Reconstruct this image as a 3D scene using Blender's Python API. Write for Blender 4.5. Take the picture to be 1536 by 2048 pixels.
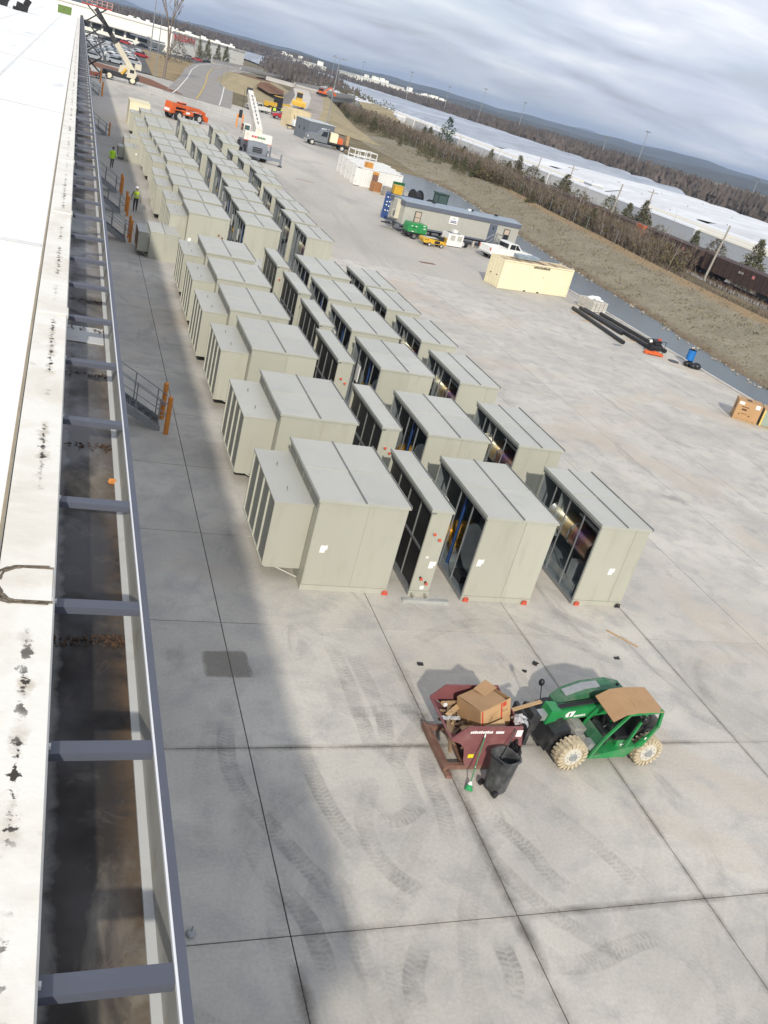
import bpy, math, random
from mathutils import Vector, Matrix
R = math.radians
rnd = random.Random(7)
sc = bpy.context.scene
COL = sc.collection
for o in list(bpy.data.objects): bpy.data.objects.remove(o, do_unlink=True)

# ---------------------------------------------------------------- camera
def cam_axes(yaw, pitch, roll):
    cy, sy, cp, sp = math.cos(yaw), math.sin(yaw), math.cos(pitch), math.sin(pitch)
    f = Vector((sy*cp, cy*cp, -sp)); r0 = Vector((cy, -sy, 0)); d0 = f.cross(r0)
    c, s = math.cos(roll), math.sin(roll)
    return c*r0+s*d0, -s*r0+c*d0, f
cam = bpy.data.objects.new('camera', bpy.data.cameras.new('camera')); COL.objects.link(cam)
_r, _d, _f = cam_axes(R(23.5709), R(24.9503), R(-15.5796))
M = Matrix.Identity(4)
for i in range(3):
    M[i][0] = _r[i]; M[i][1] = -_d[i]; M[i][2] = -_f[i]
M[2][3] = 13.0
cam.matrix_world = M
cam.data.sensor_fit = 'HORIZONTAL'; cam.data.sensor_width = 36.0
cam.data.lens = 1788.7/1536*36.0
cam.data.clip_start = 0.1; cam.data.clip_end = 40000
sc.camera = cam
# ---------------------------------------------------------------- sky, sun, exposure
SUN = Vector((0.51, 1.72, -1.0)).normalized()
w = bpy.data.worlds.new('World'); sc.world = w; w.use_nodes = True
nt = w.node_tree; N = nt.nodes; Lk = nt.links; N.clear()
out = N.new('ShaderNodeOutputWorld'); bg = N.new('ShaderNodeBackground'); bg.inputs[1].default_value = 0.1
sky = N.new('ShaderNodeTexSky'); sky.sky_type = 'NISHITA'; sky.sun_disc = False
sky.sun_elevation = R(29.1); sky.sun_rotation = R(196.5); sky.air_density = 1.0; sky.dust_density = 1.5
tc = N.new('ShaderNodeTexCoord'); sep = N.new('ShaderNodeSeparateXYZ'); Lk.new(tc.outputs['Generated'], sep.inputs[0])
def wm(op, a, b=None):
    n = N.new('ShaderNodeMath'); n.operation = op
    for i, v in enumerate((a, b)):
        if v is None: continue
        if isinstance(v, (int, float)): n.inputs[i].default_value = v
        else: Lk.new(v, n.inputs[i])
    return n.outputs[0]
den = wm('ADD', wm('ABSOLUTE', sep.outputs[2]), 0.16)
cmb = N.new('ShaderNodeCombineXYZ'); Lk.new(wm('DIVIDE', sep.outputs[0], den), cmb.inputs[0]); Lk.new(wm('DIVIDE', sep.outputs[1], den), cmb.inputs[1])
n1 = N.new('ShaderNodeTexNoise'); n1.inputs['Scale'].default_value = 1.15; n1.inputs['Detail'].default_value = 8; n1.inputs['Roughness'].default_value = .50; n1.inputs['Distortion'].default_value = .35
mpw = N.new('ShaderNodeMapping'); mpw.inputs['Location'].default_value = (3.1, 1.7, 0); mpw.inputs['Scale'].default_value = (1, 1.5, 1); mpw.inputs['Rotation'].default_value = (0, 0, R(24))
Lk.new(cmb.outputs[0], mpw.inputs[0]); Lk.new(mpw.outputs[0], n1.inputs[0])
cr = N.new('ShaderNodeValToRGB'); e = cr.color_ramp.elements
e[0].position = .30; e[0].color = (3.7, 3.85, 4.5, 1); e[1].position = .72; e[1].color = (9.4, 9.4, 9.4, 1)
m_ = e.new(.46); m_.color = (5.3, 5.7, 6.75, 1); m2_ = e.new(.58); m2_.color = (6.7, 7.0, 7.75, 1)
Lk.new(n1.outputs[0], cr.inputs[0])
n2 = N.new('ShaderNodeTexNoise'); n2.inputs['Scale'].default_value = .8; n2.inputs['Detail'].default_value = 4
Lk.new(mpw.outputs[0], n2.inputs[0])
cv = N.new('ShaderNodeMapRange'); cv.inputs[1].default_value = .38; cv.inputs[2].default_value = .6; cv.inputs[3].default_value = .78; cv.inputs[4].default_value = .97
Lk.new(n2.outputs[0], cv.inputs[0])
mx = N.new('ShaderNodeMix'); mx.data_type = 'RGBA'; Lk.new(cv.outputs[0], mx.inputs[0]); Lk.new(sky.outputs[0], mx.inputs[6]); Lk.new(cr.outputs[0], mx.inputs[7])
Lk.new(mx.outputs[2], bg.inputs[0]); Lk.new(bg.outputs[0], out.inputs[0])
sun = bpy.data.objects.new('sun', bpy.data.lights.new('sun', 'SUN')); COL.objects.link(sun)
sun.data.energy = 2.85; sun.data.angle = R(1.3); sun.data.color = (1.0, .935, .825)
sun.rotation_euler = SUN.to_track_quat('-Z', 'Y').to_euler()
sc.view_settings.view_transform = 'Standard'; sc.view_settings.look = 'None'
sc.view_settings.gamma = 1; sc.view_settings.use_curve_mapping = False
sc.view_settings.exposure = 0.40
sc.cycles.use_denoising = True; sc.cycles.max_bounces = 6; sc.cycles.transparent_max_bounces = 64
sc.cycles.volume_bounces = 0

HAZE = 0.00017
# ---------------------------------------------------------------- materials
MATS = {}
def mat(name, col, rough=.6, metal=0., var=.08, scale=2.5, dirt=None, dscale=.7, dlo=.52, dhi=.72, bump=0., bscale=30., spec=.5, rnd_=0., stretch=None, coat=0):
    """plain procedural surface: colour, soft noise variation, optional dirt patches and fine relief"""
    if name in MATS: return MATS[name]
    m = bpy.data.materials.new(name); m.use_nodes = True; MATS[name] = m
    t = m.node_tree; b = t.nodes['Principled BSDF']; ln = t.links.new
    b.inputs['Roughness'].default_value = rough; b.inputs['Metallic'].default_value = metal
    b.inputs['Specular IOR Level'].default_value = spec
    if coat: b.inputs['Coat Weight'].default_value = coat
    g = t.nodes.new('ShaderNodeNewGeometry'); src = g.outputs['Position']
    if stretch:
        mp = t.nodes.new('ShaderNodeMapping'); mp.inputs['Scale'].default_value = stretch; ln(src, mp.inputs[0]); src = mp.outputs[0]
    c = None
    if var:
        n = t.nodes.new('ShaderNodeTexNoise'); n.inputs['Scale'].default_value = scale; n.inputs['Detail'].default_value = 6; n.inputs['Roughness'].default_value = .6
        ln(src, n.inputs[0])
        mr = t.nodes.new('ShaderNodeMapRange'); mr.inputs[1].default_value = .3; mr.inputs[2].default_value = .7; mr.inputs[3].default_value = 1-var; mr.inputs[4].default_value = 1+var
        ln(n.outputs[0], mr.inputs[0])
        hv = t.nodes.new('ShaderNodeHueSaturation'); hv.inputs['Color'].default_value = (*col, 1); ln(mr.outputs[0], hv.inputs['Value']); c = hv.outputs[0]
        if rnd_:
            oi = t.nodes.new('ShaderNodeObjectInfo'); mr2 = t.nodes.new('ShaderNodeMapRange'); mr2.inputs[3].default_value = 1-rnd_; mr2.inputs[4].default_value = 1+rnd_
            ln(oi.outputs['Random'], mr2.inputs[0]); h2 = t.nodes.new('ShaderNodeHueSaturation'); ln(c, h2.inputs['Color']); ln(mr2.outputs[0], h2.inputs['Value']); c = h2.outputs[0]
    if dirt is not None:
        n = t.nodes.new('ShaderNodeTexNoise'); n.inputs['Scale'].default_value = dscale; n.inputs['Detail'].default_value = 8; n.inputs['Roughness'].default_value = .62
        ln(src, n.inputs[0])
        mr = t.nodes.new('ShaderNodeMapRange'); mr.inputs[1].default_value = dlo; mr.inputs[2].default_value = dhi; ln(n.outputs[0], mr.inputs[0])
        x = t.nodes.new('ShaderNodeMix'); x.data_type = 'RGBA'; ln(mr.outputs[0], x.inputs[0]); x.inputs[7].default_value = (*dirt, 1)
        if c: ln(c, x.inputs[6])
        else: x.inputs[6].default_value = (*col, 1)
        c = x.outputs[2]
    if c: ln(c, b.inputs['Base Color'])
    else: b.inputs['Base Color'].default_value = (*col, 1)
    if bump:
        n = t.nodes.new('ShaderNodeTexNoise'); n.inputs['Scale'].default_value = bscale; n.inputs['Detail'].default_value = 4; ln(src, n.inputs[0])
        bp = t.nodes.new('ShaderNodeBump'); bp.inputs['Strength'].default_value = bump; bp.inputs['Distance'].default_value = .02; ln(n.outputs[0], bp.inputs['Height']); ln(bp.outputs[0], b.inputs['Normal'])
    return m

# ---------------------------------------------------------------- mesh helpers
class MB:
    """collects simple shapes; build() links them as ONE mesh object"""
    def __init__(s): s.v = []; s.f = []; s.mi = []; s.cur = 0
    def add(s, vs, fs):
        o = len(s.v); s.v += [tuple(p) for p in vs]; s.f += [tuple(i+o for i in q) for q in fs]; s.mi += [s.cur]*len(fs); return s
    def box(s, x0, x1, y0, y1, z0, z1):
        return s.add([(x0,y0,z0),(x1,y0,z0),(x1,y1,z0),(x0,y1,z0),(x0,y0,z1),(x1,y0,z1),(x1,y1,z1),(x0,y1,z1)],
                     [(3,2,1,0),(4,5,6,7),(0,1,5,4),(1,2,6,5),(2,3,7,6),(3,0,4,7)])
    def obox(s, c, size, rot=(0,0,0)):
        m = Matrix.Translation(c) @ (Matrix.Rotation(rot[2],4,'Z') @ Matrix.Rotation(rot[1],4,'Y') @ Matrix.Rotation(rot[0],4,'X'))
        a, b, d = (q/2 for q in size)
        return s.add([m @ Vector(p) for p in [(-a,-b,-d),(a,-b,-d),(a,b,-d),(-a,b,-d),(-a,-b,d),(a,-b,d),(a,b,d),(-a,b,d)]],
                     [(3,2,1,0),(4,5,6,7),(0,1,5,4),(1,2,6,5),(2,3,7,6),(3,0,4,7)])
    def cyl(s, p0, p1, r, n=10, r2=None, caps=True):
        p0, p1 = Vector(p0), Vector(p1); d = (p1-p0)
        if d.length < 1e-6: return s
        d.normalize(); u = d.orthogonal().normalized(); w_ = d.cross(u); r2 = r if r2 is None else r2
        vs = []
        for p, q in ((p0, r), (p1, r2)):
            for i in range(n):
                a = 2*math.pi*i/n; vs.append(p + u*(q*math.cos(a)) + w_*(q*math.sin(a)))
        fs = [(i, (i+1) % n, n+(i+1) % n, n+i) for i in range(n)]
        if caps: fs += [tuple(range(n-1, -1, -1)), tuple(range(n, 2*n))]
        return s.add(vs, fs)
    def bar(s, p0, p1, wd, ht=None):
        """rectangular bar between two points"""
        p0, p1 = Vector(p0), Vector(p1); d = (p1-p0).normalized(); ht = wd if ht is None else ht
        up = Vector((0,0,1)) if abs(d.z) < .98 else Vector((0,1,0))
        u = d.cross(up).normalized()*(wd/2); v = u.cross(d).normalized()*(ht/2)
        vs = [p+a*u+b*v for p in (p0, p1) for a, b in ((-1,-1),(1,-1),(1,1),(-1,1))]
        return s.add(vs, [(0,3,2,1),(4,5,6,7),(0,1,5,4),(1,2,6,5),(2,3,7,6),(3,0,4,7)])
    def prism(s, poly, axis, a, b):
        """extrude a 2-D outline along an axis; 'y': poly is (x,z); 'x': (y,z); 'z': (x,y)"""
        n = len(poly)
        def P(q, t): return {'y': (q[0], t, q[1]), 'x': (t, q[0], q[1]), 'z': (q[0], q[1], t)}[axis]
        vs = [P(q, a) for q in poly] + [P(q, b) for q in poly]
        return s.add(vs, [tuple(range(n)), tuple(range(2*n-1, n-1, -1))] + [(i, n+i, n+(i+1) % n, (i+1) % n) for i in range(n)])
    def path(s, pts, r, n=6):
        for a, b in zip(pts, pts[1:]): s.cyl(a, b, r, n)
        return s
    def ball(s, c, r, n=8, m=5, sz=1., top=False):
        vs = []; c = Vector(c)
        lo = 0 if top else -math.pi/2
        for j in range(m+1):
            p = lo + (math.pi/2-lo)*j/m
            for i in range(n):
                a = 2*math.pi*i/n; vs.append(c+Vector((r*math.cos(p)*math.cos(a), r*math.cos(p)*math.sin(a), r*sz*math.sin(p))))
        return s.add(vs, [(j*n+i, j*n+(i+1) % n, (j+1)*n+(i+1) % n, (j+1)*n+i) for j in range(m) for i in range(n)])
    def sheet(s, pts):
        return s.add(pts, [tuple(range(len(pts)))])
    def mesh(s, name, mats, ang=38):
        me = bpy.data.meshes.new(name); me.from_pydata(s.v, [], s.f)
        if not isinstance(mats, (list, tuple)): mats = [mats]
        for m in mats: me.materials.append(m)
        if len(mats) > 1: me.polygons.foreach_set('material_index', s.mi)
        me.polygons.foreach_set('use_smooth', [True]*len(me.polygons)); me.set_sharp_from_angle(angle=R(ang)); me.update()
        return me
    def build(s, name, mats, parent=None, loc=None, rz=0, recalc=False, **kw):
        me = s.mesh(name, mats, kw.pop('ang', 38))
        if recalc:
            import bmesh
            b = bmesh.new(); b.from_mesh(me); bmesh.ops.recalc_face_normals(b, faces=b.faces); b.to_mesh(me); b.free()
        return put(name, me, parent, loc, rz, **kw)
def put(name, me, parent=None, loc=None, rz=0, label=None, cat=None, group=None, kind=None):
    o = bpy.data.objects.new(name, me); COL.objects.link(o)
    if parent: o.parent = parent
    if loc: o.location = loc
    if rz: o.rotation_euler[2] = rz
    if label: o['label'] = label
    if cat: o['category'] = cat
    if group: o['group'] = group
    if kind: o['kind'] = kind
    return o
def thing(name, label, cat, loc=(0,0,0), rz=0, group=None): return put(name, None, None, loc, rz, label, cat, group)
def copy_tree(o, parent=None, label=None, group=None):
    c = o.copy(); COL.objects.link(c); c.parent = parent
    if label: c['label'] = label
    if group: c['group'] = group
    for ch in KIDS.get(o.name) or [k for k in o.children]: copy_tree(ch, c)
    return c
KIDS = {}
def text(body, size, m, parent, loc, rot, name='lettering', ext=.003, align='CENTER'):
    cu = bpy.data.curves.new('lettering', 'FONT'); cu.body = body; cu.size = size; cu.extrude = ext; cu.align_x = align; cu.align_y = 'CENTER'
    cu.resolution_u = 2
    tmp = bpy.data.objects.new('tmp', cu); COL.objects.link(tmp)
    me = bpy.data.meshes.new_from_object(tmp.evaluated_get(bpy.context.evaluated_depsgraph_get()))
    bpy.data.objects.remove(tmp); me.materials.clear(); me.materials.append(m)
    o = put(name, me, parent); o.location = loc; o.rotation_euler = rot
    return o
ORD = ['first','second','third','fourth','fifth','sixth','seventh','eighth','ninth','tenth','eleventh','twelfth','thirteenth','fourteenth','fifteenth','sixteenth','seventeenth','eighteenth','nineteenth','twentieth']
def tens(n):
    if n < 20: return ORD[n]
    T = {2:('twentieth','twenty'),3:('thirtieth','thirty'),4:('fortieth','forty'),5:('fiftieth','fifty'),6:('sixtieth','sixty'),7:('seventieth','seventy'),8:('eightieth','eighty'),9:('ninetieth','ninety')}
    k = n+1
    return T[k//10][0] if k % 10 == 0 else T[k//10][1]+'-'+ORD[k % 10-1]
# ================================================================ SETTING: ground, yard, pond, roads
def nodes_mat(name):
    m = bpy.data.materials.new(name); m.use_nodes = True; MATS[name] = m
    return m, m.node_tree, m.node_tree.nodes['Principled BSDF']
def tnoise(t, src, scale, detail=6, rough=.6, dist=0, stretch=None):
    if stretch:
        mp = t.nodes.new('ShaderNodeMapping'); mp.inputs['Scale'].default_value = stretch[:3]
        if len(stretch) > 3: mp.inputs['Rotation'].default_value = (0, 0, stretch[3])
        t.links.new(src, mp.inputs[0]); src = mp.outputs[0]
    n = t.nodes.new('ShaderNodeTexNoise'); n.inputs['Scale'].default_value = scale; n.inputs['Detail'].default_value = detail
    n.inputs['Roughness'].default_value = rough; n.inputs['Distortion'].default_value = dist; t.links.new(src, n.inputs[0]); return n.outputs[0]
def tmap(t, v, a, b, c=0., d=1.):
    n = t.nodes.new('ShaderNodeMapRange'); n.inputs[1].default_value = a; n.inputs[2].default_value = b; n.inputs[3].default_value = c; n.inputs[4].default_value = d
    t.links.new(v, n.inputs[0]); return n.outputs[0]
def tmix(t, fac, a, b, mode='MIX'):
    n = t.nodes.new('ShaderNodeMix'); n.data_type = 'RGBA'; n.blend_type = mode
    for i, v in ((0, fac), (6, a), (7, b)):
        if isinstance(v, (int, float)): n.inputs[i].default_value = v
        elif isinstance(v, tuple): n.inputs[i].default_value = (*v, 1)
        else: t.links.new(v, n.inputs[i])
    return n.outputs[2]
def tmath(t, op, a, b=0.):
    n = t.nodes.new('ShaderNodeMath'); n.operation = op
    for i, v in ((0, a), (1, b)):
        if isinstance(v, (int, float)): n.inputs[i].default_value = v
        else: t.links.new(v, n.inputs[i])
    return n.outputs[0]

def make_concrete():
    m, t, b = nodes_mat('yard_concrete')
    pos = t.nodes.new('ShaderNodeNewGeometry').outputs['Position']
    c = tmix(t, tmap(t, tnoise(t, pos, .22, 5, .55, .6), .36, .64), (.455, .430, .382), (.56, .53, .468))
    c = tmix(t, tmap(t, tnoise(t, pos, 1.1, 8, .62, .4), .46, .72), c, (.385, .372, .35))
    c = tmix(t, tmap(t, tnoise(t, pos, .13, 6, .6, .8), .53, .70), c, (.51, .44, .355))
    c = tmix(t, tmap(t, tnoise(t, pos, .5, 9, .66, 1.2, (1, .45, 1, R(20))), .58, .72), c, (.335, .318, .29))
    fine = tmap(t, tnoise(t, pos, 14, 8, .7), .25, .75, .86, 1.14)
    hs = t.nodes.new('ShaderNodeHueSaturation'); t.links.new(c, hs.inputs['Color']); t.links.new(fine, hs.inputs['Value'])
    oi = t.nodes.new('ShaderNodeObjectInfo'); h2 = t.nodes.new('ShaderNodeHueSaturation'); t.links.new(hs.outputs[0], h2.inputs['Color'])
    t.links.new(tmap(t, oi.outputs['Random'], 0, 1, .96, 1.04), h2.inputs['Value'])
    spots = tmap(t, tnoise(t, pos, 5.5, 3, .5), .74, .79)
    c = tmix(t, tmath(t, 'MULTIPLY', spots, .55), h2.outputs[0], (.10, .095, .09))
    t.links.new(c, b.inputs['Base Color'])
    t.links.new(tmap(t, tnoise(t, pos, .8, 5), .3, .7, .62, .85), b.inputs['Roughness']); b.inputs['Specular IOR Level'].default_value = .3
    bp = t.nodes.new('ShaderNodeBump'); bp.inputs['Strength'].default_value = .22; bp.inputs['Distance'].default_value = .01
    t.links.new(tnoise(t, pos, 45, 6, .7), bp.inputs['Height']); t.links.new(bp.outputs[0], b.inputs['Normal'])
    return m
CONC = make_concrete()
def make_paving():
    m, t, b = nodes_mat('yard_paving_far')
    pos = t.nodes.new('ShaderNodeNewGeometry').outputs['Position']
    c = tmix(t, tmap(t, tnoise(t, pos, .05, 6, .6, .9, (1, .35, 1, R(-25))), .38, .62), (.42, .395, .35), (.55, .515, .45))
    c = tmix(t, tmap(t, tnoise(t, pos, .11, 8, .62, 1.0, (1, .3, 1, R(-25))), .5, .70), c, (.335, .32, .298))
    c = tmix(t, tmap(t, tnoise(t, pos, .06, 5, .6, .5), .55, .72), c, (.54, .475, .395))
    hs = t.nodes.new('ShaderNodeHueSaturation'); t.links.new(c, hs.inputs['Color']); t.links.new(tmap(t, tnoise(t, pos, 3, 8, .7), .25, .75, .9, 1.1), hs.inputs['Value'])
    t.links.new(hs.outputs[0], b.inputs['Base Color']); b.inputs['Roughness'].default_value = .8; b.inputs['Specular IOR Level'].default_value = .3
    return m
PAVE = make_paving()
M_GRASS = mat('winter_grass', (.20, .165, .10), .95, var=.25, scale=.15, dirt=(.12, .10, .06), dscale=.06, bump=.4, bscale=2, spec=.1)
M_TAN = mat('erosion_blanket_tan', (.36, .30, .185), .95, var=.14, scale=.4, dirt=(.25, .215, .13), dscale=.12, bump=.3, bscale=3, spec=.1)
M_REDDIRT = mat('red_clay', (.20, .105, .062), .95, var=.2, scale=.5, dirt=(.25, .17, .10), dscale=.2, spec=.1)
M_GRAVEL = mat('pale_gravel', (.55, .51, .46), .95, var=.12, scale=1.0, dirt=(.40, .36, .32), dscale=.2, spec=.1)
M_DKGRAVEL = mat('grey_gravel', (.24, .22, .20), .95, var=.2, scale=.8, bump=.4, bscale=4, spec=.1)
M_JOINT = mat('joint_filler', (.035, .033, .03), .9, var=.3, scale=3)
M_CURB = mat('kerb_concrete', (.50, .475, .43), .8, var=.12, scale=1.5, dirt=(.3, .27, .22), dscale=.8)
M_ASPH = mat('asphalt', (.115, .11, .105), .9, var=.12, scale=.5, spec=.2)
M_ROAD = mat('old_road', (.30, .28, .255), .9, var=.12, scale=.3, spec=.2)
M_LINE = mat('white_paint', (.75, .74, .70), .7, var=.1, scale=2)
M_YLINE = mat('yellow_paint', (.50, .36, .12), .7, var=.1, scale=2)

# ---- ground: one sheet out to the horizon, with the pond cut and the railway shelf
ST = [(-400,52,65.5,1),(0,52,65.5,1),(48,52.2,65.6,1),(64,53.1,66,1),(82,55.2,66.6,1),(97,56,67.5,1),(113,57.6,69.5,1),(135,60.5,71,1),(152,62.5,74,1),(166,62,77,.8),(178,60,77.3,0),(200,60,76,0),(230,62,78,0),(300,64,86,0),(700,70,92,0),(9000,70,92,0)]
def prof(base, ridge, k): # x, z along one cross-section
    return [(-6000,-.14),(44.95,-.14),(46.2+3.9*k,-.14-1.5*k),(base,-.14-1.35*k),(ridge,.2+1.25*max(k,.35)),(ridge+5,.55),(9000,.55)]
g = MB(); nx = 7
for (y, b_, r_, k) in ST:
    g.v += [(x, y, z) for x, z in prof(b_, r_, k)]
for j in range(len(ST)-1):
    for i in range(nx-1):
        if i == 3 and ST[j][0] < 230: continue          # the bank is its own sheet
        g.f.append((j*nx+i, j*nx+i+1, (j+1)*nx+i+1, (j+1)*nx+i)); g.mi.append(0)
g.build('ground', M_GRASS, kind='structure', ang=60)
# ---- bank beyond the pond, covered with matting
def make_bank():
    m, t, b = nodes_mat('bank_matting')
    pos = t.nodes.new('ShaderNodeNewGeometry').outputs['Position']; sp = t.nodes.new('ShaderNodeSeparateXYZ'); t.links.new(pos, sp.inputs[0])
    c = tmix(t, tmap(t, tnoise(t, pos, .25, 8, .65, .5), .35, .65), (.225, .200, .145), (.300, .265, .198))
    c = tmix(t, tmap(t, tnoise(t, pos, 1.6, 9, .7), .5, .75), c, (.175, .158, .115))
    # matting rolls laid down the slope: faint pale seams
    mp = t.nodes.new('ShaderNodeMapping'); mp.inputs['Rotation'].default_value = (0, 0, R(-38)); t.links.new(pos, mp.inputs[0])
    wv = t.nodes.new('ShaderNodeTexWave'); wv.wave_type = 'BANDS'; wv.bands_direction = 'Y'; wv.inputs['Scale'].default_value = .17; wv.inputs['Distortion'].default_value = 6.0; wv.inputs['Detail'].default_value = 3; t.links.new(mp.outputs[0], wv.inputs[0])
    near = tmap(t, sp.outputs[1], 95, 62)
    sm = tmath(t, 'MULTIPLY', tmap(t, wv.outputs['Fac'], .9, 1.0), tmath(t, 'MULTIPLY', near, .22))
    c = tmix(t, sm, c, (.33, .31, .25))
    zz = tmath(t, 'ADD', sp.outputs[2], tmath(t, 'MULTIPLY', tnoise(t, pos, .6, 5), .7))
    c = tmix(t, tmap(t, zz, -.45, -.95), c, (.155, .10, .058))
    c = tmix(t, tmap(t, zz, 1.32, 1.62), c, (.30, .215, .125))
    t.links.new(c, b.inputs['Base Color']); b.inputs['Roughness'].default_value = .95; b.inputs['Specular IOR Level'].default_value = .1
    bp = t.nodes.new('ShaderNodeBump'); bp.inputs['Strength'].default_value = .6; bp.inputs['Distance'].default_value = .12
    t.links.new(tnoise(t, pos, 1.5, 8, .7), bp.inputs['Height']); t.links.new(bp.outputs[0], b.inputs['Normal'])
    return m
g = MB(); SY = [s for s in ST if s[0] <= 230]; nu = 11
def lerp(a, b, t): return a+(b-a)*t
YS = []
for a, b in zip(SY, SY[1:]):
    n = 3 if a[0] < 0 else max(2, int((b[0]-a[0])/3))
    for i in range(n): YS.append(tuple(lerp(p, q, i/n) for p, q in zip(a, b)))
YS.append(SY[-1])
for (y, b_, r_, k) in YS:
    for u in range(nu):
        f = u/(nu-1); x = lerp(b_, r_, f); z = lerp(-.14-1.35*k, .2+1.25*max(k,.35), f**.9)
        edge = 0 < u < nu-1
        g.v.append((x + (rnd.uniform(-.15,.15) if edge else 0), y, z + (rnd.uniform(-.07,.07) if edge else 0)))
for j in range(len(YS)-1):
    for u in range(nu-1): g.f.append((j*nu+u, j*nu+u+1, (j+1)*nu+u+1, (j+1)*nu+u)); g.mi.append(0)
g.build('pond_bank', make_bank(), kind='structure', ang=80)
g = MB(); rg = random.Random(41)
for i in range(21000):                       # dry tufts over the matting
    q = rg.choice(YS); y = q[0]+rg.uniform(-2,2)
    if not 40 < y < 215: continue
    f = rg.uniform(.03,1.0); x = lerp(q[1],q[2],f); z = lerp(-.14-1.35*q[3], .2+1.25*max(q[3],.35), f**.9)-.05; h_ = rg.uniform(.10,.26); a = rg.uniform(0,6.28); u = Vector((math.cos(a),math.sin(a),0))*rg.uniform(.05,.14)
    g.add([(x-u.x,y-u.y,z),(x+u.x,y+u.y,z),(x+rg.gauss(0,.08),y+rg.gauss(0,.08),z+h_)],[(0,1,2)])
g.build('bank_tufts', mat('dry_tufts',(.235,.205,.140),.95,var=.3,scale=.6,spec=.1), kind='stuff', label='sparse dry grass tufts on the bank beyond the pond', cat='grass', ang=180)
g = MB()
for i in range(420):
    q = rg.choice(YS); y = q[0]+rg.uniform(-2,2)
    if not 40 < y < 175: continue
    x = q[1]+abs(rg.gauss(.3,.5)) if i % 3 else 47.4+rg.gauss(.3,.5); s = rg.uniform(.06,.22); z = -1.22+.1*rg.random() if i % 3 else -.95
    g.obox((x,y,z),(s*1.4,s,s*.8),(rg.uniform(0,1),rg.uniform(0,1),rg.uniform(0,3)))
g.build('waterline_stones', mat('shore_stones',(.36,.32,.26),.9,var=.3,scale=1), kind='stuff', label='small pale stones scattered along the waterline', cat='stones')
# ---- pond water
m, t, b = nodes_mat('pond_water'); b.inputs['Base Color'].default_value = (.085, .105, .11, 1); b.inputs['Roughness'].default_value = .22; b.inputs['Specular IOR Level'].default_value = .22
pos = t.nodes.new('ShaderNodeNewGeometry').outputs['Position']; bp = t.nodes.new('ShaderNodeBump'); bp.inputs['Strength'].default_value = .10; bp.inputs['Distance'].default_value = .05
t.links.new(tnoise(t, pos, 2.5, 4), bp.inputs['Height']); t.links.new(bp.outputs[0], b.inputs['Normal'])
MB().sheet([(48.2,-60,-1.18),(56,-60,-1.18),(56,82,-1.18),(60,113,-1.18),(66,152,-1.18),(66,172,-1.18),(48.2,172,-1.18)]).build('pond_water', m, kind='structure')
# ---- concrete yard: joint bed, slabs laid one by one near, one sheet far away
yard = MB().box(.2, 44.6, -6, 64.1, -.4, -.022).build('concrete_yard', M_JOINT, kind='structure')
JX = [.231] + [4.609+4.378*i for i in range(10)]; JY = [9.548-4.545*3+4.545*i for i in range(16)]
sl = MB().box(.012, 4.378-.012, .012, 4.545-.012, -.03, 0).mesh('slab', CONC)
sl_end = MB().box(.012, 44.6-JX[-1], .012, 4.545-.012, -.03, 0).mesh('slab', CONC)
for i, x in enumerate(JX):
    for y in JY: put('slab', sl if i < 10 else sl_end, yard, (x, y, 0))
MB().sheet([(.2,JY[-1]+4.545,0),(44.6,JY[-1]+4.545,0),(44.6,170,0),(46,176,0),(50,214,.0),(40,250,.02),(.2,250,.02)]).build('paved_apron', PAVE, kind='structure')
MB().box(44.6, 44.9, -6, 168, -.6, .10).build('kerb', M_CURB, kind='structure')
MB().sheet([(44.9,-6,.02),(45.9,-6,-.30),(45.9,168,-.30),(44.9,168,.02)]).build('kerb_verge', M_DKGRAVEL, kind='structure')
# ---- tyre marks and stains on the slabs (pale rubber prints, worn through)
def print_mat(name, col, alpha, scale, lo, hi):
    m, t, b = nodes_mat(name); pos = t.nodes.new('ShaderNodeNewGeometry').outputs['Position']
    b.inputs['Base Color'].default_value = (*col, 1); b.inputs['Roughness'].default_value = .9; b.inputs['Specular IOR Level'].default_value = .2
    t.links.new(tmath(t, 'MULTIPLY', tmap(t, tnoise(t, pos, scale, 7, .65), lo, hi), alpha), b.inputs['Alpha']); return m
M_STAIN = print_mat('damp_stain', (.19, .165, .13), .60, 2.2, .30, .55)
TR = [[(7.32,17.83),(7.41,16.61),(7.39,15.31),(7.37,13.98),(7.3,13.52)],[(7.82,17.64),(7.91,16.05),(7.92,14.79),(7.51,13.51)],
 [(5.98,14.97),(5.78,14.01),(5.83,13.27),(5.98,12.3),(6.26,11.39),(6.5,10.96)],[(4.37,15.64),(4.12,14.04),(4.21,13.04),(4.61,12.11),(5.1,11.11),(5.54,10.3),(5.48,9.68),(5.4,9.2)],
 [(8.93,14.96),(8.14,14.13),(7.72,13.36)],[(8.7,14.12),(8.43,13.03),(8.42,12.18),(8.25,11.14)],[(6.94,9.24),(6.51,8.52),(6.43,7.91)],[(8.41,9.09),(8.36,8.31),(8.11,7.97)],
 [(9.16,8.5),(9.98,8.46),(11.01,8.71),(11.89,8.84)],[(6.93,15.22),(7.94,15.28),(9.02,15.41)],[(9.16,12.42),(9.57,11.71),(9.96,11.02),(10.17,10.26),(10.85,9.61)],[(6.74,11.99),(7.38,11.96),(8.12,12.47)],[(4.62,10.59),(4.99,9.73),(5.1,8.68)],
 [(8.9,11.2),(9.3,10.2),(9.9,9.3),(10.9,8.4)],[(7.1,13.0),(6.6,12.0),(6.7,10.9),(7.4,10.0)],[(10.9,12.2),(11.6,11.0),(12.0,9.9)]]
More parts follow.
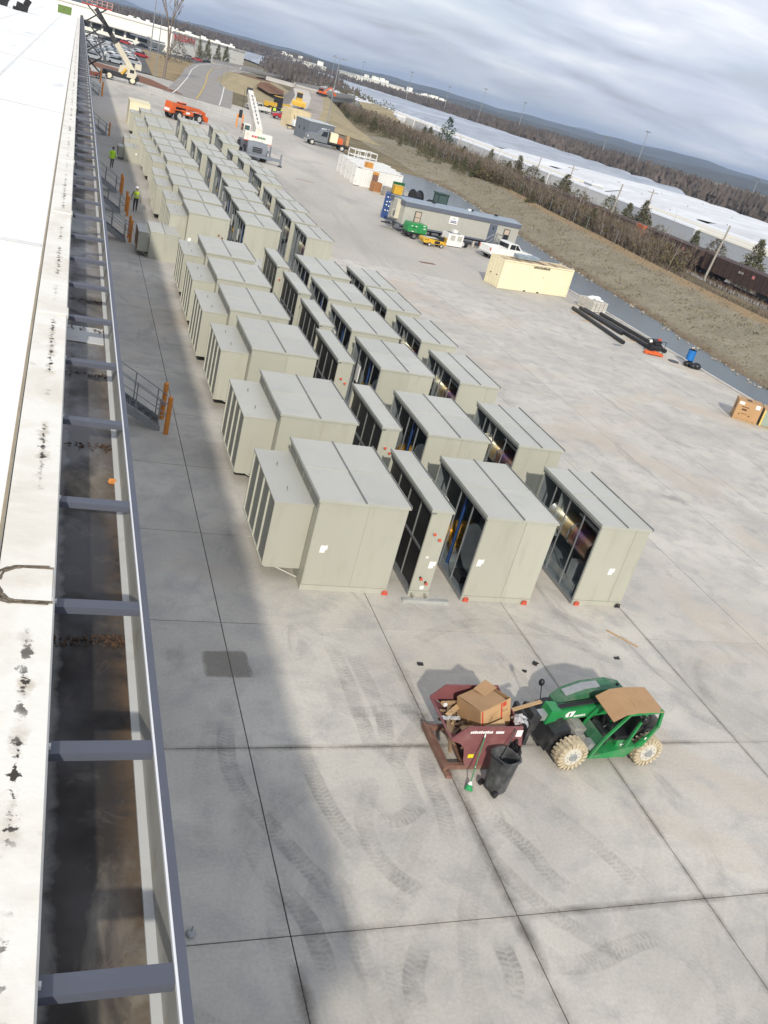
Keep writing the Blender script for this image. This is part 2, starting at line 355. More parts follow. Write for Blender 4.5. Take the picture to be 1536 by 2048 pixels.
def fade_mat(name, col, alpha, scale, lo, hi):
    m = print_mat(name, col, alpha, scale, lo, hi); t = m.node_tree; b = t.nodes['Principled BSDF']; at = t.nodes.new('ShaderNodeAttribute'); at.attribute_name = 'fade'
    old = b.inputs['Alpha'].links[0].from_socket; t.links.new(tmath(t, 'MULTIPLY', old, at.outputs['Fac']), b.inputs['Alpha']); return m
rt = random.Random(31); ALLT = []
for tr in TR: ALLT.append((tr, .62))
for k in range(46):                              # fainter, older passes: long arcs of vehicles turning in front of the units
    cx, cy, rad = rt.uniform(2,13), rt.uniform(6,17), rt.uniform(4.0,11); a0 = rt.uniform(0,6.28); sp_ = rt.uniform(.5,1.3)
    for off in (0, 1.35):
        ALLT.append(([(cx+(rad+off)*math.cos(a0+sp_*q/6), cy+(rad+off)*math.sin(a0+sp_*q/6)) for q in range(7)], rt.uniform(.12,.36)))
g = MB(); g2 = MB(); F1 = []; F2 = []
for ti, (tr, kk) in enumerate(ALLT):
    pts = []
    for k in range(len(tr)-1):
        p0, p1, p2, p3 = (Vector(tr[max(0, min(len(tr)-1, k+q))]) for q in (-1, 0, 1, 2))
        n = max(2, int((p2-p1).length/.095))
        for i in range(n):
            t_ = i/n; pts.append(.5*((2*p1)+(p2-p0)*t_+(2*p0-5*p1+4*p2-p3)*t_*t_+(3*p1-p0-3*p2+p3)*t_**3))
    N_ = len(pts)
    def fd(i): return kk*min(1, i/(N_*.25), (N_-i)/(N_*.25))*(.75+.25*math.sin(i*.23+ti))
    for i in range(N_-1):
        p = pts[i]
        if p.x < 1.2 or p.x > 22 or p.y < 5 or p.y > 19.8: continue
        d = (pts[i+1]-pts[i]).normalized(); nn = Vector((-d.y, d.x))
        for s in (-1, 1):
            off = .035 if s > 0 else 0
            q = [p+d*off+nn*s*.012, p+d*(off+.055)+nn*s*.012, p+d*(off+.02)+nn*s*.175, p+d*(off-.055)+nn*s*.175]
            z = .0034+.00006*(ti % 40)+.00002*(i % 3); F1 += [fd(i)]*4
            g.sheet([(a.x, a.y, z) for a in (q if s < 0 else q[::-1])])
        if i % 3 == 0 and i < N_-4:
            d = (pts[i+3]-p).normalized(); nn = Vector((-d.y, d.x)); F2 += [fd(i)]*2+[fd(i+3)]*2
            g2.sheet([(a.x, a.y, .0021+.00003*(ti % 40)) for a in (p+nn*.2, p-nn*.2, pts[i+3]-nn*.2, pts[i+3]+nn*.2)])
def with_fade(o, F):
    a = o.data.attributes.new('fade', 'FLOAT', 'POINT'); a.data.foreach_set('value', F)
with_fade(g.build('tyre_tracks', fade_mat('tyre_print', (.19,.19,.185), .30, 1.9, .38, .70), kind='stuff', label='faint rubber tyre prints crossing the near concrete slabs', cat='tyre tracks'), F1)
with_fade(g2.build('tyre_smudges', fade_mat('tyre_smudge', (.21,.205,.20), .34, 1.3, .36, .66), kind='stuff', label='grey smudges along the tyre prints on the slabs', cat='tyre smudges'), F2)
g = MB()
g.sheet([(3.93,17.42,.0028),(3.95,16.38,.0028),(5.13,16.45,.0028),(5.06,17.51,.0028)])
m_, t_, b_ = nodes_mat('damp_patch'); b_.inputs['Base Color'].default_value = (.19,.165,.13,1); b_.inputs['Roughness'].default_value = .8
gc = t_.nodes.new('ShaderNodeTexCoord').outputs['Generated']; s3 = t_.nodes.new('ShaderNodeSeparateXYZ'); t_.links.new(gc, s3.inputs[0]); al = .40
for k in (0, 1):
    d_ = tmath(t_, 'ADD', tmath(t_, 'ABSOLUTE', tmath(t_, 'SUBTRACT', s3.outputs[k], .5)), tmath(t_, 'MULTIPLY', tmath(t_, 'SUBTRACT', tnoise(t_, gc, 5, 6), .5), .16)); al = tmath(t_, 'MULTIPLY', tmap(t_, d_, .49, .40), al)
t_.links.new(al, b_.inputs['Alpha'])
g.build('damp_patch', m_, kind='stuff', label='brownish rectangular damp patch on the shaded concrete', cat='stain')
g = MB(); F3 = []
for (xa, ya, xb, yb, wd, k_) in [(8.987,18.3,8.987,6.0,.22,1),(4.609,9.5,4.609,6.0,.20,.9),(.3,9.548,44,9.548,.14,.8),(.3,14.093,20,14.093,.11,.7),(13.365,20,13.365,5,.12,.6),(17.74,24,17.74,8,.10,.5),(8.987,15.6,8.987,14.2,.30,.8)]:
    n = 24
    for i in range(n):
        f0, f1 = i/n, (i+1)/n; p0 = Vector((lerp(xa,xb,f0),lerp(ya,yb,f0))); p1 = Vector((lerp(xa,xb,f1),lerp(ya,yb,f1))); d = (p1-p0).normalized(); nn = Vector((-d.y,d.x))
        for s in (-1, 1):
            q = [p0, p1, p1+nn*s*wd, p0+nn*s*wd]; fs = [k_*min(1,4*f0+.02,4*(1-f0)+.02), k_*min(1,4*f1+.02,4*(1-f1)+.02), 0, 0]
            if s < 0: q, fs = q[::-1], fs[::-1]
            g.sheet([(a.x,a.y,.0031) for a in q]); F3 += fs
with_fade(g.build('joint_stains', fade_mat('joint_stain', (.13,.11,.09), .75, .9, .36, .68), kind='stuff', label='dark dirt staining along the slab joints', cat='stain'), F3)
# ---- embankments, roads, far lots
def strip_mesh(rows, cols):
    g = MB(); n = len(rows[0])
    for r in rows: g.v += r
    for j in range(len(rows)-1):
        for i in range(n-1):
            if cols is not None and i not in cols: continue
            g.f.append((j*n+i, j*n+i+1, (j+1)*n+i+1, (j+1)*n+i)); g.mi.append(0)
    return g
E2 = [[(80,300,.3),(82,300,4.8),(92,298,4.8),(99,304,.5)],[(56,285,-.2),(60,285,4.5),(70,283,4.7),(80,292,.0)],[(52,262,-.2),(56,262,3.5),(64.5,256,4.3),(73,262,.0)],[(48,246,-.2),(51,243,2.0),(60,236,3.2),(69.5,240,-.1)],[(44,232,-.2),(46,230,.8),(57,224,1.9),(67.5,221,-.1)],[(41,222,-.2),(43,221,.05),(54,212,.1),(66,200,-.2)]][1:]
strip_mesh([[Vector(p) for p in r] for r in E2], (0,)).build('gravel_slope', M_DKGRAVEL, kind='structure', recalc=True)
strip_mesh([[Vector(p) for p in r] for r in E2], (2,)).build('grass_embankment', M_TAN, kind='structure', recalc=True)
rows = []
for r in E2:
    a, b = Vector(r[1]), Vector(r[2]); rows.append([a, a.lerp(b, .45), a.lerp(b, .8), b])
strip_mesh(rows, (0,)).build('gravel_ramp', M_GRAVEL, kind='structure', recalc=True)
strip_mesh(rows, (1,)).build('dirt_ramp', mat('ramp_dirt', (.33,.29,.25), .95, var=.25, scale=.3), kind='structure', recalc=True)
strip_mesh(rows, (2,)).build('ramp_verge', M_TAN, kind='structure', recalc=True)
toe = [(36.0,285,-.2),(35.5,252,-.2),(41,248,-.2),(50,256,-.2),(62,292,-.2),(76,342,-.2)]
cre = [(45,315,3.6),(43,290,4.3),(45.5,281,4.4),(50.5,290,4.0),(58,316,3.4),(66,344,2.9)]
g = MB(); g.v = toe+cre
for i in range(5): g.f.append((i, i+1, 7+i, 6+i)); g.mi.append(0)
g.build('tan_mound', M_TAN, kind='structure', recalc=True)
MB().sheet(cre).build('clay_mound_top', M_REDDIRT, kind='structure', recalc=True)
MB().sheet([(47,272,3.1),(50,268,2.1),(57,284,1.9),(63,312,2.0),(58,314,3.3),(51,289,3.7)]).build('bare_clay', M_REDDIRT, kind='structure', recalc=True)
cl = [(24,205,.03),(26.6,222,.06),(32.5,262,.9),(37.8,304,1.5),(44.7,350,1.7),(54,388,2.2),(62,404,2.4)]
def ribbon(cl, o0, o1, dz=0):
    L_, R_ = [], []
    for i, p in enumerate(cl):
        a = Vector(cl[max(0, i-1)][:2]); b = Vector(cl[min(len(cl)-1, i+1)][:2]); d = (b-a).normalized(); n = Vector((d.y, -d.x))
        L_.append((p[0]+n.x*o0, p[1]+n.y*o0, p[2]+dz)); R_.append((p[0]+n.x*o1, p[1]+n.y*o1, p[2]+dz))
    g = MB()
    for i in range(len(cl)-1): g.sheet([L_[i], R_[i], R_[i+1], L_[i+1]])
    return g
ribbon(cl, -7, 7).build('curved_road', M_ROAD, kind='structure', recalc=True)
ribbon(cl, -5.2, -4.95, .06).build('road_edge_line', M_LINE, kind='structure', recalc=True)
ribbon(cl, 4.4, 4.65, .06).build('road_edge_line', M_LINE, kind='structure', recalc=True)
ribbon(cl, -.45, -.05, .06).build('road_centre_line', M_YLINE, kind='structure', recalc=True)
ribbon([(p[0], p[1], p[2]-.05) for p in cl], 7, 13, 0).build('road_verge', M_GRASS, kind='structure', recalc=True)
MB().sheet([(2.5,240,.05),(5.0,228,.05),(8.0,222,.05),(13,215,.05),(17.5,210,.05),(21.6,209,.05),(20.5,216,.05),(16.5,235,.05),(11,243,.05),(5.2,247,.05),(3,249,.05)]).build('mulch_bed', mat('red_mulch', (.19,.075,.035), .95, var=.25, scale=1.5), kind='structure')
MB().sheet([(18,252,.04),(25,250,.04),(29.5,275,.05),(33,310,.06),(40,360,.08),(48,410,.08),(25,420,.08),(22,360,.06)]).build('grass_island', mat('dry_grass', (.29,.205,.095), .95, var=.25, scale=.12, dirt=(.22,.18,.09), dscale=.1), kind='structure')
MB().sheet([(1,253,.03),(12.8,250,.03),(18,256,.03),(25.5,375,.03),(-30,400,.03),(-60,300,.03)]).build('car_lot', M_ASPH, kind='structure')
MB().sheet([(-30,400,.025),(26,376,.025),(60,420,.025),(95,560,.025),(95,640,.025),(-60,640,.025)]).build('factory_forecourt', M_ASPH, kind='structure')
# ================================================================ WAREHOUSE with roof edge, gutter and ladder frame
def make_tpo():
    m, t, b = nodes_mat('roof_membrane'); pos = t.nodes.new('ShaderNodeNewGeometry').outputs['Position']
    c = tmix(t, tmap(t, tnoise(t, pos, .35, 7, .6, .6), .4, .75), (.90, .90, .87), (.80, .80, .77))
    c = tmix(t, tmap(t, tnoise(t, pos, .8, 6, .6, 0, (1, .25, 1, R(75))), .62, .74), c, (.55, .57, .58))
    t.links.new(c, b.inputs['Base Color']); b.inputs['Roughness'].default_value = .55; return m
def make_coping():
    m, t, b = nodes_mat('coping_membrane'); pos = t.nodes.new('ShaderNodeNewGeometry').outputs['Position']
    c = tmix(t, tmap(t, tnoise(t, pos, 1.6, 7, .62, .5), .45, .75), (.80, .775, .70), (.64, .59, .49))
    # mould spots gathered along the fastener line
    sp = t.nodes.new('ShaderNodeSeparateXYZ'); t.links.new(pos, sp.inputs[0])
    d = tmath(t, 'ABSOLUTE', tmath(t, 'SUBTRACT', sp.outputs[0], .015))
    near = tmap(t, d, .06, .0)
    sp_n = tmap(t, tmath(t, 'ADD', tnoise(t, pos, 15, 7, .66, .3), tmath(t, 'MULTIPLY', near, .24)), .72, .755)
    pt = tmap(t, tnoise(t, pos, .9, 3), .46, .54)
    halo = tmap(t, tmath(t, 'ADD', tnoise(t, pos, 7, 5, .6), tmath(t, 'MULTIPLY', near, .22)), .62, .80)
    c = tmix(t, tmath(t, 'MULTIPLY', tmath(t, 'MULTIPLY', halo, pt), .55), c, (.34, .27, .18))
    c = tmix(t, tmath(t, 'MULTIPLY', sp_n, pt), c, (.045, .038, .03))
    t.links.new(c, b.inputs['Base Color']); b.inputs['Roughness'].default_value = .7
    bp = t.nodes.new('ShaderNodeBump'); bp.inputs['Strength'].default_value = .3; bp.inputs['Distance'].default_value = .02
    t.links.new(tnoise(t, pos, 6, 5), bp.inputs['Height']); t.links.new(bp.outputs[0], b.inputs['Normal']); return m
def make_gutter():
    m, t, b = nodes_mat('dirty_gutter'); pos = t.nodes.new('ShaderNodeNewGeometry').outputs['Position']
    sp = t.nodes.new('ShaderNodeSeparateXYZ'); t.links.new(pos, sp.inputs[0])
    c = tmix(t, tmap(t, tnoise(t, pos, 2.2, 8, .65, .6), .35, .65), (.24, .21, .165), (.14, .122, .10))
    c = tmix(t, tmap(t, tnoise(t, pos, 26, 6, .75), .56, .64), c, (.11, .09, .07))
    wet = tmath(t, 'ADD', tnoise(t, pos, 1.7, 9, .6, .5, (1, .6, 1)), tmap(t, sp.outputs[0], .15, .55, .10, -.10))
    c = tmix(t, tmap(t, wet, .34, .45), c, (.038, .032, .028))
    c = tmix(t, tmap(t, tnoise(t, pos, 3.4, 9, .7, 1.0), .57, .62, 0, .6), c, (.12, .10, .085))
    mid = tmath(t, 'MULTIPLY', tmap(t, sp.outputs[1], 2.7, 3.1), tmap(t, sp.outputs[1], 7.0, 4.6))
    c = tmix(t, tmath(t, 'MULTIPLY', mid, tmap(t, tnoise(t, pos, 1.1, 7), .70, .46)), c, (.020, .018, .018))
    wl = tmath(t, 'ADD', sp.outputs[0], tmath(t, 'MULTIPLY', tnoise(t, pos, 5, 6), .16))
    c = tmix(t, tmap(t, wl, .29, .25, 0, .8), c, (.24, .235, .22))
    # silt line along the outer side and near the wall
    e1 = tmath(t, 'MULTIPLY', tmap(t, sp.outputs[0], .44, .55), tmap(t, tnoise(t, pos, 5, 6), .38, .56))
    c = tmix(t, e1, c, (.10, .066, .04))
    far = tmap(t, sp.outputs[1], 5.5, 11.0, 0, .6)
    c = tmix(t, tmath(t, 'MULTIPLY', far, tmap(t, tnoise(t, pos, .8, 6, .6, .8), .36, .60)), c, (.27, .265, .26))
    t.links.new(c, b.inputs['Base Color'])
    t.links.new(tmap(t, tnoise(t, pos, .9, 5), .45, .6, .32, .85), b.inputs['Roughness']); return m
M_STEEL = mat('slate_blue_paint', (.088, .096, .124), .5, var=.06, scale=3, dirt=(.12,.128,.15), dscale=4, dlo=.6, dhi=.8)
M_WALL = mat('metal_siding', (.42, .43, .42), .5, var=.05)
M_WHITE = mat('white_sheet_metal', (.55, .56, .55), .5, var=.07, scale=3, dirt=(.38,.36,.31), dscale=3, dlo=.55, dhi=.8)
M_GREYM = mat('grey_sheet_metal', (.36, .36, .33), .55, var=.08, scale=2, dirt=(.25,.23,.18), dscale=3)
YE = 186.0
wh = thing('warehouse', 'long warehouse with white membrane roof and blue steel frame along its eave', 'building')
MB().box(-90, -.16, -8, YE, 9.6, 10.17).build('roof_deck', make_tpo(), wh)
MB().box(-90, -.05, -8, YE, 0, 9.59).build('wall', M_WALL, wh)
M_SEAMR = mat('membrane_seam', (.70,.70,.67), .6, var=.1, scale=2)
for x in (-2.2, -5.2, -8.2, -11.2, -14.2): MB().box(x-.045, x+.045, -7.9, YE-.1, 10.1705, 10.176).build('membrane_seam', M_SEAMR, wh)
for y in (12, 27, 44, 63, 85, 110, 140): MB().box(-40, -.2, y-.06, y+.06, 10.1765, 10.181).build('membrane_seam', M_SEAMR, wh)
for x, y in ((-1.4,16),(-2.9,33),(-4.0,58)): MB().cyl((x,y,10.17),(x,y,10.33),.09,14,.07).build('roof_vent', M_WHITE, wh)
cop = make_coping()
for k in range(30):                          # coping lengths lapped end to end
    y0, y1 = -8+6.1*k, min(-8+6.1*(k+1)-.012, YE)
    if y0 >= YE: break
    MB().prism([(-.155,10.165),(-.15,10.205),(.128,10.20+.004*(k % 2)),(.138,10.185),(.138,10.06),(.1285,10.06),(.12,10.16),(-.15,10.16)], 'y', y0, y1).build('coping', cop, wh, recalc=True)
for y in (9.29, 14.18, 19.05, 29, 41):           # lap patches over the coping joints
    MB().prism([(-.13,10.204),(-.12,10.214),(.118,10.214),(.146,10.205),(.148,10.07),(.1395,10.07),(.1395,10.204)], 'y', y-.13, y+.13).build('coping_patch', cop, wh, recalc=True)
# patch round the pipe-boot shaped repair
g = MB(); pts = []
for i in range(17):
    a = R(90)+math.pi*i/16; pts.append((-.05+.10*math.cos(a), 4.28+.155*math.sin(a)))
pts = [(.12, 4.435)]+pts+[(.12, 4.125)]; rw = random.Random(8)
g.prism([p for p in pts], 'z', 10.2085, 10.213).build('coping_patch', cop, wh, recalc=True)
g = MB()
jit = [(x+rw.gauss(0,.006), y+rw.gauss(0,.006)) for x, y in pts]
for q, rr_ in ((0,.010),(.022,.006)):
    for a, b in zip(jit, jit[1:]): g.cyl((a[0]-q,(a[1]-4.28)*(1+q*5)+4.28,10.2085),(b[0]-q,(b[1]-4.28)*(1+q*5)+4.28,10.2085), rr_*rw.uniform(.6,1.4), 6)
g.build('sealant_bead', mat('dirty_sealant', (.13,.105,.075), .8, var=.6, scale=30), wh)
MB().box(-.182, -.165, -8, YE, 10.172, 10.188).build('membrane_edge_trim', mat('trim_brown', (.33,.27,.18), .7, var=.2, scale=4), wh)
# gutter below the ladder frame
MB().box(.139, .5615, -8, YE, 9.66, 9.71).build('gutter_floor', make_gutter(), wh)
MB().box(-.049, .1385, -8, YE, 9.3, 10.055).build('fascia', M_STEEL, wh)
MB().box(.562, .6045, -8, YE, 9.64, 9.73).build('gutter_ledge', M_WHITE, wh)
MB().box(.605, .622, -8, YE, 9.55, 10.03).build('gutter_side', M_GREYM, wh)
MB().box(.591, .6005, -8, YE, 10.072, 10.098).build('edge_flashing', mat('bright_flashing', (.72,.73,.74), .35, var=.05), wh)
MB().box(.601, .637, -8, YE, 10.035, 10.10).build('outer_beam', M_STEEL, wh)
CY = [2.0, 3.14, 4.27, 5.48, 6.85, 8.21, 9.55, 10.83, 12.05, 13.35]
cb = MB().prism([(0,-.035),(.008,-.035),(.008,0),(.082,0),(.082,.008),(0,.008)], 'x', .139, .590).mesh('cross_beam', M_STEEL)
y = 13.45
while y < YE-2: y += 1.27; CY.append(y)
for y in [.95]+CY: put('cross_beam', cb, wh, (0, y, 10.075))
tab = MB().box(.139, .152, .035, .055, 10.084, 10.105).mesh('bolt_tab', M_WHITE)
for y in CY[:8]: put('bolt_tab', tab, wh, (0, y-.01, 0))
# leaf litter and a white liner lifted in the gutter
rl = random.Random(3)
lt = MB()
for (cy, n) in ((4.47, 120), (7.2, 60), (8.9, 50), (10.3, 60), (11.5, 40)):
    for i in range(n):
        x = rl.uniform(.15, .56) if i % 3 else rl.uniform(.47, .56); yy = cy+rl.gauss(0, .03); s = rl.uniform(.006, .018); a = rl.uniform(0, 6.3)
        lt.obox((x, yy, 9.715+rl.uniform(0, .012)), (s*1.6, s, .002), (rl.uniform(-.5,.5), rl.uniform(-.5,.5), a))
lt.build('leaf_litter', mat('dead_leaves', (.075,.042,.025), .9, var=.4, scale=30), kind='stuff', label='strips of dead leaf litter lying across the gutter', cat='leaf litter')
MB().box(.15, .55, 9.88, 10.42, 9.712, 9.72).build('gutter_liner', M_WHITE, wh)
o = MB().obox((.545, 6.55, 9.73), (.05,.03,.03), (.3,.2,.5)).build('scrap_paper', mat('orange_scrap', (.75,.30,.08), .7), label='small orange scrap lying in the gutter beside the white ledge', cat='scrap')
# things on the far roof edge
t = thing('roof_marker', 'green and white panel standing on the far roof edge', 'panel', (-2.0, 150, 10.17))
MB().box(-2.4,-.9,-.1,.1,0,1.1).build('white_panel', M_LINE, t); MB().box(-.89,.95,-.1,.1,.05,1.05).build('green_panel', mat('olive_green', (.10,.16,.03), .7), t); MB().box(.96,2.1,-.1,.1,0,.9).build('white_panel', M_LINE, t)
for k, (x, yy, lb) in enumerate([(-7.4,112,'black tool bag left on the white roof, left one'), (-5.4,109,'black tool bag left on the white roof, right one')]):
    t = thing('tool_bag', lb, 'bag', (x, yy, 10.17), .4*k, 'bags on the roof')
    MB().obox((0,0,.35),(1.0,.6,.7),(0,.2,0)).obox((.5,0,.9),(.5,.4,.6),(0,.5,0)).build('bag_body', mat('black_fabric',(.02,.02,.022),.9), t)
    MB().obox((-.6,0,.15),(.5,.3,.3),(0,.1,.3)).build('pouch', mat('black_fabric',(.02,.02,.022),.9), t)
t = thing('roof_hatch', 'small white curb box standing on the roof membrane', 'hatch', (-8.6,107,10.17))
MB().box(-.6,.6,-.6,.6,0,.7).build('hatch_curb', M_LINE, t); MB().box(-.7,.7,-.7,.7,.7,.85).build('hatch_lid', M_LINE, t)

# ---------------------------------------------------------------- dock stairs and bollards
M_GALV = mat('galvanised_steel', (.30, .315, .325), .45, .55, var=.12, scale=6)
M_GRATE = mat('grating_steel', (.10, .11, .12), .5, .5, var=.2, scale=8)
M_ORANGE = mat('bollard_orange', (.72, .265, .045), .55, var=.08, scale=4, dirt=(.45,.18,.05), dscale=3, dlo=.6, dhi=.8)
def make_stair(label):
    t = thing('dock_stair', label, 'stair', (0,0,0), 0, 'steel dock stairs beneath the eave')
    x0, x1, zt = 2.05, 3.92, 1.26; n = 7
    for y in (0, 1.05):
        MB().prism([(x0-.1,zt-.30),(x0-.1,zt),(x0,zt),(x1,.17),(x1,0),(x1-.22,0)], 'y', y-.02, y+.02).build('stringer', M_GALV, t, recalc=True)
    MB().box(.35, x0-.1, -.02, 1.07, zt-.06, zt).build('landing', M_GRATE, t)
    for x in (.45, x0-.15):
        for y in (.02, 1.03): MB().box(x-.04, x+.04, y-.04, y+.04, 0, zt-.06).build('leg', M_GALV, t)
    for i in range(n):
        x = x0+(x1-x0)*(i+.1)/n; z = zt-(i+.9)*(zt/n)*.98; g = MB()
        for k in range(4): g.box(x+.065*k, x+.065*k+.03, .03, 1.02, z-.03, z)
        g.box(x-.005, x+.006, .025, 1.025, z-.035, z+.002).box(x+.24, x+.252, .025, 1.025, z-.035, z+.002)
        g.build('tread', M_GRATE, t)
    for y in (0, 1.05):
        g = MB(); sl_ = (.17-zt)/(x1-x0)
        def zz(x): return zt+(x-x0)*sl_
        for h in (.98, .58):
            g.path([(.4,y,zt+h),(x0,y,zt+h),(x1-.1,y,zz(x1-.1)+h)], .021)
            if h > .9: g.path([(x1-.1,y,zz(x1-.1)+h),(x1+.25,y,zz(x1-.1)+h-.22)], .021)
            else: g.path([(x1-.1,y,zz(x1-.1)+h),(x1+.25,y,zz(x1-.1)+h-.22)], .021)
        for x in (.42, x0, (x0+x1)/2, x1-.1): g.cyl((x,y,zz(max(x,x0)) -.05),(x,y,zz(max(x,x0))+.98), .022, 8)
        g.path([(x1+.25,y,zz(x1-.1)+.36),(x1-.1,y,zz(x1-.1)+.36)], .018)
        g.build('handrail', M_GALV, t)
    return t
s0 = make_stair('galvanised dock stair with grating treads nearest the camera, beside two orange bollards')
s0.location = (0, 30.45, 0)
KIDS[s0.name] = list(s0.children)
for y, lb in ((60.0,'dock stair beside the bollard pair next to the small hooded unit'),(69.0,'dock stair beside the bollards where the worker in the yellow vest walks'),(77.0,'dock stair nearest the worker in the long lime shirt'),(112,'dock stair behind the lone orange bollard level with the far units'),(160,'farthest dock stair at the far end of the eave')):
    c = copy_tree(s0, None, lb); c.location = (0, y, 0)
def make_bollard(label):
    t = thing('bollard', label, 'bollard', (0,0,0), 0, 'orange steel bollards')
    g = MB().cyl((0,0,0),(0,0,1.38),.088,18); g.ball((0,0,1.38),.088,18,5,.8,True); g.build('post', M_ORANGE, t)
    MB().cyl((0,0,0),(0,0,.012),.22,16,.19).build('footing', M_CURB, t)
    return t
b0 = None
BL = [(4.12,30.2,'near bollard of the pair in front of the nearest dock stair'),(4.08,31.6,'far bollard of the pair in front of the nearest dock stair'),(4.18,60.2,'near bollard of the pair left of the small hooded unit'),(4.15,61.5,'far bollard of the pair left of the small hooded unit'),
 (4.35,68.5,'near bollard of the pair beside the worker in the yellow vest'),(4.32,70.3,'far bollard of the pair beside the worker in the yellow vest'),(4.25,76.4,'near bollard of the pair close to the worker in the lime shirt'),(4.22,77.7,'far bollard of the pair close to the worker in the lime shirt'),(4.2,112.3,'lone orange bollard beside the far dock stair'),(4.3,159.8,'lone orange bollard before the pipe railing'),(4.5,186.3,'farthest orange bollard behind the pipe railing beside the scissor lift'),(26.1,163.6,'left orange bollard of the pair behind the white boom crane'),(27.1,164.2,'right orange bollard of the pair behind the white boom crane')]
for x, y, lb in BL:
    if b0 is None: b0 = make_bollard(lb); c = b0; KIDS[b0.name] = list(b0.children)
    else: c = copy_tree(b0, None, lb)
    c.location = (x, y, 0)
    if y > 150: c.scale = (1.5,1.5,1.5)
# pipe railing at the far end of the yard
t = thing('pipe_railing', 'long pale pipe railing crossing the far end of the yard', 'railing')
A, B = Vector((1.2,195.5,0)), Vector((29.5,176.5,0))
for h in (.45, .85, 1.3):
    MB().cyl(A+Vector((0,0,h)), B+Vector((0,0,h)), .03, 6).build('rail', mat('pale_pipe',(.50,.50,.48),.5), t)
for k in range(15):
    p = A.lerp(B, k/14); MB().cyl(p, p+Vector((0,0,1.32)), .045, 6).build('post', MATS['pale_pipe'], t)
# ================================================================ AIR-HANDLER SECTIONS in rows
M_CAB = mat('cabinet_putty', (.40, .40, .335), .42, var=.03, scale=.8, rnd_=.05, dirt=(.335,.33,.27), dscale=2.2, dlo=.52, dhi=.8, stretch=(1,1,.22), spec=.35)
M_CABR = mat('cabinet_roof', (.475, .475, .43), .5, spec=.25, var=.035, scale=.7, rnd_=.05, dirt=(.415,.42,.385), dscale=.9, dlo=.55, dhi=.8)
M_SEAM = mat('dark_seam', (.17, .175, .17), .5)
M_EDGE = mat('edge_rail', (.40, .41, .36), .4)
M_LOUV = mat('louvre_shade', (.20, .205, .185), .6, var=.06)
M_MULL = mat('mullion', (.47,.47,.40), .45)
M_IN = mat('galvanised_inside', (.29, .33, .35), .32, .6, var=.2, scale=2)
M_BLACK = mat('black_steel', (.016, .017, .019), .5, var=.2)
M_COIL = mat('coil_fins', (.026, .025, .026), .45, .3, var=.25, scale=1.5, stretch=(1,6,.4))
M_PAPER = mat('paper', (.80, .80, .77), .8, var=.03)
M_RED = mat('red_paint', (.60, .085, .045), .5, var=.15, scale=8)
M_GOLD = mat('brass_motor', (.62, .37, .07), .35, .7, var=.35, scale=9)
M_BLUE = mat('blue_paint', (.015, .05, .17), .45, var=.1)
M_DRUM = None
def make_drum():
    m, t, b = nodes_mat('heat_tinted_steel'); tcx = t.nodes.new('ShaderNodeTexCoord'); sp = t.nodes.new('ShaderNodeSeparateXYZ'); t.links.new(tcx.outputs['Object'], sp.inputs[0])
    cr = t.nodes.new('ShaderNodeValToRGB'); e = cr.color_ramp.elements; e[0].position = 0; e[0].color = (.62,.60,.55,1); e[1].position = 1; e[1].color = (.30,.28,.25,1)
    for p, c in ((.30,(.60,.52,.36,1)),(.45,(.55,.40,.20,1)),(.58,(.30,.14,.10,1)),(.68,(.16,.09,.18,1)),(.80,(.34,.17,.09,1))):
        q = e.new(p); q.color = c
    nn = tnoise(t, tcx.outputs['Object'], 2.5, 4)
    t.links.new(tmath(t, 'ADD', tmap(t, sp.outputs[1], 3.4, .2), tmath(t, 'MULTIPLY', tmath(t, 'SUBTRACT', nn, .5), .25)), cr.inputs[0])
    t.links.new(cr.outputs[0], b.inputs['Base Color']); b.inputs['Metallic'].default_value = .85; b.inputs['Roughness'].default_value = .3; return m
M_DRUM = make_drum()
H, D = 2.87, 3.95
def roof(t, w, ny=2, nx=2, rail=True):
    xs = [-.03 + (w+.06)*i/nx for i in range(nx+1)]; ys = [-.03 + (D+.06)*j/ny for j in range(ny+1)]
    for i in range(nx):
        for j in range(ny):
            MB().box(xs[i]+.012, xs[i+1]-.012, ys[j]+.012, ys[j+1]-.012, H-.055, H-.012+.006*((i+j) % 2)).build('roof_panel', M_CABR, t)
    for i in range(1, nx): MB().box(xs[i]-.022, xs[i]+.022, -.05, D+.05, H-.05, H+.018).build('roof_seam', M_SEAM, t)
    for j in range(1, ny): MB().box(-.05, w+.05, ys[j]-.02, ys[j]+.02, H-.05, H+.008).build('cross_seam', M_EDGE, t)
    if rail:
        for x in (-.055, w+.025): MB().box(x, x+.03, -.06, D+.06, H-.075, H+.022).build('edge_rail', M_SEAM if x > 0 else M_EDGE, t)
    MB().box(-.05, w+.05, -.055, -.031, H-.09, H-.02).build('drip_edge', M_EDGE, t)
def front(t, w, split):
    xs = [0]+split+[w]
    for a, b in zip(xs, xs[1:]): MB().box(a+.012, b-.012, -.014, 0, .17, H-.10).build('front_panel', M_CAB, t)
    MB().box(-.02, w+.02, -.03, .0, 0, .16).build('base_rail', M_CAB, t)
def paper(t, x, z, s=1.):
    MB().prism([(x,z),(x+.15*s,z+.01),(x+.155*s,z+.22*s),(x+.03*s,z+.235*s),(x+.005,z+.19*s)], 'y', -.02, -.0145).build('paper_sheet', M_PAPER, t, recalc=True)
    if s >= 1: MB().box(x+.16, x+.205, -.018, -.0145, z+.10, z+.24).build('paper_sheet', M_PAPER, t)
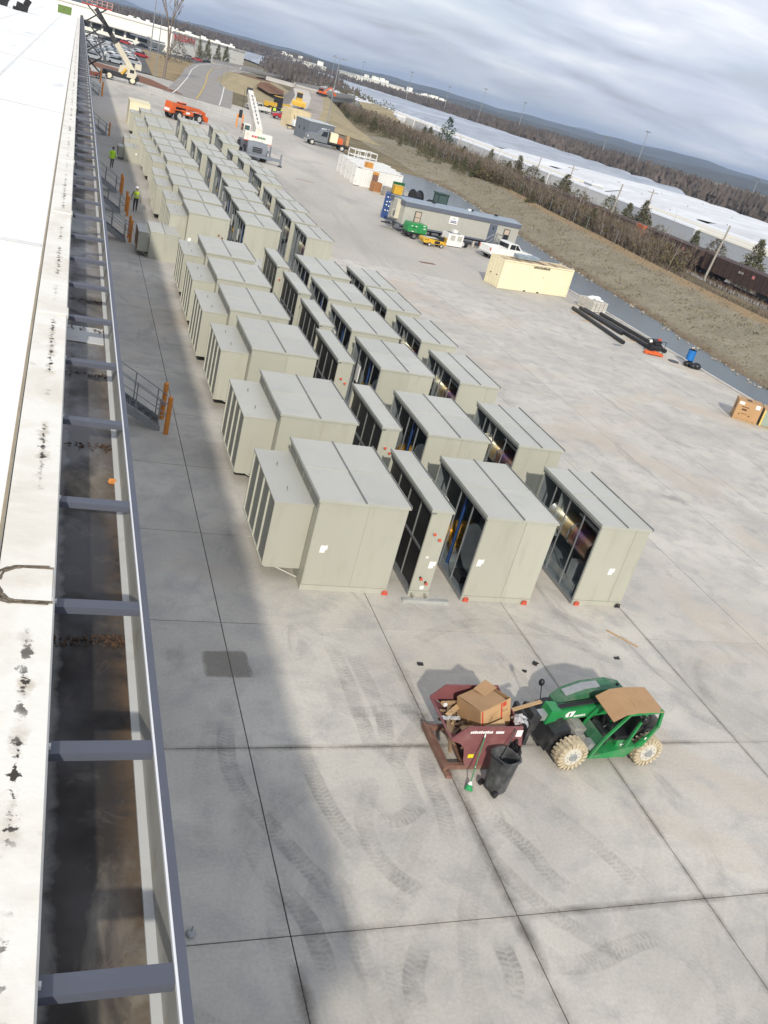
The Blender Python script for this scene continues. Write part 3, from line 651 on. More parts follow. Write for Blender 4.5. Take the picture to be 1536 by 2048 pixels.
def shackle(t, x, y, m=None):
    g = MB(); m = m or M_RED
    for i in range(9):
        a = R(-50)+R(280)*i/8; b = R(-50)+R(280)*(i+1)/8
        if i < 8: g.cyl((x+.07*math.cos(a), y-.05-.02*math.sin(a), .09+.075*math.sin(a)), (x+.07*math.cos(b), y-.05-.02*math.sin(b), .09+.075*math.sin(b)), .018, 6)
    g.cyl((x-.09, y-.04, .03),(x+.10, y-.04, .03), .022, 6).box(x-.05, x+.02, y-.06, y, .02, .10)
    g.build('shackle', m, t)
def unit_A(label, near):
    w = 2.58; t = thing('intake_section', label, 'air handler', (0,0,0), 0, 'hooded intake sections in the left column')
    MB().box(0, w, 0, D, 0, H-.056).build('cabinet', M_CAB, t); front(t, w, [1.42]); roof(t, w)
    hx, y0, y1, z0, z1 = -1.10, .42, 3.78, .40, 2.44
    g = MB().box(hx, -.01, y0, y0+.03, z0, z1-.03).box(hx, -.01, y1-.03, y1, z0, z1-.03).box(hx-.02, -.005, y0-.02, y1+.02, z1-.03, z1)
    hood = g.build('intake_hood', M_CAB, t)
    MB().box(hx-.015, -.01, y0-.015, y1+.015, z1+.001, z1+.009).build('hood_top', M_CABR, t)
    for k in range(4):
        a = y0+.03+(y1-y0-.06)*k/4; b = y0+.03+(y1-y0-.06)*(k+1)/4
        MB().box(hx+.05, hx+.07, a+.02, b-.02, z0+.03, z1-.06).build('filter_panel', M_LOUV, t)
    for k in range(5):
        a = y0+.03+(y1-y0-.06)*k/4; MB().box(hx, hx+.06, a-.018, a+.018, z0, z1-.03).build('mullion', M_MULL, t)
    MB().box(hx, hx+.06, y0, y1, z0, z0+.03).build('hood_sill', M_MULL, t)
    for k in range(4):
        a = .1+(D-.2)*k/4; MB().box(-.012, 0, a+.03, a+(D-.2)/4-.03, z1+.05, H-.12).build('side_panel', M_LOUV, t)
    if near:
        for y in (1.2, 2.75):
            g = MB()
            for i in range(8):
                a = math.pi*i/7; b = math.pi*(i+1)/7
                g.cyl((-.62,y+.045*math.cos(a),z1+.02+.09*math.sin(a)),(-.62,y+.045*math.cos(b),z1+.02+.09*math.sin(b)),.01,5)
            g.build('lifting_eye', M_SEAM, t)
        MB().bar((-.72,y0+.06,z0),(-.03,y0+.02,.12),.035).build('brace', M_MULL, t)
        MB().bar((-.72,y1-.06,z0),(-.03,y1-.02,.12),.035).build('brace', M_MULL, t)
    return t
def open_shell(t, w):
    MB().box(0, w, 0, .05, 0, H-.056).build('end_wall', M_CAB, t); MB().box(0, w, D-.05, D, 0, H-.056).build('end_wall', M_CAB, t)
    MB().box(w-.05, w, .051, D-.051, 0, H-.056).build('side_wall', M_CAB, t)
    MB().box(.01, w-.051, .051, .06, .14, H-.06).box(.01, w-.051, D-.06, D-.051, .14, H-.06).box(w-.06, w-.0505, .061, D-.061, .14, H-.06).build('lining', M_IN, t)
    MB().box(.0, w-.061, .061, D-.061, .02, .14).build('floor_pan', M_IN, t)
    MB().box(-.06, -.0, -.02, D+.02, .02, .13).build('bottom_rail', M_GALV, t)
    MB().box(-.05, .0, -.02, D+.02, H-.16, H-.08).build('top_rail', M_SEAM, t)
    for k in range(4):
        y = .04 if k == 0 else D*k/4
        MB().box(-.02, .02, y-.016, y+.016, .13, H-.16).build('strut', M_GALV, t)
def unit_C(label, near):
    w = 2.32; t = thing('fan_section', label, 'air handler', (0,0,0), 0, 'open sided fan sections in the third column')
    open_shell(t, w); front(t, w, [1.28]); roof(t, w)
    MB().box(1.9, w-.062, .3, D-.3, .15, H-.1).build('baffle', M_IN, t)
    MB().cyl((.42,1.02,1.2),(1.75,1.02,1.2),.78,26).build('fan_housing', M_IN, t)
    MB().box(.2,.28,1.9,1.98,.14,H-.2).build('blue_post', M_BLUE, t)
    MB().box(.2,1.7,2.0,3.4,.14,.42).build('motor_base', M_IN, t)
    g = MB().cyl((.35,2.75,.85),(1.2,2.75,.85),.36,16).box(.5,1.05,2.45,3.05,.42,.6).cyl((.2,2.75,.85),(.35,2.75,.85),.2,12); g.build('fan_motor', M_GOLD, t)
    if near:
        MB().box(.12,.16,2.9,3.35,1.15,1.85).build('notice_board', M_PAPER, t)
        MB().box(.15,.9,.7,1.2,.14,.38).build('crate', M_BLACK, t)
    return t
def unit_D(label, near):
    w = 1.80; t = thing('heater_section', label, 'air handler', (0,0,0), 0, 'open sided heater sections in the right column')
    open_shell(t, w); front(t, w, [1.28]); roof(t, w)
    MB().box(1.55, w-.062, .2, D-.2, .15, H-.1).build('baffle', M_SEAM, t)
    MB().cyl((.62,.55,1.55),(.62,3.3,1.55),.42,28).build('heat_drum', M_DRUM, t)
    MB().cyl((.62,1.72,1.55),(.62,1.80,1.55),.445,28).build('drum_band', M_SEAM, t)
    for k in range(3): MB().cyl((.35+.35*k,.25,2.35),(.35+.35*k,1.7,2.35),.055,8).build('tube', M_SEAM, t)
    MB().box(.1,1.5,.3,3.6,.14,.50).build('burner_deck', M_IN, t)
    MB().box(.06,.75,.62,.92,.5,1.12).build('control_box', M_IN, t)
    g = MB().box(.02,1.5,2.6,2.63,1.0,2.7); g.build('partition', M_IN, t)
    return t
def unit_B(label, near):
    w = .62; t = thing('coil_section', label, 'air handler', (0,0,0), 0, 'narrow coil sections in the second column')
    MB().box(.12, w, 0, D, 0, H-.056).build('casing', M_CAB, t); [MB().box(0, .1195, ya, ya+.05, 0, H-.056).build('end_cap', M_CAB, t) for ya in (0, D-.05)]
    front(t, w, []); roof(t, w, 2, 1)
    for r in range(2):
        z0, z1 = (.18, 1.40) if r == 0 else (1.48, H-.2)
        for k in range(4):
            a = .06+(D-.12)*k/4; b = .06+(D-.12)*(k+1)/4; MB().box(.085, .118, a+.025, b-.025, z0, z1).build('coil_panel', M_COIL, t)
    for k in range(1, 4):
        a = .06+(D-.12)*k/4; MB().box(.05, .118, a-.02, a+.02, .15, H-.15).build('coil_frame', M_SEAM, t)
    MB().box(.045, .118, .05, D-.05, 1.41, 1.47).build('coil_frame', M_GALV, t)
    MB().box(-.03, .118, -.01, D+.01, .02, .15).build('bottom_rail', M_GALV, t); MB().box(-.04, .118, -.02, D+.02, H-.16, H-.08).build('top_rail', M_SEAM, t)
    for k, (x, z) in enumerate(((.22,2.12),(.42,1.95),(.22,.62),(.42,.47)) if near else ((.25,1.7),(.45,1.55))):
        MB().cyl((x,-.015,z),(x,-.10,z),.04,10).build('pipe_stub', M_MULL if k < 2 else M_BLACK, t); MB().cyl((x,-.10,z),(x,-.13,z),.046,10).build('pipe_cap', M_RED, t)
    return t
def dup(proto, label, x, y, dz=0, rz=0, first=[]):
    if proto.name not in first:
        first.append(proto.name); KIDS[proto.name] = list(proto.children); c = proto; c['label'] = label
    else: c = copy_tree(proto, None, label)
    c.location = (x, y, 0); c.rotation_euler[2] = rz
    return c
ROWS = [20.42, 26.3, 32.85, 37.88, 43.1, 48.25]; R2 = [58.95, 64.0, 69.0, 73.8, 80.95, 86.0, 91.0, 96.1, 105.3, 110.0, 118.4]
AX = [7.05,7.11,7.22,7.08,7.19,7.26, 7.42,7.55,7.30,7.42,7.8,7.65,7.62,7.55,7.75,7.85,7.7]
BX = [10.35,10.62,10.73,11.08,11.2,11.1]
CX = [12.03,12.26,12.48,12.58,12.74,12.92, 11.0,11.34,11.5,11.95,12.35,12.2,11.8,11.75,11.9,12.1,12.3]
DX = [15.98,15.8,15.95,16.05,15.9,15.98, 15.05,15.02,15.55,15.42,15.8,16.2,15.8,15.45,15.65,15.95,16.2]
YD = {0:0,1:-.1,2:-.35,3:0,4:-.1,5:-.6}
ALLR = ROWS+R2
pA, pB, pC, pD = (f('x', True) for f in (unit_A, unit_B, unit_C, unit_D))
def ordl(i): return 'nearest' if i == 0 else ('farthest' if i == len(ALLR)-1 else ORD[i])
made = []
for i, y in enumerate(ALLR):
    fr = 'in the left column' if i in (0, 16) else 'from the near end of the left column'
    a = dup(pA, f'{ordl(i)} putty-coloured cabinet with a louvred intake hood {fr}', AX[i], y)
    c = dup(pC, f'{ordl(i)} open fan cabinet {"of" if i in (0,16) else "from the near end of"} the third column', CX[i], y-.12)
    d = dup(pD, f'{ordl(i)} open heater cabinet {"of" if i in (0,16) else "from the near end of"} the right column', DX[i], y+YD.get(i, -.3))
    if i < 6: b = dup(pB, f'{ORD[i] if i else "nearest"} narrow black coil section{" from the near end" if i else ""} between the hooded and fan cabinets', BX[i], y+(.1 if i == 2 else 0))
    else: b = None
    made.append((a, b, c, d))
# papers, lifting shackles and caps seen on the front row only
a, b, c, d = made[0]
paper(a, .30, 1.22); paper(b, .36, .95); MB().box(.2,.28,-.018,-.0145,1.28,1.34).build('paper_sheet', M_PAPER, b); MB().box(.3,.42,-.018,-.0145,.22,.34).build('paper_sheet', M_PAPER, b)
paper(c, .12, 1.2); paper(d, .86, 1.15)
shackle(a, 2.52, -.06); shackle(c, .1, -.06); shackle(c, 2.1, -.06); shackle(d, .1, -.06); shackle(d, 1.65, -.06, M_BLACK)
MB().box(-.30,1.15,-.42,-.30,0,.09).build('skid_beam', mat('pale_galvanised',(.50,.52,.50),.4,.4,var=.1), b)
for x in (.08, .5): MB().box(x-.03,x+.03,-.30,-.03,.0,.12).build('skid_foot', M_CAB, b)
paper(made[6][0], .14, 1.0, 1.1); 
for x, z in ((2.02,1.75),(2.25,1.62)): MB().cyl((x,-.015,z),(x,-.06,z),.07,8).build('pipe_cap', mat('rusty_cap',(.22,.09,.05),.7), made[6][0])
# small hooded units standing apart on the left
def small_unit(label, w, d, h, hood):
    t = thing('small_air_handler', label, 'air handler', (0,0,0), 0, 'small hooded units by the dock')
    MB().box(0,w,0,d,0,h-.05).build('cabinet', M_CAB, t)
    for k in range(2): MB().box(-.03+(w+.06)*k/2+.01,-.03+(w+.06)*(k+1)/2-.01,-.03,d+.03,h-.049,h).build('roof_panel', M_CABR, t)
    MB().box(w/2-.02,w/2+.02,-.04,d+.04,h-.045,h+.015).build('roof_seam', M_SEAM, t)
    MB().box(.01,w/2-.01,-.012,0,.12,h-.1).build('front_panel', M_CAB, t); MB().box(w/2+.01,w-.01,-.012,0,.12,h-.1).build('front_panel', M_CAB, t)
    MB().box(-hood,-.01,.2,d-.2,.30,h-.22).build('intake_hood', M_CAB, t); MB().box(-hood-.02,-.01,.18,d-.18,h-.219,h-.2).build('hood_top', M_CABR, t)
    MB().box(-hood-.015,-hood-.001,.25,d-.25,.34,h-.3).build('rust_panel', mat('rust_filter',(.22,.13,.07),.8,var=.2), t)
    MB().bar((-hood*.6,.25,.3),(-.02,.22,.06),.03).build('brace', M_MULL, t)
    return t
u = small_unit('small hooded unit standing alone beside the dock, half in the building shadow', 1.68, 2.9, 1.66, .66); u.location = (5.08, 56.85, 0)
u = small_unit('low hooded unit nearest the worker in the long lime shirt', 1.75, 2.4, 1.42, .55); u.location = (5.12, 95.6, 0); paper(u, 1.05, .75, .9)
u = small_unit('low hooded unit directly behind the one near the lime-shirted worker', 1.6, 2.4, 1.42, .6); u.location = (6.0, 103.5, 0); paper(u, .75, .7, .9)
# ================================================================ TELEHANDLER, TIPPING HOPPER and what lies by them
M_GREEN = mat('machine_green', (.018, .24, .065), .42, var=.14, scale=3, dirt=(.13,.22,.13), dscale=2.2, dlo=.52, dhi=.75, coat=.2)
M_GREEND = mat('dusty_green', (.035, .15, .07), .55, var=.2, scale=4, dirt=(.16,.18,.14), dscale=2, dlo=.45, dhi=.7)
M_DARK = mat('black_plastic', (.022, .023, .025), .5, var=.3, scale=4, dirt=(.09,.085,.08), dscale=2.5, dlo=.5, dhi=.75)
M_TYRE = mat('dusty_tan_tyre', (.50, .43, .30), .85, var=.14, scale=6, dirt=(.30,.25,.17), dscale=5, dlo=.5, dhi=.75)
M_RIM = mat('cream_rim', (.58, .55, .47), .6, var=.1, scale=5, dirt=(.38,.34,.27), dscale=5)
M_HUB = mat('hub_steel', (.33, .34, .34), .5, .3, var=.15, scale=8)
M_CARD = mat('cardboard', (.40, .245, .125), .85, var=.08, scale=4, dirt=(.32,.19,.10), dscale=2, dlo=.5, dhi=.8)
M_SEATV = mat('seat_vinyl', (.012,.012,.014), .4, var=.1)
M_GLASS = mat('smoked_glass', (.05,.07,.065), .08, var=.05)
def tele_wheel(t, x, y, rr, side):
    wd = .30; y0, y1 = (y, y+wd) if side < 0 else (y-wd, y)
    yo = y0 if side < 0 else y1
    o = MB().cyl((x,y0+.02,rr),(x,y1-.02,rr),rr-.045,30).build('wheel', M_TYRE, t)
    g = MB()
    for k in range(20):                      # chunky staggered lugs wrapping on to the sidewall
        for s in (0, 1):
            a = 2*math.pi*(k+.5*s)/20; ca, sa = math.cos(a), math.sin(a); rad = Vector((ca,0,sa)); tan = Vector((-sa,0,ca)); c = Vector((x,0,rr))
            ya, yb = (y0, y0+wd*.56) if s == 0 else (y1-wd*.56, y1)
            sk = .05*(1 if s == 0 else -1)
            vs = []
            for yy, kk in ((ya, 0), (yb, 1)):
                sh = tan*(sk*(kk if s == 0 else 1-kk))
                for r_, hw in ((rr-.06,.034),(rr,.026)):
                    for q in (-1, 1):
                        p = c+rad*r_+tan*(hw*q)+sh; vs.append((p.x, yy, p.z))
            g.add(vs, [(0,1,3,2),(4,6,7,5),(0,4,5,1),(2,3,7,6),(0,2,6,4),(1,5,7,3)])
            ye = ya if s == 0 else yb; dy = .02 if s == 0 else -.02; vs = []
            for yy in (ye-dy*.6, ye+dy):
                for r_ in (rr-.13, rr-.03):
                    for q in (-1, 1):
                        p = c+rad*r_+tan*(.03*q); vs.append((p.x, yy, p.z))
            g.add(vs, [(0,1,3,2),(4,6,7,5),(0,4,5,1),(2,3,7,6),(0,2,6,4),(1,5,7,3)])
    g.build('tyre_lugs', M_TYRE, o, recalc=True)
    dn = -1 if side < 0 else 1
    MB().cyl((x,yo-dn*.02,rr),(x,yo+dn*.012,rr),rr*.60,24,rr*.56).build('rim', M_RIM, o)
    g = MB().cyl((x,yo,rr),(x,yo+dn*.04,rr),rr*.30,14,rr*.24)
    for k in range(8):
        a = 2*math.pi*k/8; g.cyl((x+rr*.40*math.cos(a),yo+dn*.01,rr+rr*.40*math.sin(a)),(x+rr*.40*math.cos(a),yo+dn*.03,rr+rr*.40*math.sin(a)),.014,6)
    g.build('hub', M_HUB, o)
    return o
th = thing('telehandler', 'small green telehandler with cream tyres and cardboard over its cab roof', 'telehandler', (13.1, 14.05, 0), R(2.5))
# local frame: machine looks towards -x; near side is -y
for x, s in ((-1.12,-1),(-1.12,1),(1.06,-1),(1.06,1)): tele_wheel(th, x, -.78 if s < 0 else .78, .40, s)
MB().prism([(-1.15,.32),(1.25,.32),(1.38,.55),(1.38,.78),(.9,.85),(-.55,.60),(-1.2,.55)], 'y', -.40, .40).build('chassis', M_DARK, th, recalc=True)
for x in (-1.12, 1.06): MB().cyl((x,-.5,.40),(x,.5,.40),.09,10).build('axle', M_DARK, th)
# near-side cab: green floor tub, open frame, seat
g = MB().prism([(-.64,.28),(.42,.28),(.62,.52),(.60,.62),(-.66,.34)], 'y', -.74, -.02); cab = g.build('cab', M_GREEN, th, recalc=True)
MB().box(-.62,.40,-.72,-.06,.345,.36).build('cab_floor', M_GREEND, cab)
MB().box(.12,.50,-.62,-.10,.36,.70).build('seat_box', M_GREEN, cab)
MB().prism([(.02,.70),(.52,.70),(.55,.76),(.50,.82),(.06,.80)], 'y', -.60, -.12).build('seat', M_SEATV, cab, recalc=True)
MB().prism([(.44,.80),(.54,.80),(.70,1.28),(.60,1.30)], 'y', -.58, -.14).build('seat_back', M_SEATV, cab, recalc=True)
g = MB()
for y in (-.75, -.02):
    g.bar((-.64,y,.33),(-.40,y,.92),.055); g.bar((-.40,y,.92),(.02,y,1.58),.055); g.bar((.0,y,1.60),(.92,y,1.66),.06)
    g.bar((.92,y,1.68),(1.0,y,1.20),.07); g.bar((1.0,y,1.22),(.72,y,.62),.07); g.bar((.60,y,.60),(.72,y,.66),.07)
    g.bar((.50,y,1.62),(.28,y,.62),.05)
for p in ((0,1.59),(.92,1.66),(-.64,.34)): g.bar((p[0],-.75,p[1]),(p[0],-.02,p[1]),.055)
g.build('cab_frame', M_GREEN, cab)
MB().add([(-.62,-.70,.36),(-.62,-.06,.36),(-.42,-.06,.88),(-.42,-.70,.88),(-.605,-.70,.36),(-.605,-.06,.36),(-.405,-.06,.88),(-.405,-.70,.88)],[(0,3,2,1),(4,5,6,7),(0,1,5,4),(2,3,7,6)]).build('front_panel', M_GREEND, cab, recalc=True)
MB().prism([(-1.02,.62),(-.66,.50),(-.60,.60),(-.72,.74),(-.98,.78)], 'y', -.44, -.02).build('front_cowl', mat('dusty_cowl',(.23,.225,.205),.75,var=.3,scale=6), th, recalc=True)
MB().prism([(.58,.62),(.98,1.12),(.80,.60)], 'y', -.765, -.70).build('cab_corner_panel', M_GREEN, cab, recalc=True)
MB().prism([(-.44,.62),(-.18,.55),(-.10,.84),(-.34,.94)], 'y', -.60, -.10).build('dashboard', M_DARK, cab, recalc=True)
g = MB()
for k in range(14): a, b = 2*math.pi*k/14, 2*math.pi*(k+1)/14; g.cyl((-.10+.05*math.cos(a),-.36+.15*math.sin(a),.98+.13*math.cos(a)),(-.10+.05*math.cos(b),-.36+.15*math.sin(b),.98+.13*math.cos(b)),.014,5)
g.cyl((-.2,-.36,.9),(-.10,-.36,.98),.02,6); g.build('steering_wheel', M_SEATV, cab)
for k in range(3): MB().cyl((.05,-.10-.03*k,.72),(.02,-.09-.03*k,.98),.012,5).build('lever', M_DARK, cab)
# cardboard laid over the roof
g = MB(); xs = [-.42,-.10,.24,.58,.94]; zs = [1.46,1.66,1.70,1.705,1.69]
for i in range(4): g.add([(xs[i],-.80,zs[i]-.03),(xs[i+1],-.80,zs[i+1]-.02),(xs[i+1],.06,zs[i+1]+.02),(xs[i],.06,zs[i]+.02),(xs[i],-.80,zs[i]-.018),(xs[i+1],-.80,zs[i+1]-.008),(xs[i+1],.06,zs[i+1]+.032),(xs[i],.06,zs[i]+.032)],[(3,2,1,0),(4,5,6,7),(0,1,5,4),(1,2,6,5),(2,3,7,6),(3,0,4,7)])
g.build('roof_card', M_CARD, cab, ang=10)
for x in (.22,.56): MB().box(x-.006,x+.006,-.6,.02,1.706,1.716).build('card_crease', mat('card_crease',(.46,.30,.17),.9), cab)
# boom along the far side, engine hood beyond
MB().prism([(-1.42,.74),(.95,1.02),(1.02,1.26),(.72,1.30),(-1.42,.99)], 'y', .06, .34).build('boom', M_GREEN, th, recalc=True)
MB().prism([(-1.95,.72),(-1.40,.78),(-1.40,.95),(-1.95,.89)], 'y', .09, .31).build('boom_inner', mat('boom_steel',(.42,.43,.43),.4,.5,var=.15), th, recalc=True)
MB().prism([(-1.56,.70),(-1.30,.72),(-1.22,1.08),(-1.50,1.10)], 'y', .02, .38).build('boom_collar', M_GREEN, th, recalc=True)
MB().bar((-1.45,.20,1.03),(.7,.20,1.34),.11,.02).build('hose_tray', M_DARK, th)
for y in (.15,.20,.25): MB().path([(-1.4,y,1.05),(-.4,y,1.20),(.6,y,1.35)],.014,5).build('hose', M_SEATV, th)
MB().prism([(-1.05,.55),(.82,.62),(.95,1.10),(.80,1.32),(.35,1.42),(-.35,1.34),(-.85,1.14),(-1.05,.90)], 'y', .40, .84).build('engine_hood', M_GREEND, th, recalc=True)
MB().prism([(-.85,1.12),(-.34,1.325),(.05,1.36),(.05,1.40),(-.36,1.36),(-.87,1.155)], 'y', .50, .74).build('hood_vent', M_HUB, th, recalc=True)
MB().cyl((.62,.60,1.0),(.62,.60,1.42),.035,8).build('exhaust', M_DARK, th)
MB().prism([(1.0,.42),(1.44,.48),(1.46,1.0),(1.10,1.18),(.98,1.10)], 'y', -.32, .40).build('rear_cover', M_DARK, th, recalc=True)
for y in (-.26, .34): MB().box(1.455,1.475,y-.05,y+.05,.78,.88).build('tail_light', M_RED, th)
# front: mudguards, carriage, forks
for s in (-1, 1):
    g = MB(); y0, y1 = (-.80,-.46) if s < 0 else (.46,.80)
    for k in range(5):
        a, b = R(25+26*k), R(25+26*(k+1))
        if s < 0 and k > 3: continue
        g.add([(-1.12+.47*math.cos(q), y, .40+.47*math.sin(q)) for q in (a, b) for y in (y0, y1)], [(0,1,3,2)])
    if s > 0: g.build('mudguard', M_DARK, th)
MB().prism([(-.72,.50),(-.40,.42),(-.34,.62),(-.66,.66)], 'y', -.66, -.42).build('step', M_HUB, th, recalc=True)
MB().prism([(-1.62,.22),(-1.34,.26),(-1.02,.62),(-1.10,.86),(-1.50,.72)], 'y', -.34, .36).build('front_fender_box', M_DARK, th, recalc=True)
MB().prism([(-1.00,.58),(-.70,.60),(-.60,.80),(-.90,.84)], 'y', -.30, .10).build('valve_block', mat('dusty_grey',(.26,.25,.22),.7,var=.25,scale=6), th, recalc=True)
MB().prism([(-2.12,.50),(-1.86,.56),(-1.78,.98),(-2.02,1.06)], 'y', -.05, .46).build('quick_hitch', M_DARK, th, recalc=True)
MB().box(-2.16,-2.06,-.20,.62,.30,.92).build('carriage', M_DARK, th)
for y in (-.10,.50): MB().box(-3.3,-2.1,y-.05,y+.05,.17,.21).build('fork', M_DARK, th)
for (x,y,z) in ((.40,-.86,1.52),(-1.45,.80,1.32)):
    MB().ball((x,y,z),.075,10,6,1.3).build('mirror', M_SEATV, th); MB().path([(x,y,z),(x+.05,y+.12,z-.1)],.012,5).build('mirror_arm', M_SEATV, th)
MB().ball((.55,.72,1.30),.06,10,6).build('work_lamp', M_SEATV, th); MB().path([(-1.35,.72,.80),(-1.45,.78,1.30)],.012,5).build('mirror_arm', M_SEATV, th)
M_DEC = mat('decal_white',(.78,.78,.76),.6)
MB().prism([(-1.02,.86),(-.84,.885),(-.80,1.045),(-.98,1.02),(-1.05,.93)], 'y', .052, .059).build('boom_emblem', M_DEC, th, recalc=True)
MB().prism([(-.955,.89),(-.92,.895),(-.91,1.0),(-.945,.99)], 'y', .048, .0515).build('emblem_stripe', M_SEATV, th, recalc=True)
[MB().box(-.79+.045*k,-.76+.045*k,.052,.057,.885+.0063*k-.02,.885+.0063*k+.03).build('lettering', M_DEC, th) for k in range(7)]
for (x,z) in ((.80,.86),(.30,.56)): MB().box(x-.05,x+.05,-.772 if x > .5 else -.632,-.766 if x > .5 else -.621,z-.03,z+.03).build('decal', M_DEC, th)

# ---------------------------------------------------------------- hopper
M_MAR = mat('maroon_paint', (.205, .075, .078), .5, var=.12, scale=2, dirt=(.27,.14,.13), dscale=2.5, dlo=.5, dhi=.78)
M_RUST = mat('rusty_frame', (.19, .10, .075), .75, var=.25, scale=5, dirt=(.30,.19,.12), dscale=4)
M_WOOD = mat('raw_wood', (.42, .28, .145), .8, var=.18, scale=3, stretch=(1,8,1))
M_WOODD = mat('weathered_wood', (.25, .165, .095), .85, var=.25, scale=3, stretch=(8,1,1))
hp = thing('tipping_hopper', 'maroon steel tipping hopper on a fork base, full of wood scrap', 'hopper')
prof_ = [(9.34,.16),(10.55,.16),(10.62,.5),(10.42,1.25),(9.07,1.25),(8.78,.92),(8.80,.88)]
curve = [(9.02,.80),(9.14,.66),(9.19,.50),(9.22,.34),(9.27,.24)]
pan = prof_+curve
for y in (13.28, 14.70): MB().prism(pan, 'y', y-.012, y+.012).build('side_plate', M_MAR, hp, recalc=True)
MB().add([(10.62,13.29,.5),(10.62,14.69,.5),(10.42,14.69,1.25),(10.42,13.29,1.25),(10.60,13.29,.5),(10.60,14.69,.5),(10.40,14.69,1.25),(10.40,13.29,1.25)],[(0,1,2,3),(7,6,5,4),(3,2,6,7)]).build('end_plate', M_MAR, hp, recalc=True)
g = MB(); inn = [(10.6,.5),(10.45,.30),(9.75,.34),(8.80,.90)]
for a, b in zip(inn, inn[1:]): g.add([(a[0],13.29,a[1]),(a[0],14.69,a[1]),(b[0],14.69,b[1]),(b[0],13.29,b[1])],[(0,1,2,3)])
g.build('floor_plate', M_MAR, hp, recalc=True)
g = MB()
for y in (13.28,14.70): g.bar((9.07,y,1.255),(10.42,y,1.255),.04,.03).bar((8.77,y,.92),(9.07,y,1.255),.04,.03)
g.bar((8.78,13.28,.91),(8.78,14.70,.91),.05,.03); g.build('rim_bar', M_MAR, hp)
for y in (13.34, 14.60): MB().box(8.86,10.7,y-.05,y+.05,.04,.16).build('base_rail', M_RUST, hp)
for x in (8.92, 9.35, 9.75, 10.2): MB().box(x-.05,x+.05,13.40,14.54,.05,.14).build('cross_member', M_RUST, hp)
MB().box(8.80,8.87,13.22,14.72,.02,.17).build('front_bar', M_RUST, hp); MB().box(8.82,8.96,13.06,13.22,.0,.08).build('tie_plate', M_RUST, hp)
[MB().box(9.16+.05*k,9.20+.05*k,13.262,13.267,1.12-.025,1.12+.03+.008*(k%3)).build('lettering', M_DEC, hp) for k in range(11)]
MB().box(9.78,9.98,13.262,13.267,1.09,1.15).build('decal', M_DEC, hp); MB().box(10.30,10.45,13.262,13.267,1.0,1.18).build('decal', M_DEC, hp)
MB().box(9.30,9.44,13.262,13.267,.40,.50).build('decal', mat('yellow_decal',(.75,.62,.02),.6), hp, label='yellow warning sticker')
def plank(c, size, rot, m, label, nm='board', group='wood scraps in the hopper'): return _pl(c, size, rot, m, label, nm, group)
def _pl(c, size, rot, m, label, nm, group):
    o = MB().obox((0,0,0), size).build(nm, m, label=label, cat='board', group=group); o.location = c; o.rotation_euler = rot; return o
plank((9.05,14.0,.86),(.30,1.0,.02),(.05,.62,-.35),M_WOODD,'broad brown board lying across the hopper mouth')
plank((8.97,13.75,.74),(.10,1.3,.03),(.1,.6,-.30),M_WOODD,'narrow weathered plank along the left lip of the hopper')
plank((9.30,14.3,.98),(.12,.9,.03),(.1,.3,-.9),M_WOOD,'short pale plank behind the big carton in the hopper')
plank((9.32,13.62,.92),(.50,.16,.03),(.2,.2,.35),M_WOOD,'short pale plank in front of the broad brown board')
plank((9.90,13.48,1.04),(.55,.30,.03),(.9,-.1,.35),M_WOOD,'yellowish plywood piece leaning on the near side of the hopper')
plank((9.42,13.95,.75),(.9,.12,.03),(.2,.4,.9),M_WOODD,'dark plank buried under the scrap beneath the big carton')
plank((9.15,14.45,.95),(.5,.08,.06),(.1,.2,.3),M_WOOD,'square-cut timber offcut by the far side of the hopper')
plank((10.85,14.0,1.26),(.85,.09,.03),(.0,-.12,.22),M_WOOD,'pale lath sticking out of the hopper towards the telehandler')
for k, (x,y,z,a) in enumerate([(9.2,14.2,.92,.4),(9.05,13.9,.90,1.0),(9.55,13.45,.95,-.3),(9.9,14.55,1.05,.8),(9.0,14.25,.88,.1),(9.45,14.0,.88,1.3)]):
    _pl((x,y,z),(.34,.05,.025),(.15*k-.3,.25,a),M_WOOD if k % 2 else M_WOODD,['splinter lying far side of the hopper behind the broad board','splinter lying across the middle of the broad brown board','splinter lying below the big carton near side','splinter behind the big carton at the far side plate','splinter by the white foam block','splinter left of the big carton foot'][k],'splinter','splinters in the hopper')
ms = MB(); rl = random.Random(9)
for i in range(90): ms.obox((rl.uniform(8.95,10.3),rl.uniform(13.35,14.6),rl.uniform(.55,.86)),(rl.uniform(.05,.3),rl.uniform(.03,.12),.02),(rl.uniform(-.6,.6),rl.uniform(-.6,.6),rl.uniform(0,3)))
ms.build('scrap_pile', mat('mixed_scrap',(.20,.145,.09),.9,var=.5,scale=7), kind='stuff', label='loose wood and card scraps filling the hopper', cat='scrap')
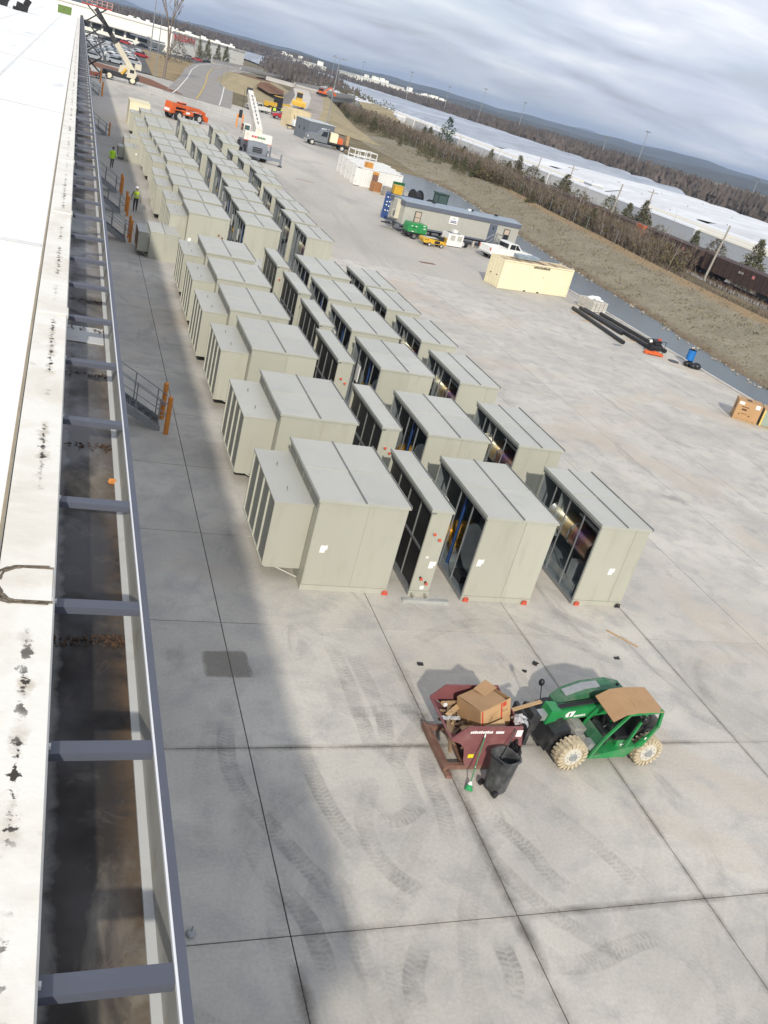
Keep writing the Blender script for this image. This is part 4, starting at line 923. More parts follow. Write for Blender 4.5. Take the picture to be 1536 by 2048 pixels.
# big carton with open flaps
bx = thing('carton', 'large open cardboard carton with red stripes tipped in the hopper', 'carton', (9.92,14.02,.72), R(12))
bx.rotation_euler = (R(-13), R(-10), R(20))
W_, D_, H_ = .90, .80, .70
M_CARD2 = mat('carton_board',(.50,.315,.155),.85,var=.06,scale=4)
for nm, q in (('side',(-W_/2,W_/2,-D_/2,-D_/2+.012,0,H_)),('side',(-W_/2,W_/2,D_/2-.012,D_/2,0,H_)),('side',(-W_/2,-W_/2+.012,-D_/2+.013,D_/2-.013,0,H_)),('side',(W_/2-.012,W_/2,-D_/2+.013,D_/2-.013,0,H_)),('bottom',(-W_/2+.013,W_/2-.013,-D_/2+.013,D_/2-.013,0,.012))):
    MB().box(*q).build('carton_'+nm, M_CARD2 if q[2] < -.3 and q[3] < 0 else M_CARD, bx)
MB().obox((-.05,-.02,H_+.004),(W_*.86,D_*.98,.01),(.03,.03,0)).build('flap', M_CARD, bx); MB().obox((.22,.20,H_+.05),(.44,.34,.01),(.25,-.06,.2)).build('flap', M_CARD, bx)
yb = -D_/2-.0012
for x in (-W_/2+.03, W_/2-.30): MB().box(x,x+.045,yb-.001,yb,.02,H_-.02).build('stripe', mat('carton_red',(.50,.06,.03),.8), bx)
MB().box(W_/2-.24,W_/2-.13,yb-.001,yb,H_-.14,H_-.02).build('stripe', MATS['carton_red'], bx)
M_INK = mat('brown_ink',(.10,.055,.03),.9)
text('55 x', .10, M_INK, bx, (W_/2-.19,yb,H_-.24), (R(90),0,0), ext=.0008)
for k in range(5): MB().box(-.22,.08-.03*(k % 3),yb-.001,yb,.50-.05*k,.505-.05*k).build('print_line', M_INK, bx)
g = MB(); cx_, cz_ = -.20, .16
for i in range(10): a, b = 2*math.pi*i/10, 2*math.pi*(i+1)/10; g.bar((cx_+.06*math.cos(a),yb,cz_+.05*math.sin(a)),(cx_+.06*math.cos(b),yb,cz_+.05*math.sin(b)),.006,.006)
g.bar((cx_-.12,yb,cz_+.02),(cx_+.02,yb,cz_+.22),.008,.006).bar((cx_+.02,yb,cz_+.22),(cx_+.10,yb,cz_+.28),.008,.006).bar((cx_+.1,yb,cz_+.28),(cx_,yb,cz_+.05),.006,.006); g.build('tool_drawing', M_INK, bx)
# crumpled clear and black plastic
def crumple(nm, m, c, sx, sy, sz, seed, label, cat):
    rl = random.Random(seed); n = 9; g = MB()
    for i in range(n+1):
        for j in range(n+1):
            u, v = i/n*2-1, j/n*2-1; g.v.append((u*sx+rl.gauss(0,.02), v*sy+rl.gauss(0,.02), sz*(1-(u*u+v*v)*.5)+rl.gauss(0,sz*.22)))
    for i in range(n):
        for j in range(n): g.f.append((i*(n+1)+j,(i+1)*(n+1)+j,(i+1)*(n+1)+j+1,i*(n+1)+j+1)); g.mi.append(0)
    return g.build(nm, m, loc=c, label=label, cat=cat)
mpl, t_, b_ = nodes_mat('clear_film'); b_.inputs['Base Color'].default_value = (.75,.76,.77,1); b_.inputs['Roughness'].default_value = .2; b_.inputs['Alpha'].default_value = .5
crumple('plastic_film', mpl, (10.48,13.55,1.15), .16,.14,.16, 1, 'crumpled clear plastic film at the right corner of the hopper', 'plastic film')
crumple('plastic_film', mpl, (9.02,13.95,.93), .20,.06,.03, 2, 'clear plastic wrap clinging to the broad brown board', 'plastic film')
MB().obox((0,0,0),(.09,.05,.06)).build('foam_block', M_DEC, loc=(8.98,14.32,1.0), rz=.3, label='small white foam block on the hopper lip', cat='foam block')
# trash bin with liner
M_BIN = mat('dusty_black_bin', (.035,.037,.04), .5, var=.3, scale=4, dirt=(.16,.165,.165), dscale=2.2, dlo=.46, dhi=.74)
bn = thing('trash_bin', 'dusty black wheeled rubbish bin leaning beside the hopper', 'bin', (9.86,12.72,0), R(18))
bn.rotation_euler = (R(-3), R(4), R(20))
def rr(w_, d_, z, n=20, p=4):
    o = []
    for i in range(n):
        a = 2*math.pi*i/n; c, s_ = math.cos(a), math.sin(a); k = (abs(c)**p+abs(s_)**p)**(-1/p); o.append((w_*k*c, d_*k*s_, z))
    return o
rings = [rr(.19,.20,.0),rr(.21,.22,.05),rr(.235,.245,.45),rr(.255,.265,.80),rr(.26,.27,.86),rr(.29,.30,.865),rr(.295,.305,.91),rr(.265,.275,.915),rr(.245,.255,.78),rr(.20,.21,.25)]
g = MB(); n = 20
for r_ in rings: g.v += r_
for j in range(len(rings)-1): g.f += [(j*n+i,j*n+(i+1) % n,(j+1)*n+(i+1) % n,(j+1)*n+i) for i in range(n)]
g.f.append(tuple(range(n-1,-1,-1))); g.f.append(tuple(range((len(rings)-1)*n, len(rings)*n))); g.mi = [0]*len(g.f)
g.build('bin_body', M_BIN, bn, recalc=True)
for s in (-1,1): MB().cyl((-.22,s*.20,.08),(-.22,s*.25,.08),.08,14).build('wheel', M_SEATV, bn)
MB().cyl((-.30,-.18,.86),(-.30,.18,.86),.016,8).build('handle', M_SEATV, bn)
crumple('bin_liner', M_SEATV, (10.32,13.12,.62), .12,.14,.30, 5, 'torn black bin liner hanging between the hopper and the bin', 'bin liner')
MB().cyl((9.80,12.80,.45),(10.20,13.20,1.28),.014,8).build('bin_stick', M_SEATV, label='thin dark pole standing in the rubbish bin', cat='pole')
# broom leaning on the hopper
br = thing('broom', 'green broom with white head leaning on the maroon hopper', 'broom')
B0, B1 = Vector((9.28,12.80,.16)), Vector((9.52,13.24,1.10))
MB().cyl(B0,B0.lerp(B1,.93),.014,8).build('handle', mat('broom_green',(.01,.17,.06),.4), br); MB().cyl(B0.lerp(B1,.93),B1,.015,8).build('grip', M_DEC, br)
MB().cyl(B0.lerp(B1,.30),B0.lerp(B1,.31),.016,8).build('collar', M_DEC, br)
dn = (B0-B1).normalized()
MB().cyl(B0,B0+dn*.07,.025,10,.06).build('head', M_DEC, br); MB().cyl(B0+dn*.07,B0+dn*.19,.06,10,.10).build('bristles', mat('bristle_green',(.03,.30,.10),.8,var=.3,scale=40), br)
# small litter on the slabs
for k, (x,y,s,lb) in enumerate([(9.6,17.1,.10,'dark rag lying beyond the hopper shadow'),(13.1,17.25,.12,'dark rag lying beyond the telehandler, right of its shadow'),(12.6,16.9,.07,'small dark rag lying in the telehandler shadow edge'),(16.0,17.6,.10,'small dark scrap on the slab right of the telehandler')]):
    MB().obox((0,0,.02),(s*1.6,s,.03),(.1,.1,k)).obox((s*.6,s*.3,.015),(s,s*.5,.02),(0,.2,k+1)).build('rag', M_SEATV, loc=(x,y,0), label=lb, cat='rag', group='rags on the slabs')
MB().obox((0,0,.012),(1.05,.07,.02),(0,0,-.9)).build('wood_strip', M_WOOD, loc=(16.8,18.6,.0), label='thin pale wood strip lying on the slabs right of the units', cat='wood strip')
MB().path([(0,0,.02),(.02,.03,.16)],.012,6).ball((0,0,.03),.09,10,4,.5).build('floor_drain_cover', M_GALV, loc=(2.95,9.75,0), label='shiny metal cap on the slab beside the eave', cat='cap')
# ================================================================ VEHICLES, CONTAINERS, PEOPLE in the yard
M_CREAM = mat('cream_paint', (.76, .69, .48), .6, var=.05, scale=1, dirt=(.42,.25,.12), dscale=1.6, dlo=.66, dhi=.80)
M_CREAMR = mat('cream_roof', (.58, .48, .30), .75, var=.12, scale=1, dirt=(.30,.20,.11), dscale=.9, dlo=.5, dhi=.7)
M_WHITEP = mat('white_vehicle_paint', (.74, .74, .72), .35, var=.03, coat=.3)
M_CWHITE = mat('container_white', (.72, .72, .69), .6, var=.05, dirt=(.5,.47,.42), dscale=1.2, dlo=.6, dhi=.8)
M_RUBBER = mat('black_rubber', (.018,.018,.019), .8, var=.2)
M_WGLASS = mat('vehicle_glass', (.02,.025,.03), .08)
M_CHROME = mat('bright_metal', (.6,.6,.6), .25, .9)
M_YEL = mat('machine_yellow', (.62, .37, .025), .45, var=.12, dirt=(.35,.25,.10), dscale=1.5)
M_ORG = mat('machine_orange', (.62, .115, .025), .45, var=.12, dirt=(.4,.16,.07), dscale=1.5)
M_GREYB = mat('container_grey', (.135,.155,.175), .55, var=.08)
def corrugated(nm, m, parent, p0, ux, L, z0, z1, depth=.04, pitch=.28):
    """trapezoid-ribbed wall along ux from p0; outward is to the right of ux"""
    ux = Vector(ux).normalized(); n = Vector((ux.y, -ux.x, 0)); g = MB(); pts = []; k = max(1, int(L/pitch)); s = L/k
    for i in range(k): pts += [(i*s,0),(i*s+s*.25,0),(i*s+s*.40,-depth),(i*s+s*.85,-depth)]
    pts.append((L,0)); p0 = Vector(p0)
    for a, d in pts:
        q = p0+ux*a+n*d; g.v += [(q.x,q.y,z0),(q.x,q.y,z1)]
    for i in range(len(pts)-1): g.f.append((2*i,2*i+2,2*i+3,2*i+1)); g.mi.append(0)
    return g.build(nm, m, parent, ang=20)
def container(label, loc, rz, L, W, Hc, m, mr, group=None, open_door=False, name='shipping_container'):
    t = thing(name, label, 'container', loc, rz, group)
    for x in (0, L-.12):
        for y in (0, W-.12): MB().box(x, x+.12, y, y+.12, 0, Hc).build('corner_post', m, t)
    for y in (0, W-.08):
        MB().box(.121, L-.121, y, y+.08, .02, .16).build('bottom_rail', m, t); MB().box(.121, L-.121, y+.01, y+.07, Hc-.11, Hc-.005).build('top_rail', m, t)
    for x in (.02, L-.1):
        MB().box(x, x+.08, .121, W-.121, .02, .14).build('sill', m, t); MB().box(x, x+.08, .121, W-.121, Hc-.12, Hc-.005).build('header', m, t)
    corrugated('side_wall', m, t, (.121,.05,0), (1,0,0), L-.242, .16, Hc-.11)
    corrugated('side_wall', m, t, (L-.121,W-.05,0), (-1,0,0), L-.242, .16, Hc-.11)
    corrugated('end_wall', m, t, (L-.06,.121,0), (0,1,0), W-.242, .14, Hc-.12)
    g = MB(); nr = int(L/.45)
    for i in range(nr): g.box(.1+(L-.2)*i/nr, .1+(L-.2)*(i+.7)/nr, .03, W-.03, Hc-.06, Hc-.012)
    g.box(.05, L-.05, .03, W-.03, Hc-.09, Hc-.061); g.build('roof', mr, t)
    for k in range(2):
        y0, y1 = .125+(W-.25)*k/2, .125+(W-.25)*(k+1)/2-.01
        if open_door and k == 0:
            d = MB().box(-.02-(y1-y0), -.02, -.07, -.02, .12, Hc-.12).build('door', m, t)
            for q in (.3,.7): MB().cyl((-.02-(y1-y0)*q,-.09,.15),(-.02-(y1-y0)*q,-.09,Hc-.15),.018,6).build('lock_rod', m, d)
            continue
        d = MB().box(.02, .07, y0, y1, .15, Hc-.13).build('door', m, t)
        for q in (.3,.72): MB().cyl((.0,y0+(y1-y0)*q,.1),(.0,y0+(y1-y0)*q,Hc-.1),.018,6).build('lock_rod', M_CURB if m is M_CWHITE else m, d)
        MB().box(-.03,.01,y0+(y1-y0)*.3,y0+(y1-y0)*.3+.25,1.0,1.05).build('handle', M_RUST, d)
        for q in range(4): MB().box(.012,.019,y0+.06,y1-.06,.3+.5*q,.34+.5*q).build('door_rib', m, d)
    for x in (L*.36, L*.55): MB().box(x, x+.28, -.006, -.001, .03, .13).build('fork_pocket', M_BLACK, t)
    return t
cc = container('cream steel shipping container parked right of the office trailer', (34.58,69.04,0), .243, 8.07, 1.95, 2.43, M_CREAM, M_CREAMR)
M_GRIME = mat('faded_black_print',(.10,.085,.06),.8,var=.4,scale=5)
for k in range(12): MB().box(3.35+.16*k, 3.46+.16*k, .0, .005, 2.10-.02*(k % 2), 2.24+.02*(k % 3)).build('faded_lettering', M_GRIME, cc)
for x, w_ in ((1.7,.28),(3.0,.22),(4.4,.5),(6.0,.25)): MB().box(x, x+w_, .15, 1.5, 2.432, 2.438).build('roof_patch', M_RUST, cc)
bd = thing('channel_bundle', 'bundle of galvanised steel channels lying on the cream container', 'bundle', (37.4,71.1,2.44), .243)
for i in range(4):
    for j in range(3): MB().box(-1.1+.03*i, 1.25+.05*j, -.42+.21*i, -.42+.21*i+.19, .10*j+.06, .10*j+.15).build('channel', mat('blue_galvanised',(.36,.44,.49),.35,.4,var=.15), bd)
for x in (-.6,.5): MB().box(x,x+.05,-.45,.46,.0,.06).build('dunnage', M_WOOD, bd); MB().box(x+.1,x+.13,-.44,.45,.36,.37).build('strap', M_BLACK, bd)

def wheel(t, x, y, r, w_=.25, rim=None, s=1):
    o = MB().cyl((x,y-w_/2,r),(x,y+w_/2,r),r,20).build('wheel', M_RUBBER, t)
    MB().cyl((x,y-w_/2-.012,r),(x,y+w_/2+.012,r),r*.58,16).build('rim', rim or M_CHROME, o); return o
def pickup(label, loc, rz, m, crew=True, group='pickup trucks'):
    t = thing('pickup_truck', label, 'pickup', loc, rz, group)
    lo = [(-2.75,.55),(2.70,.52),(2.78,.70),(2.74,1.02),(2.60,1.12),(1.35,1.20),(-.62,1.22),(-2.78,1.18),(-2.80,.75)]
    if m is None: m = M_WHITEP
    MB().prism([(-.60,.5),(2.70,.5),(2.78,.70),(2.74,1.02),(2.55,1.12),(1.30,1.20),(-.60,1.22)], 'y', -.96, .96).build('body', m, t, recalc=True)
    g = MB().box(-2.78,-.602,-.97,-.88,.52,1.22).box(-2.78,-.602,.88,.97,.52,1.22).box(-2.78,-.602,-.879,.879,.52,.70); g.build('cargo_bed', m, t)
    MB().box(-2.82,-2.76,-.90,.90,.62,1.21).build('tailgate', m, t); MB().box(-2.95,-2.825,-.95,.95,.48,.62).build('rear_bumper', M_CHROME, t); MB().box(2.785,2.9,-.95,.95,.45,.68).build('front_bumper', M_CHROME, t)
    cabp = [(-.58,1.221),(1.32,1.21),(.62,1.78),(.40,1.84),(-.30,1.84),(-.50,1.78)]
    c = MB().prism(cabp, 'y', -.86, .86).build('cab', m, t, recalc=True)
    MB().prism([(-.42,1.27),(.30,1.27),(.30,1.74),(-.34,1.74)], 'y', -.872, .872).build('side_window', M_WGLASS, c, recalc=True)
    MB().prism([(.36,1.27),(1.05,1.27),(.55,1.72),(.36,1.74)], 'y', -.871, .871).build('front_side_window', M_WGLASS, c, recalc=True)
    MB().add([(1.27,-.78,1.26),(1.27,.78,1.26),(.665,.72,1.76),(.665,-.72,1.76),(1.285,-.78,1.262),(1.285,.78,1.262),(.68,.72,1.765),(.68,-.72,1.765)],[(4,5,6,7),(0,1,5,4),(2,3,7,6),(1,2,6,5),(3,0,4,7)]).build('windscreen', M_WGLASS, c, recalc=True)
    MB().box(-.60,-.575,-.74,.74,1.30,1.72).build('rear_window', M_WGLASS, c)
    for y in (-.90,.90): MB().box(-2.83,-2.80,y-.07,y+.07,.85,1.15).build('tail_light', M_RED, t); MB().box(2.76,2.80,y-.12,y+.12,.80,1.0).build('headlight', M_CHROME, t)
    MB().box(2.775,2.80,-.70,.70,.74,1.0).build('grille', M_BLACK, t); MB().box(-2.6,2.6,-.80,.80,.34,.51).build('underbody', M_BLACK, t)
    for x in (-1.75,1.85):
        for y in (-.84,.84): wheel(t, x, y, .40)
    return t
pickup('white pickup truck parked between the office trailer and the cream container', (42.1,84.35,0), R(14), M_WHITEP)
pickup('red pickup truck parked before the plywood crate', (43.0,208.2,0), R(184), mat('red_car_paint',(.36,.015,.02),.3,var=.05,coat=.5))
pickup('white pickup with dark nose parked left of the red pickup', (38.7,216.5,0), R(205), mat('pearl_white',(.62,.61,.58),.35))
# ---- office trailer
tr = thing('office_trailer', 'long grey site office trailer with blue-grey roof band and door', 'trailer', (31.35,87.0,0), R(9.5))
M_SIDING = mat('taupe_siding',(.41,.405,.36),.6,var=.04); M_BLUEG = mat('blue_grey_trim',(.115,.13,.165),.55,var=.06); M_TROOF = mat('trailer_roof',(.27,.32,.37),.5,var=.08)
LT, WT = 14.1, 3.1
MB().box(0,LT,0,WT,.95,2.72).build('wall', M_SIDING, tr)
g = MB()
for k in range(34): g.box(.2+.405*k,.22+.405*k,-.012,-.001,1.0,2.7)
g.build('siding_ribs', M_SIDING, tr)
MB().box(-.12,LT+.12,-.12,WT+.12,2.721,3.12).build('roof_band', M_BLUEG, tr)
MB().prism([(-.14,3.121),(WT+.14,3.121),(WT+.14,3.16),(WT/2,3.36),(-.14,3.16)], 'x', -.14, LT+.14).build('roof', M_TROOF, tr, recalc=True)
MB().box(-.03,LT+.03,-.03,WT+.03,.78,.949).build('skirt_band', M_BLUEG, tr)
for k in range(2): MB().box(.3,LT-.3,.6+1.6*k,.8+1.6*k,.55,.779).build('chassis_rail', M_BLACK, tr)
for x in (6.6,7.5): 
    for y in (.25,WT-.25): wheel(tr, x, y, .36, .25, M_RUST)
for x in (.6,3.2,5.2,9.2,11.5,13.4): MB().box(x-.1,x+.1,.3,.5,0,.56).build('pier_block', M_CURB, tr); MB().box(x-.1,x+.1,WT-.5,WT-.3,0,.56).build('pier_block', M_CURB, tr)
MB().bar((-.1,1.0,.6),(-1.4,1.55,.6),.1).bar((-.1,2.1,.6),(-1.4,1.55,.6),.1).build('tow_frame', M_BLACK, tr)
for x in (1.25, 12.25):
    wn = MB().box(x,x+.78,-.06,-.013,1.25,2.42).build('window', mat('window_trim',(.11,.105,.10),.5), tr)
    for z0,z1 in ((1.35,1.80),(1.86,2.33)): MB().box(x+.1,x+.68,-.07,-.061,z0,z1).build('pane', mat('blind_pane',(.50,.40,.32),.3) if x < 5 or z0 > 1.5 else M_WGLASS, wn)
d = MB().box(10.35,11.3,-.06,-.013,.96,2.62).build('door', mat('slate_door',(.10,.12,.16),.5), tr); MB().box(10.78,10.92,-.07,-.061,2.1,2.35).build('door_window', M_WGLASS, d); MB().box(11.15,11.22,-.10,-.061,1.7,1.8).build('door_handle', M_CHROME, d)
sg = MB().box(5.35,6.35,-.05,-.013,1.85,2.6).build('sign', M_DEC, tr); MB().prism([(5.62,2.32),(5.85,2.46),(6.08,2.32),(6.0,2.32),(5.85,2.40),(5.70,2.32)], 'y', -.056, -.051).build('sign_logo', M_BLACK, sg, recalc=True)
MB().box(5.5,6.2,-.056,-.051,2.12,2.2).build('sign_line', mat('sign_blue',(.03,.06,.30),.6), sg); MB().box(5.45,6.25,-.056,-.051,1.98,2.06).build('sign_line', M_BLACK, sg)
ac = MB().box(-.45,-.001,.9,1.75,1.25,3.1).build('wall_air_conditioner', mat('beige_metal',(.56,.53,.42),.55), tr)
MB().box(-.46,-.451,.95,1.35,1.4,1.95).build('grille', M_SEAM, ac); MB().box(-.46,-.451,.98,1.70,2.1,3.0).build('louvre', mat('pale_grille',(.44,.43,.38),.6), ac)
for x in (3.7, 8.1, 8.4, 11.5): MB().box(x,x+.3,1.2,1.45,3.30,3.48).build('roof_vent', M_BLACK if x != 8.1 else M_DEC, tr)
# entry steps
st = thing('entry_steps', 'galvanised entry steps with railing at the trailer door', 'steps', (31.35,87.0,0), R(9.5))
MB().box(10.2,11.45,-1.3,-.08,.80,.86).build('platform', M_GALV, st)
for k in range(3): MB().box(9.9-.28*k,10.18-.28*k,-1.25,-.15,.60-.2*k,.64-.2*k).build('step', M_GALV, st)
g = MB()
for (x,y) in ((10.25,-1.28),(11.4,-1.28),(11.4,-.2)): g.cyl((x,y,0),(x,y,1.85),.03,6)
for h in (1.85,1.35): g.path([(9.3,-1.28,h-.75),(10.25,-1.28,h),(11.4,-1.28,h),(11.4,-.2,h)],.03)
g.cyl((9.3,-1.28,0),(9.3,-1.28,1.1),.03,6); g.build('railing', M_GALV, st)
# ---- generator, cart, ice box
gn = thing('generator', 'green towable generator under the left end of the office trailer', 'generator', (32.55,86.0,0), R(8))
MB().prism([(-1.05,.62),(1.0,.62),(1.05,.9),(1.02,1.35),(.85,1.5),(-.95,1.5),(-1.08,1.25)], 'y', -.55, .55).build('housing', M_GREEN, gn, recalc=True)
for x,z,w_ in ((-.75,1.22,.16),(-.3,1.22,.18),(.55,1.38,.22),(.62,1.12,.24),(-.6,.72,.2)): MB().box(x,x+w_,-.562,-.551,z-.04,z+.04).build('decal', M_DEC, gn)
MB().box(-.72,-.12,-.564,-.551,1.08,1.12).build('vent', M_BLACK, gn); MB().box(-1.2,1.1,-.5,.5,.42,.619).build('frame', M_BLACK, gn)
for y in (-.62,.62): wheel(gn,-.3,y,.3,.2)
MB().bar((1.1,0,.5),(2.1,0,.45),.08).build('drawbar', M_BLACK, gn)
ct = thing('utility_cart', 'yellow low utility cart parked in front of the green generator', 'cart', (33.7,83.55,0), R(11))
MB().prism([(-1.35,.45),(-1.2,.30),(1.0,.28),(1.0,.62),(.2,.66),(-1.2,.80),(-1.4,.68)], 'y', -.42, .42).build('body', M_YEL, ct, recalc=True)
MB().box(.0,.62,-.432,-.421,.34,.60).build('battery_cover', M_BLACK, ct); MB().box(-1.1,.4,-.40,.40,.78,.80).build('deck', M_CURB, ct); MB().box(1.3,1.36,-.40,.40,.25,1.05).build('backrest', M_YEL, ct); MB().box(1.0,1.31,-.35,.35,.3,.6).build('step_box', M_YEL, ct)
MB().box(.5,1.1,-.3,.3,.66,1.0).build('control_box', M_BLACK, ct)
for x in (-.55,.85):
    for y in (-.38,.38): wheel(ct,x,y,.2,.14,M_CURB)
for x in (-1.1,-.85): MB().box(x,x+.1,-.432,-.421,.55,.66).build('lamp', M_BLACK, ct)
ib = thing('cooling_unit', 'white cooling unit box standing beneath the trailer sign', 'cooling unit', (35.95,85.4,0), R(14))
MB().box(0,1.95,0,1.1,.08,1.28).build('casing', M_WHITEP, ib); MB().box(.05,1.9,.05,1.05,0,.08).build('plinth', M_BLACK, ib)
MB().box(.35,1.6,.15,.95,1.281,1.32).build('fan_tray', M_GREYB, ib)
for x in (.35,1.2): MB().box(x,x+.55,-.012,-.001,.62,1.12).build('grille', mat('pale_grille',(.44,.43,.38),.6), ib)
MB().box(.75,1.25,.3,.7,1.321,1.62).build('top_box', M_WHITEP, ib)
sp_ = thing('spare_drum', 'small black and white drum lying right of the white cooling unit', 'drum', (38.6,86.9,0), R(20)); MB().cyl((-.3,0,.3),(.15,0,.3),.3,16).build('drum', M_BLACK, sp_); MB().cyl((-.32,0,.3),(-.301,0,.3),.22,16).build('lid', M_DEC, sp_)
# ---- blue and white containers
bc = container('dark blue shipping container behind the left end of the office trailer', (31.9,95.4,0), R(-20), 5.0, 2.44, 2.55, mat('container_blue',(.018,.06,.20),.5,var=.15,dirt=(.05,.10,.25),dscale=2), MATS['container_blue'])
rl = random.Random(4)
for k in range(14):
    x = .25+.28*(k % 4); z = 2.2-.45*(k//4)+rl.uniform(-.08,.08); MB().box(x,x+.14,-.006,-.001,z,z+.12).build('lettering', M_DEC, bc)
yc = thing('yellow_crate', 'yellow crate standing on the dark blue container', 'crate', (33.0,96.2,2.56), 0); MB().box(0,.95,0,.8,0,.85).build('box', M_YEL, yc); MB().box(-.04,.99,-.04,.84,.851,.9).build('lid', M_YEL, yc)
WC = [((36.0,119.1),18,True,'white shipping container with its door swung open, nearest of the white ones'),((35.9,122.4),14,False,'second white shipping container behind the one with the open door'),((36.1,125.7),12,False,'third white shipping container in the white row'),((36.4,129.1),12,False,'farthest white shipping container beneath the white rack frame')]
for (x,y), a, od, lb in WC: container(lb, (x,y,0), R(a), 6.7 if od else 7.2, 2.44, 2.36, M_CWHITE, M_CWHITE, 'white shipping containers in a row', od)
rk = thing('rack_frame', 'white tubular rack frame standing on the farthest white container', 'rack', (37.6,129.9,2.37), R(12))
g = MB()
for x in (0,1.6,1.9,3.6):
    for y in (0,1.9): g.cyl((x,y,0),(x,y,1.1),.05,6)
for z in (.35,1.1):
    for y in (0,1.9): g.cyl((0,y,z),(3.6,y,z),.05,6)
    for x in (0,1.6,1.9,3.6): g.cyl((x,0,z),(x,1.9,z),.05,6)
g.build('frame', M_WHITEP, rk)
ob = thing('orange_case', 'orange slatted case on the nearest white container roof', 'case', (36.9,120.6,2.37), R(18))
for k in range(4): MB().box(0,1.0,0,.7,.17*k,.17*k+.14).build('slat_box', mat('case_orange',(.60,.27,.05),.6), ob)
oc = thing('tool_cabinet', 'tall narrow orange and brown cabinet against the white container', 'cabinet', (37.6,118.5,0), R(18))
MB().box(0,.6,0,.5,0,1.9).build('cabinet_body', M_RUST, oc); MB().box(-.02,.62,-.02,.52,1.901,2.2).build('orange_top', MATS['case_orange'], oc)
def stack(nm, label, loc, rz, n, w_, d_, h, m, m2=None):
    t = thing(nm, label, nm.split('_')[-1], loc, rz, 'palletised goods by the white containers')
    MB().box(-.05,w_+.05,-.05,d_+.05,.08,.12).box(-.05,w_+.05,-.05,.05,0,.079).box(-.05,w_+.05,d_-.05,d_+.05,0,.079).build('pallet', M_WOOD, t)
    for k in range(n): MB().box(.01*(k % 2),w_-.01*(k % 2),0,d_,.121+h*k,.121+h*(k+1)-.015).build('layer', m, t)
    return t
stack('goods_stack','brown box stack on a pallet before the white container',(37.2,116.6,0),R(16),1,1.2,1.0,1.1,mat('brown_box',(.33,.15,.06),.7))
stack('goods_stack','short grey strapped stack on a pallet right of the brown one',(38.3,115.2,0),R(16),4,.95,.8,.25,mat('grey_bags',(.30,.28,.26),.8,var=.15))
stack('goods_stack','tall grey layered stack on a pallet behind the trailer end',(39.4,113.6,0),R(20),6,1.2,1.0,.27,MATS['grey_bags'])
gr = stack('goods_stack','stack of dark green barrels on a pallet by the white container',(40.1,117.2,0),R(18),1,1.9,.9,.1,M_GREEN)
for i in range(4): MB().cyl((.25+.47*i,.45,.23),(.25+.47*i,.45,1.75),.22,14).build('barrel', mat('barrel_green',(.01,.11,.03),.4), gr)
stack('goods_stack','small yellow-topped stack beside the blue container',(37.6,106.5,0),R(12),2,.9,.9,.6,M_YEL)
kn = thing('spool', 'large black spool standing behind the blue container', 'spool', (41.6,112.5,0), R(15)); MB().cyl((-.5,0,.95),(.5,0,.95),.75,18).build('core', M_BLACK, kn)
for x in (-.6,.5): MB().cyl((x,0,.95),(x+.1,0,.95),.95,20).build('flange', M_BLACK, kn)
fk = thing('tractor', 'dark green tractor cab showing behind the office trailer roof', 'tractor', (43.3,108,0), R(10))
MB().box(-1.4,1.2,-.7,.7,.7,1.3).build('body', mat('dark_green_paint',(.02,.06,.045),.5), fk)
for x in (-.8,.5):
    for y in (-.6,.6): MB().bar((x,y,1.3),(x,y,2.5),.1).build('cab_post', MATS['dark_green_paint'], fk)
MB().box(-.95,.65,-.75,.75,2.501,2.62).build('cab_roof', MATS['dark_green_paint'], fk); MB().box(-.78,.48,-.58,.58,1.301,2.45).build('cab_glass', mat('tractor_glass',(.06,.10,.10),.1), fk)
for x,r_ in ((-.9,.75),(1.0,.5)):
    for y in (-.9,.9): wheel(fk,x,y,r_,.35,M_YEL)
MB().cyl((1.0,.3,1.3),(1.0,.3,2.4),.06,8).build('exhaust', M_BLACK, fk)
# ---- right edge: carton on pallet, crate, pipes, stones, tools, barrel
cp = thing('pallet_carton', 'large brown printed carton on a wooden pallet at the right edge', 'carton', (39.45,42.65,0), R(-33))
for y in (0,.55,1.1): MB().box(0,1.5,y,y+.12,.0,.10).build('pallet_runner', M_WOOD, cp)
for k in range(5): MB().box(.0+.32*k,.22+.32*k,-.02,1.24,.101,.125).build('pallet_board', M_WOOD, cp)
MB().box(.02,1.48,.0,1.2,.126,1.22).build('box', mat('print_carton',(.44,.265,.125),.8,var=.05), cp)
for (x,z,w_,h_) in ((.3,.86,.45,.05),(.35,.66,.3,.12),(.25,.35,.08,.08),(.85,.35,.09,.09),(.4,.45,.35,.03)): MB().box(x,x+w_,-.004,-.0005,z,z+h_).build('print', M_INK, cp)
for (y,z,w_,h_) in ((.3,.86,.5,.05),(.35,.62,.35,.14),(.2,.3,.08,.08),(.8,.32,.09,.09)): MB().box(.0155,.0195,y,y+w_,z,z+h_).build('print', M_INK, cp)
for x in (.55,.6): MB().box(x,x+.3,.35,.85,1.2205,1.224).build('print', M_INK, cp) if x == .55 else None
MB().box(.1,.4,-.005,-.0005,1.0,1.18).build('label', M_PAPER, cp); MB().box(1.1,1.35,-.005,-.0005,.95,1.2).build('label', M_PAPER, cp)
cr_ = thing('coil_crate', 'grey-green framed crate with yellow edge right of the big carton', 'crate', (41.0,41.9,0), R(-33))
MB().box(0,1.6,0,1.2,.08,1.05).build('casing', mat('grey_green',(.28,.34,.28),.5,var=.1), cr_); MB().box(-.012,-.001,.1,1.1,.15,1.0).build('grille', M_GREYB, cr_)
for x in (-.03,1.55): MB().box(x,x+.1,-.05,-.001,.02,1.08).build('edge_board', mat('yellow_board',(.65,.47,.12),.7), cr_)
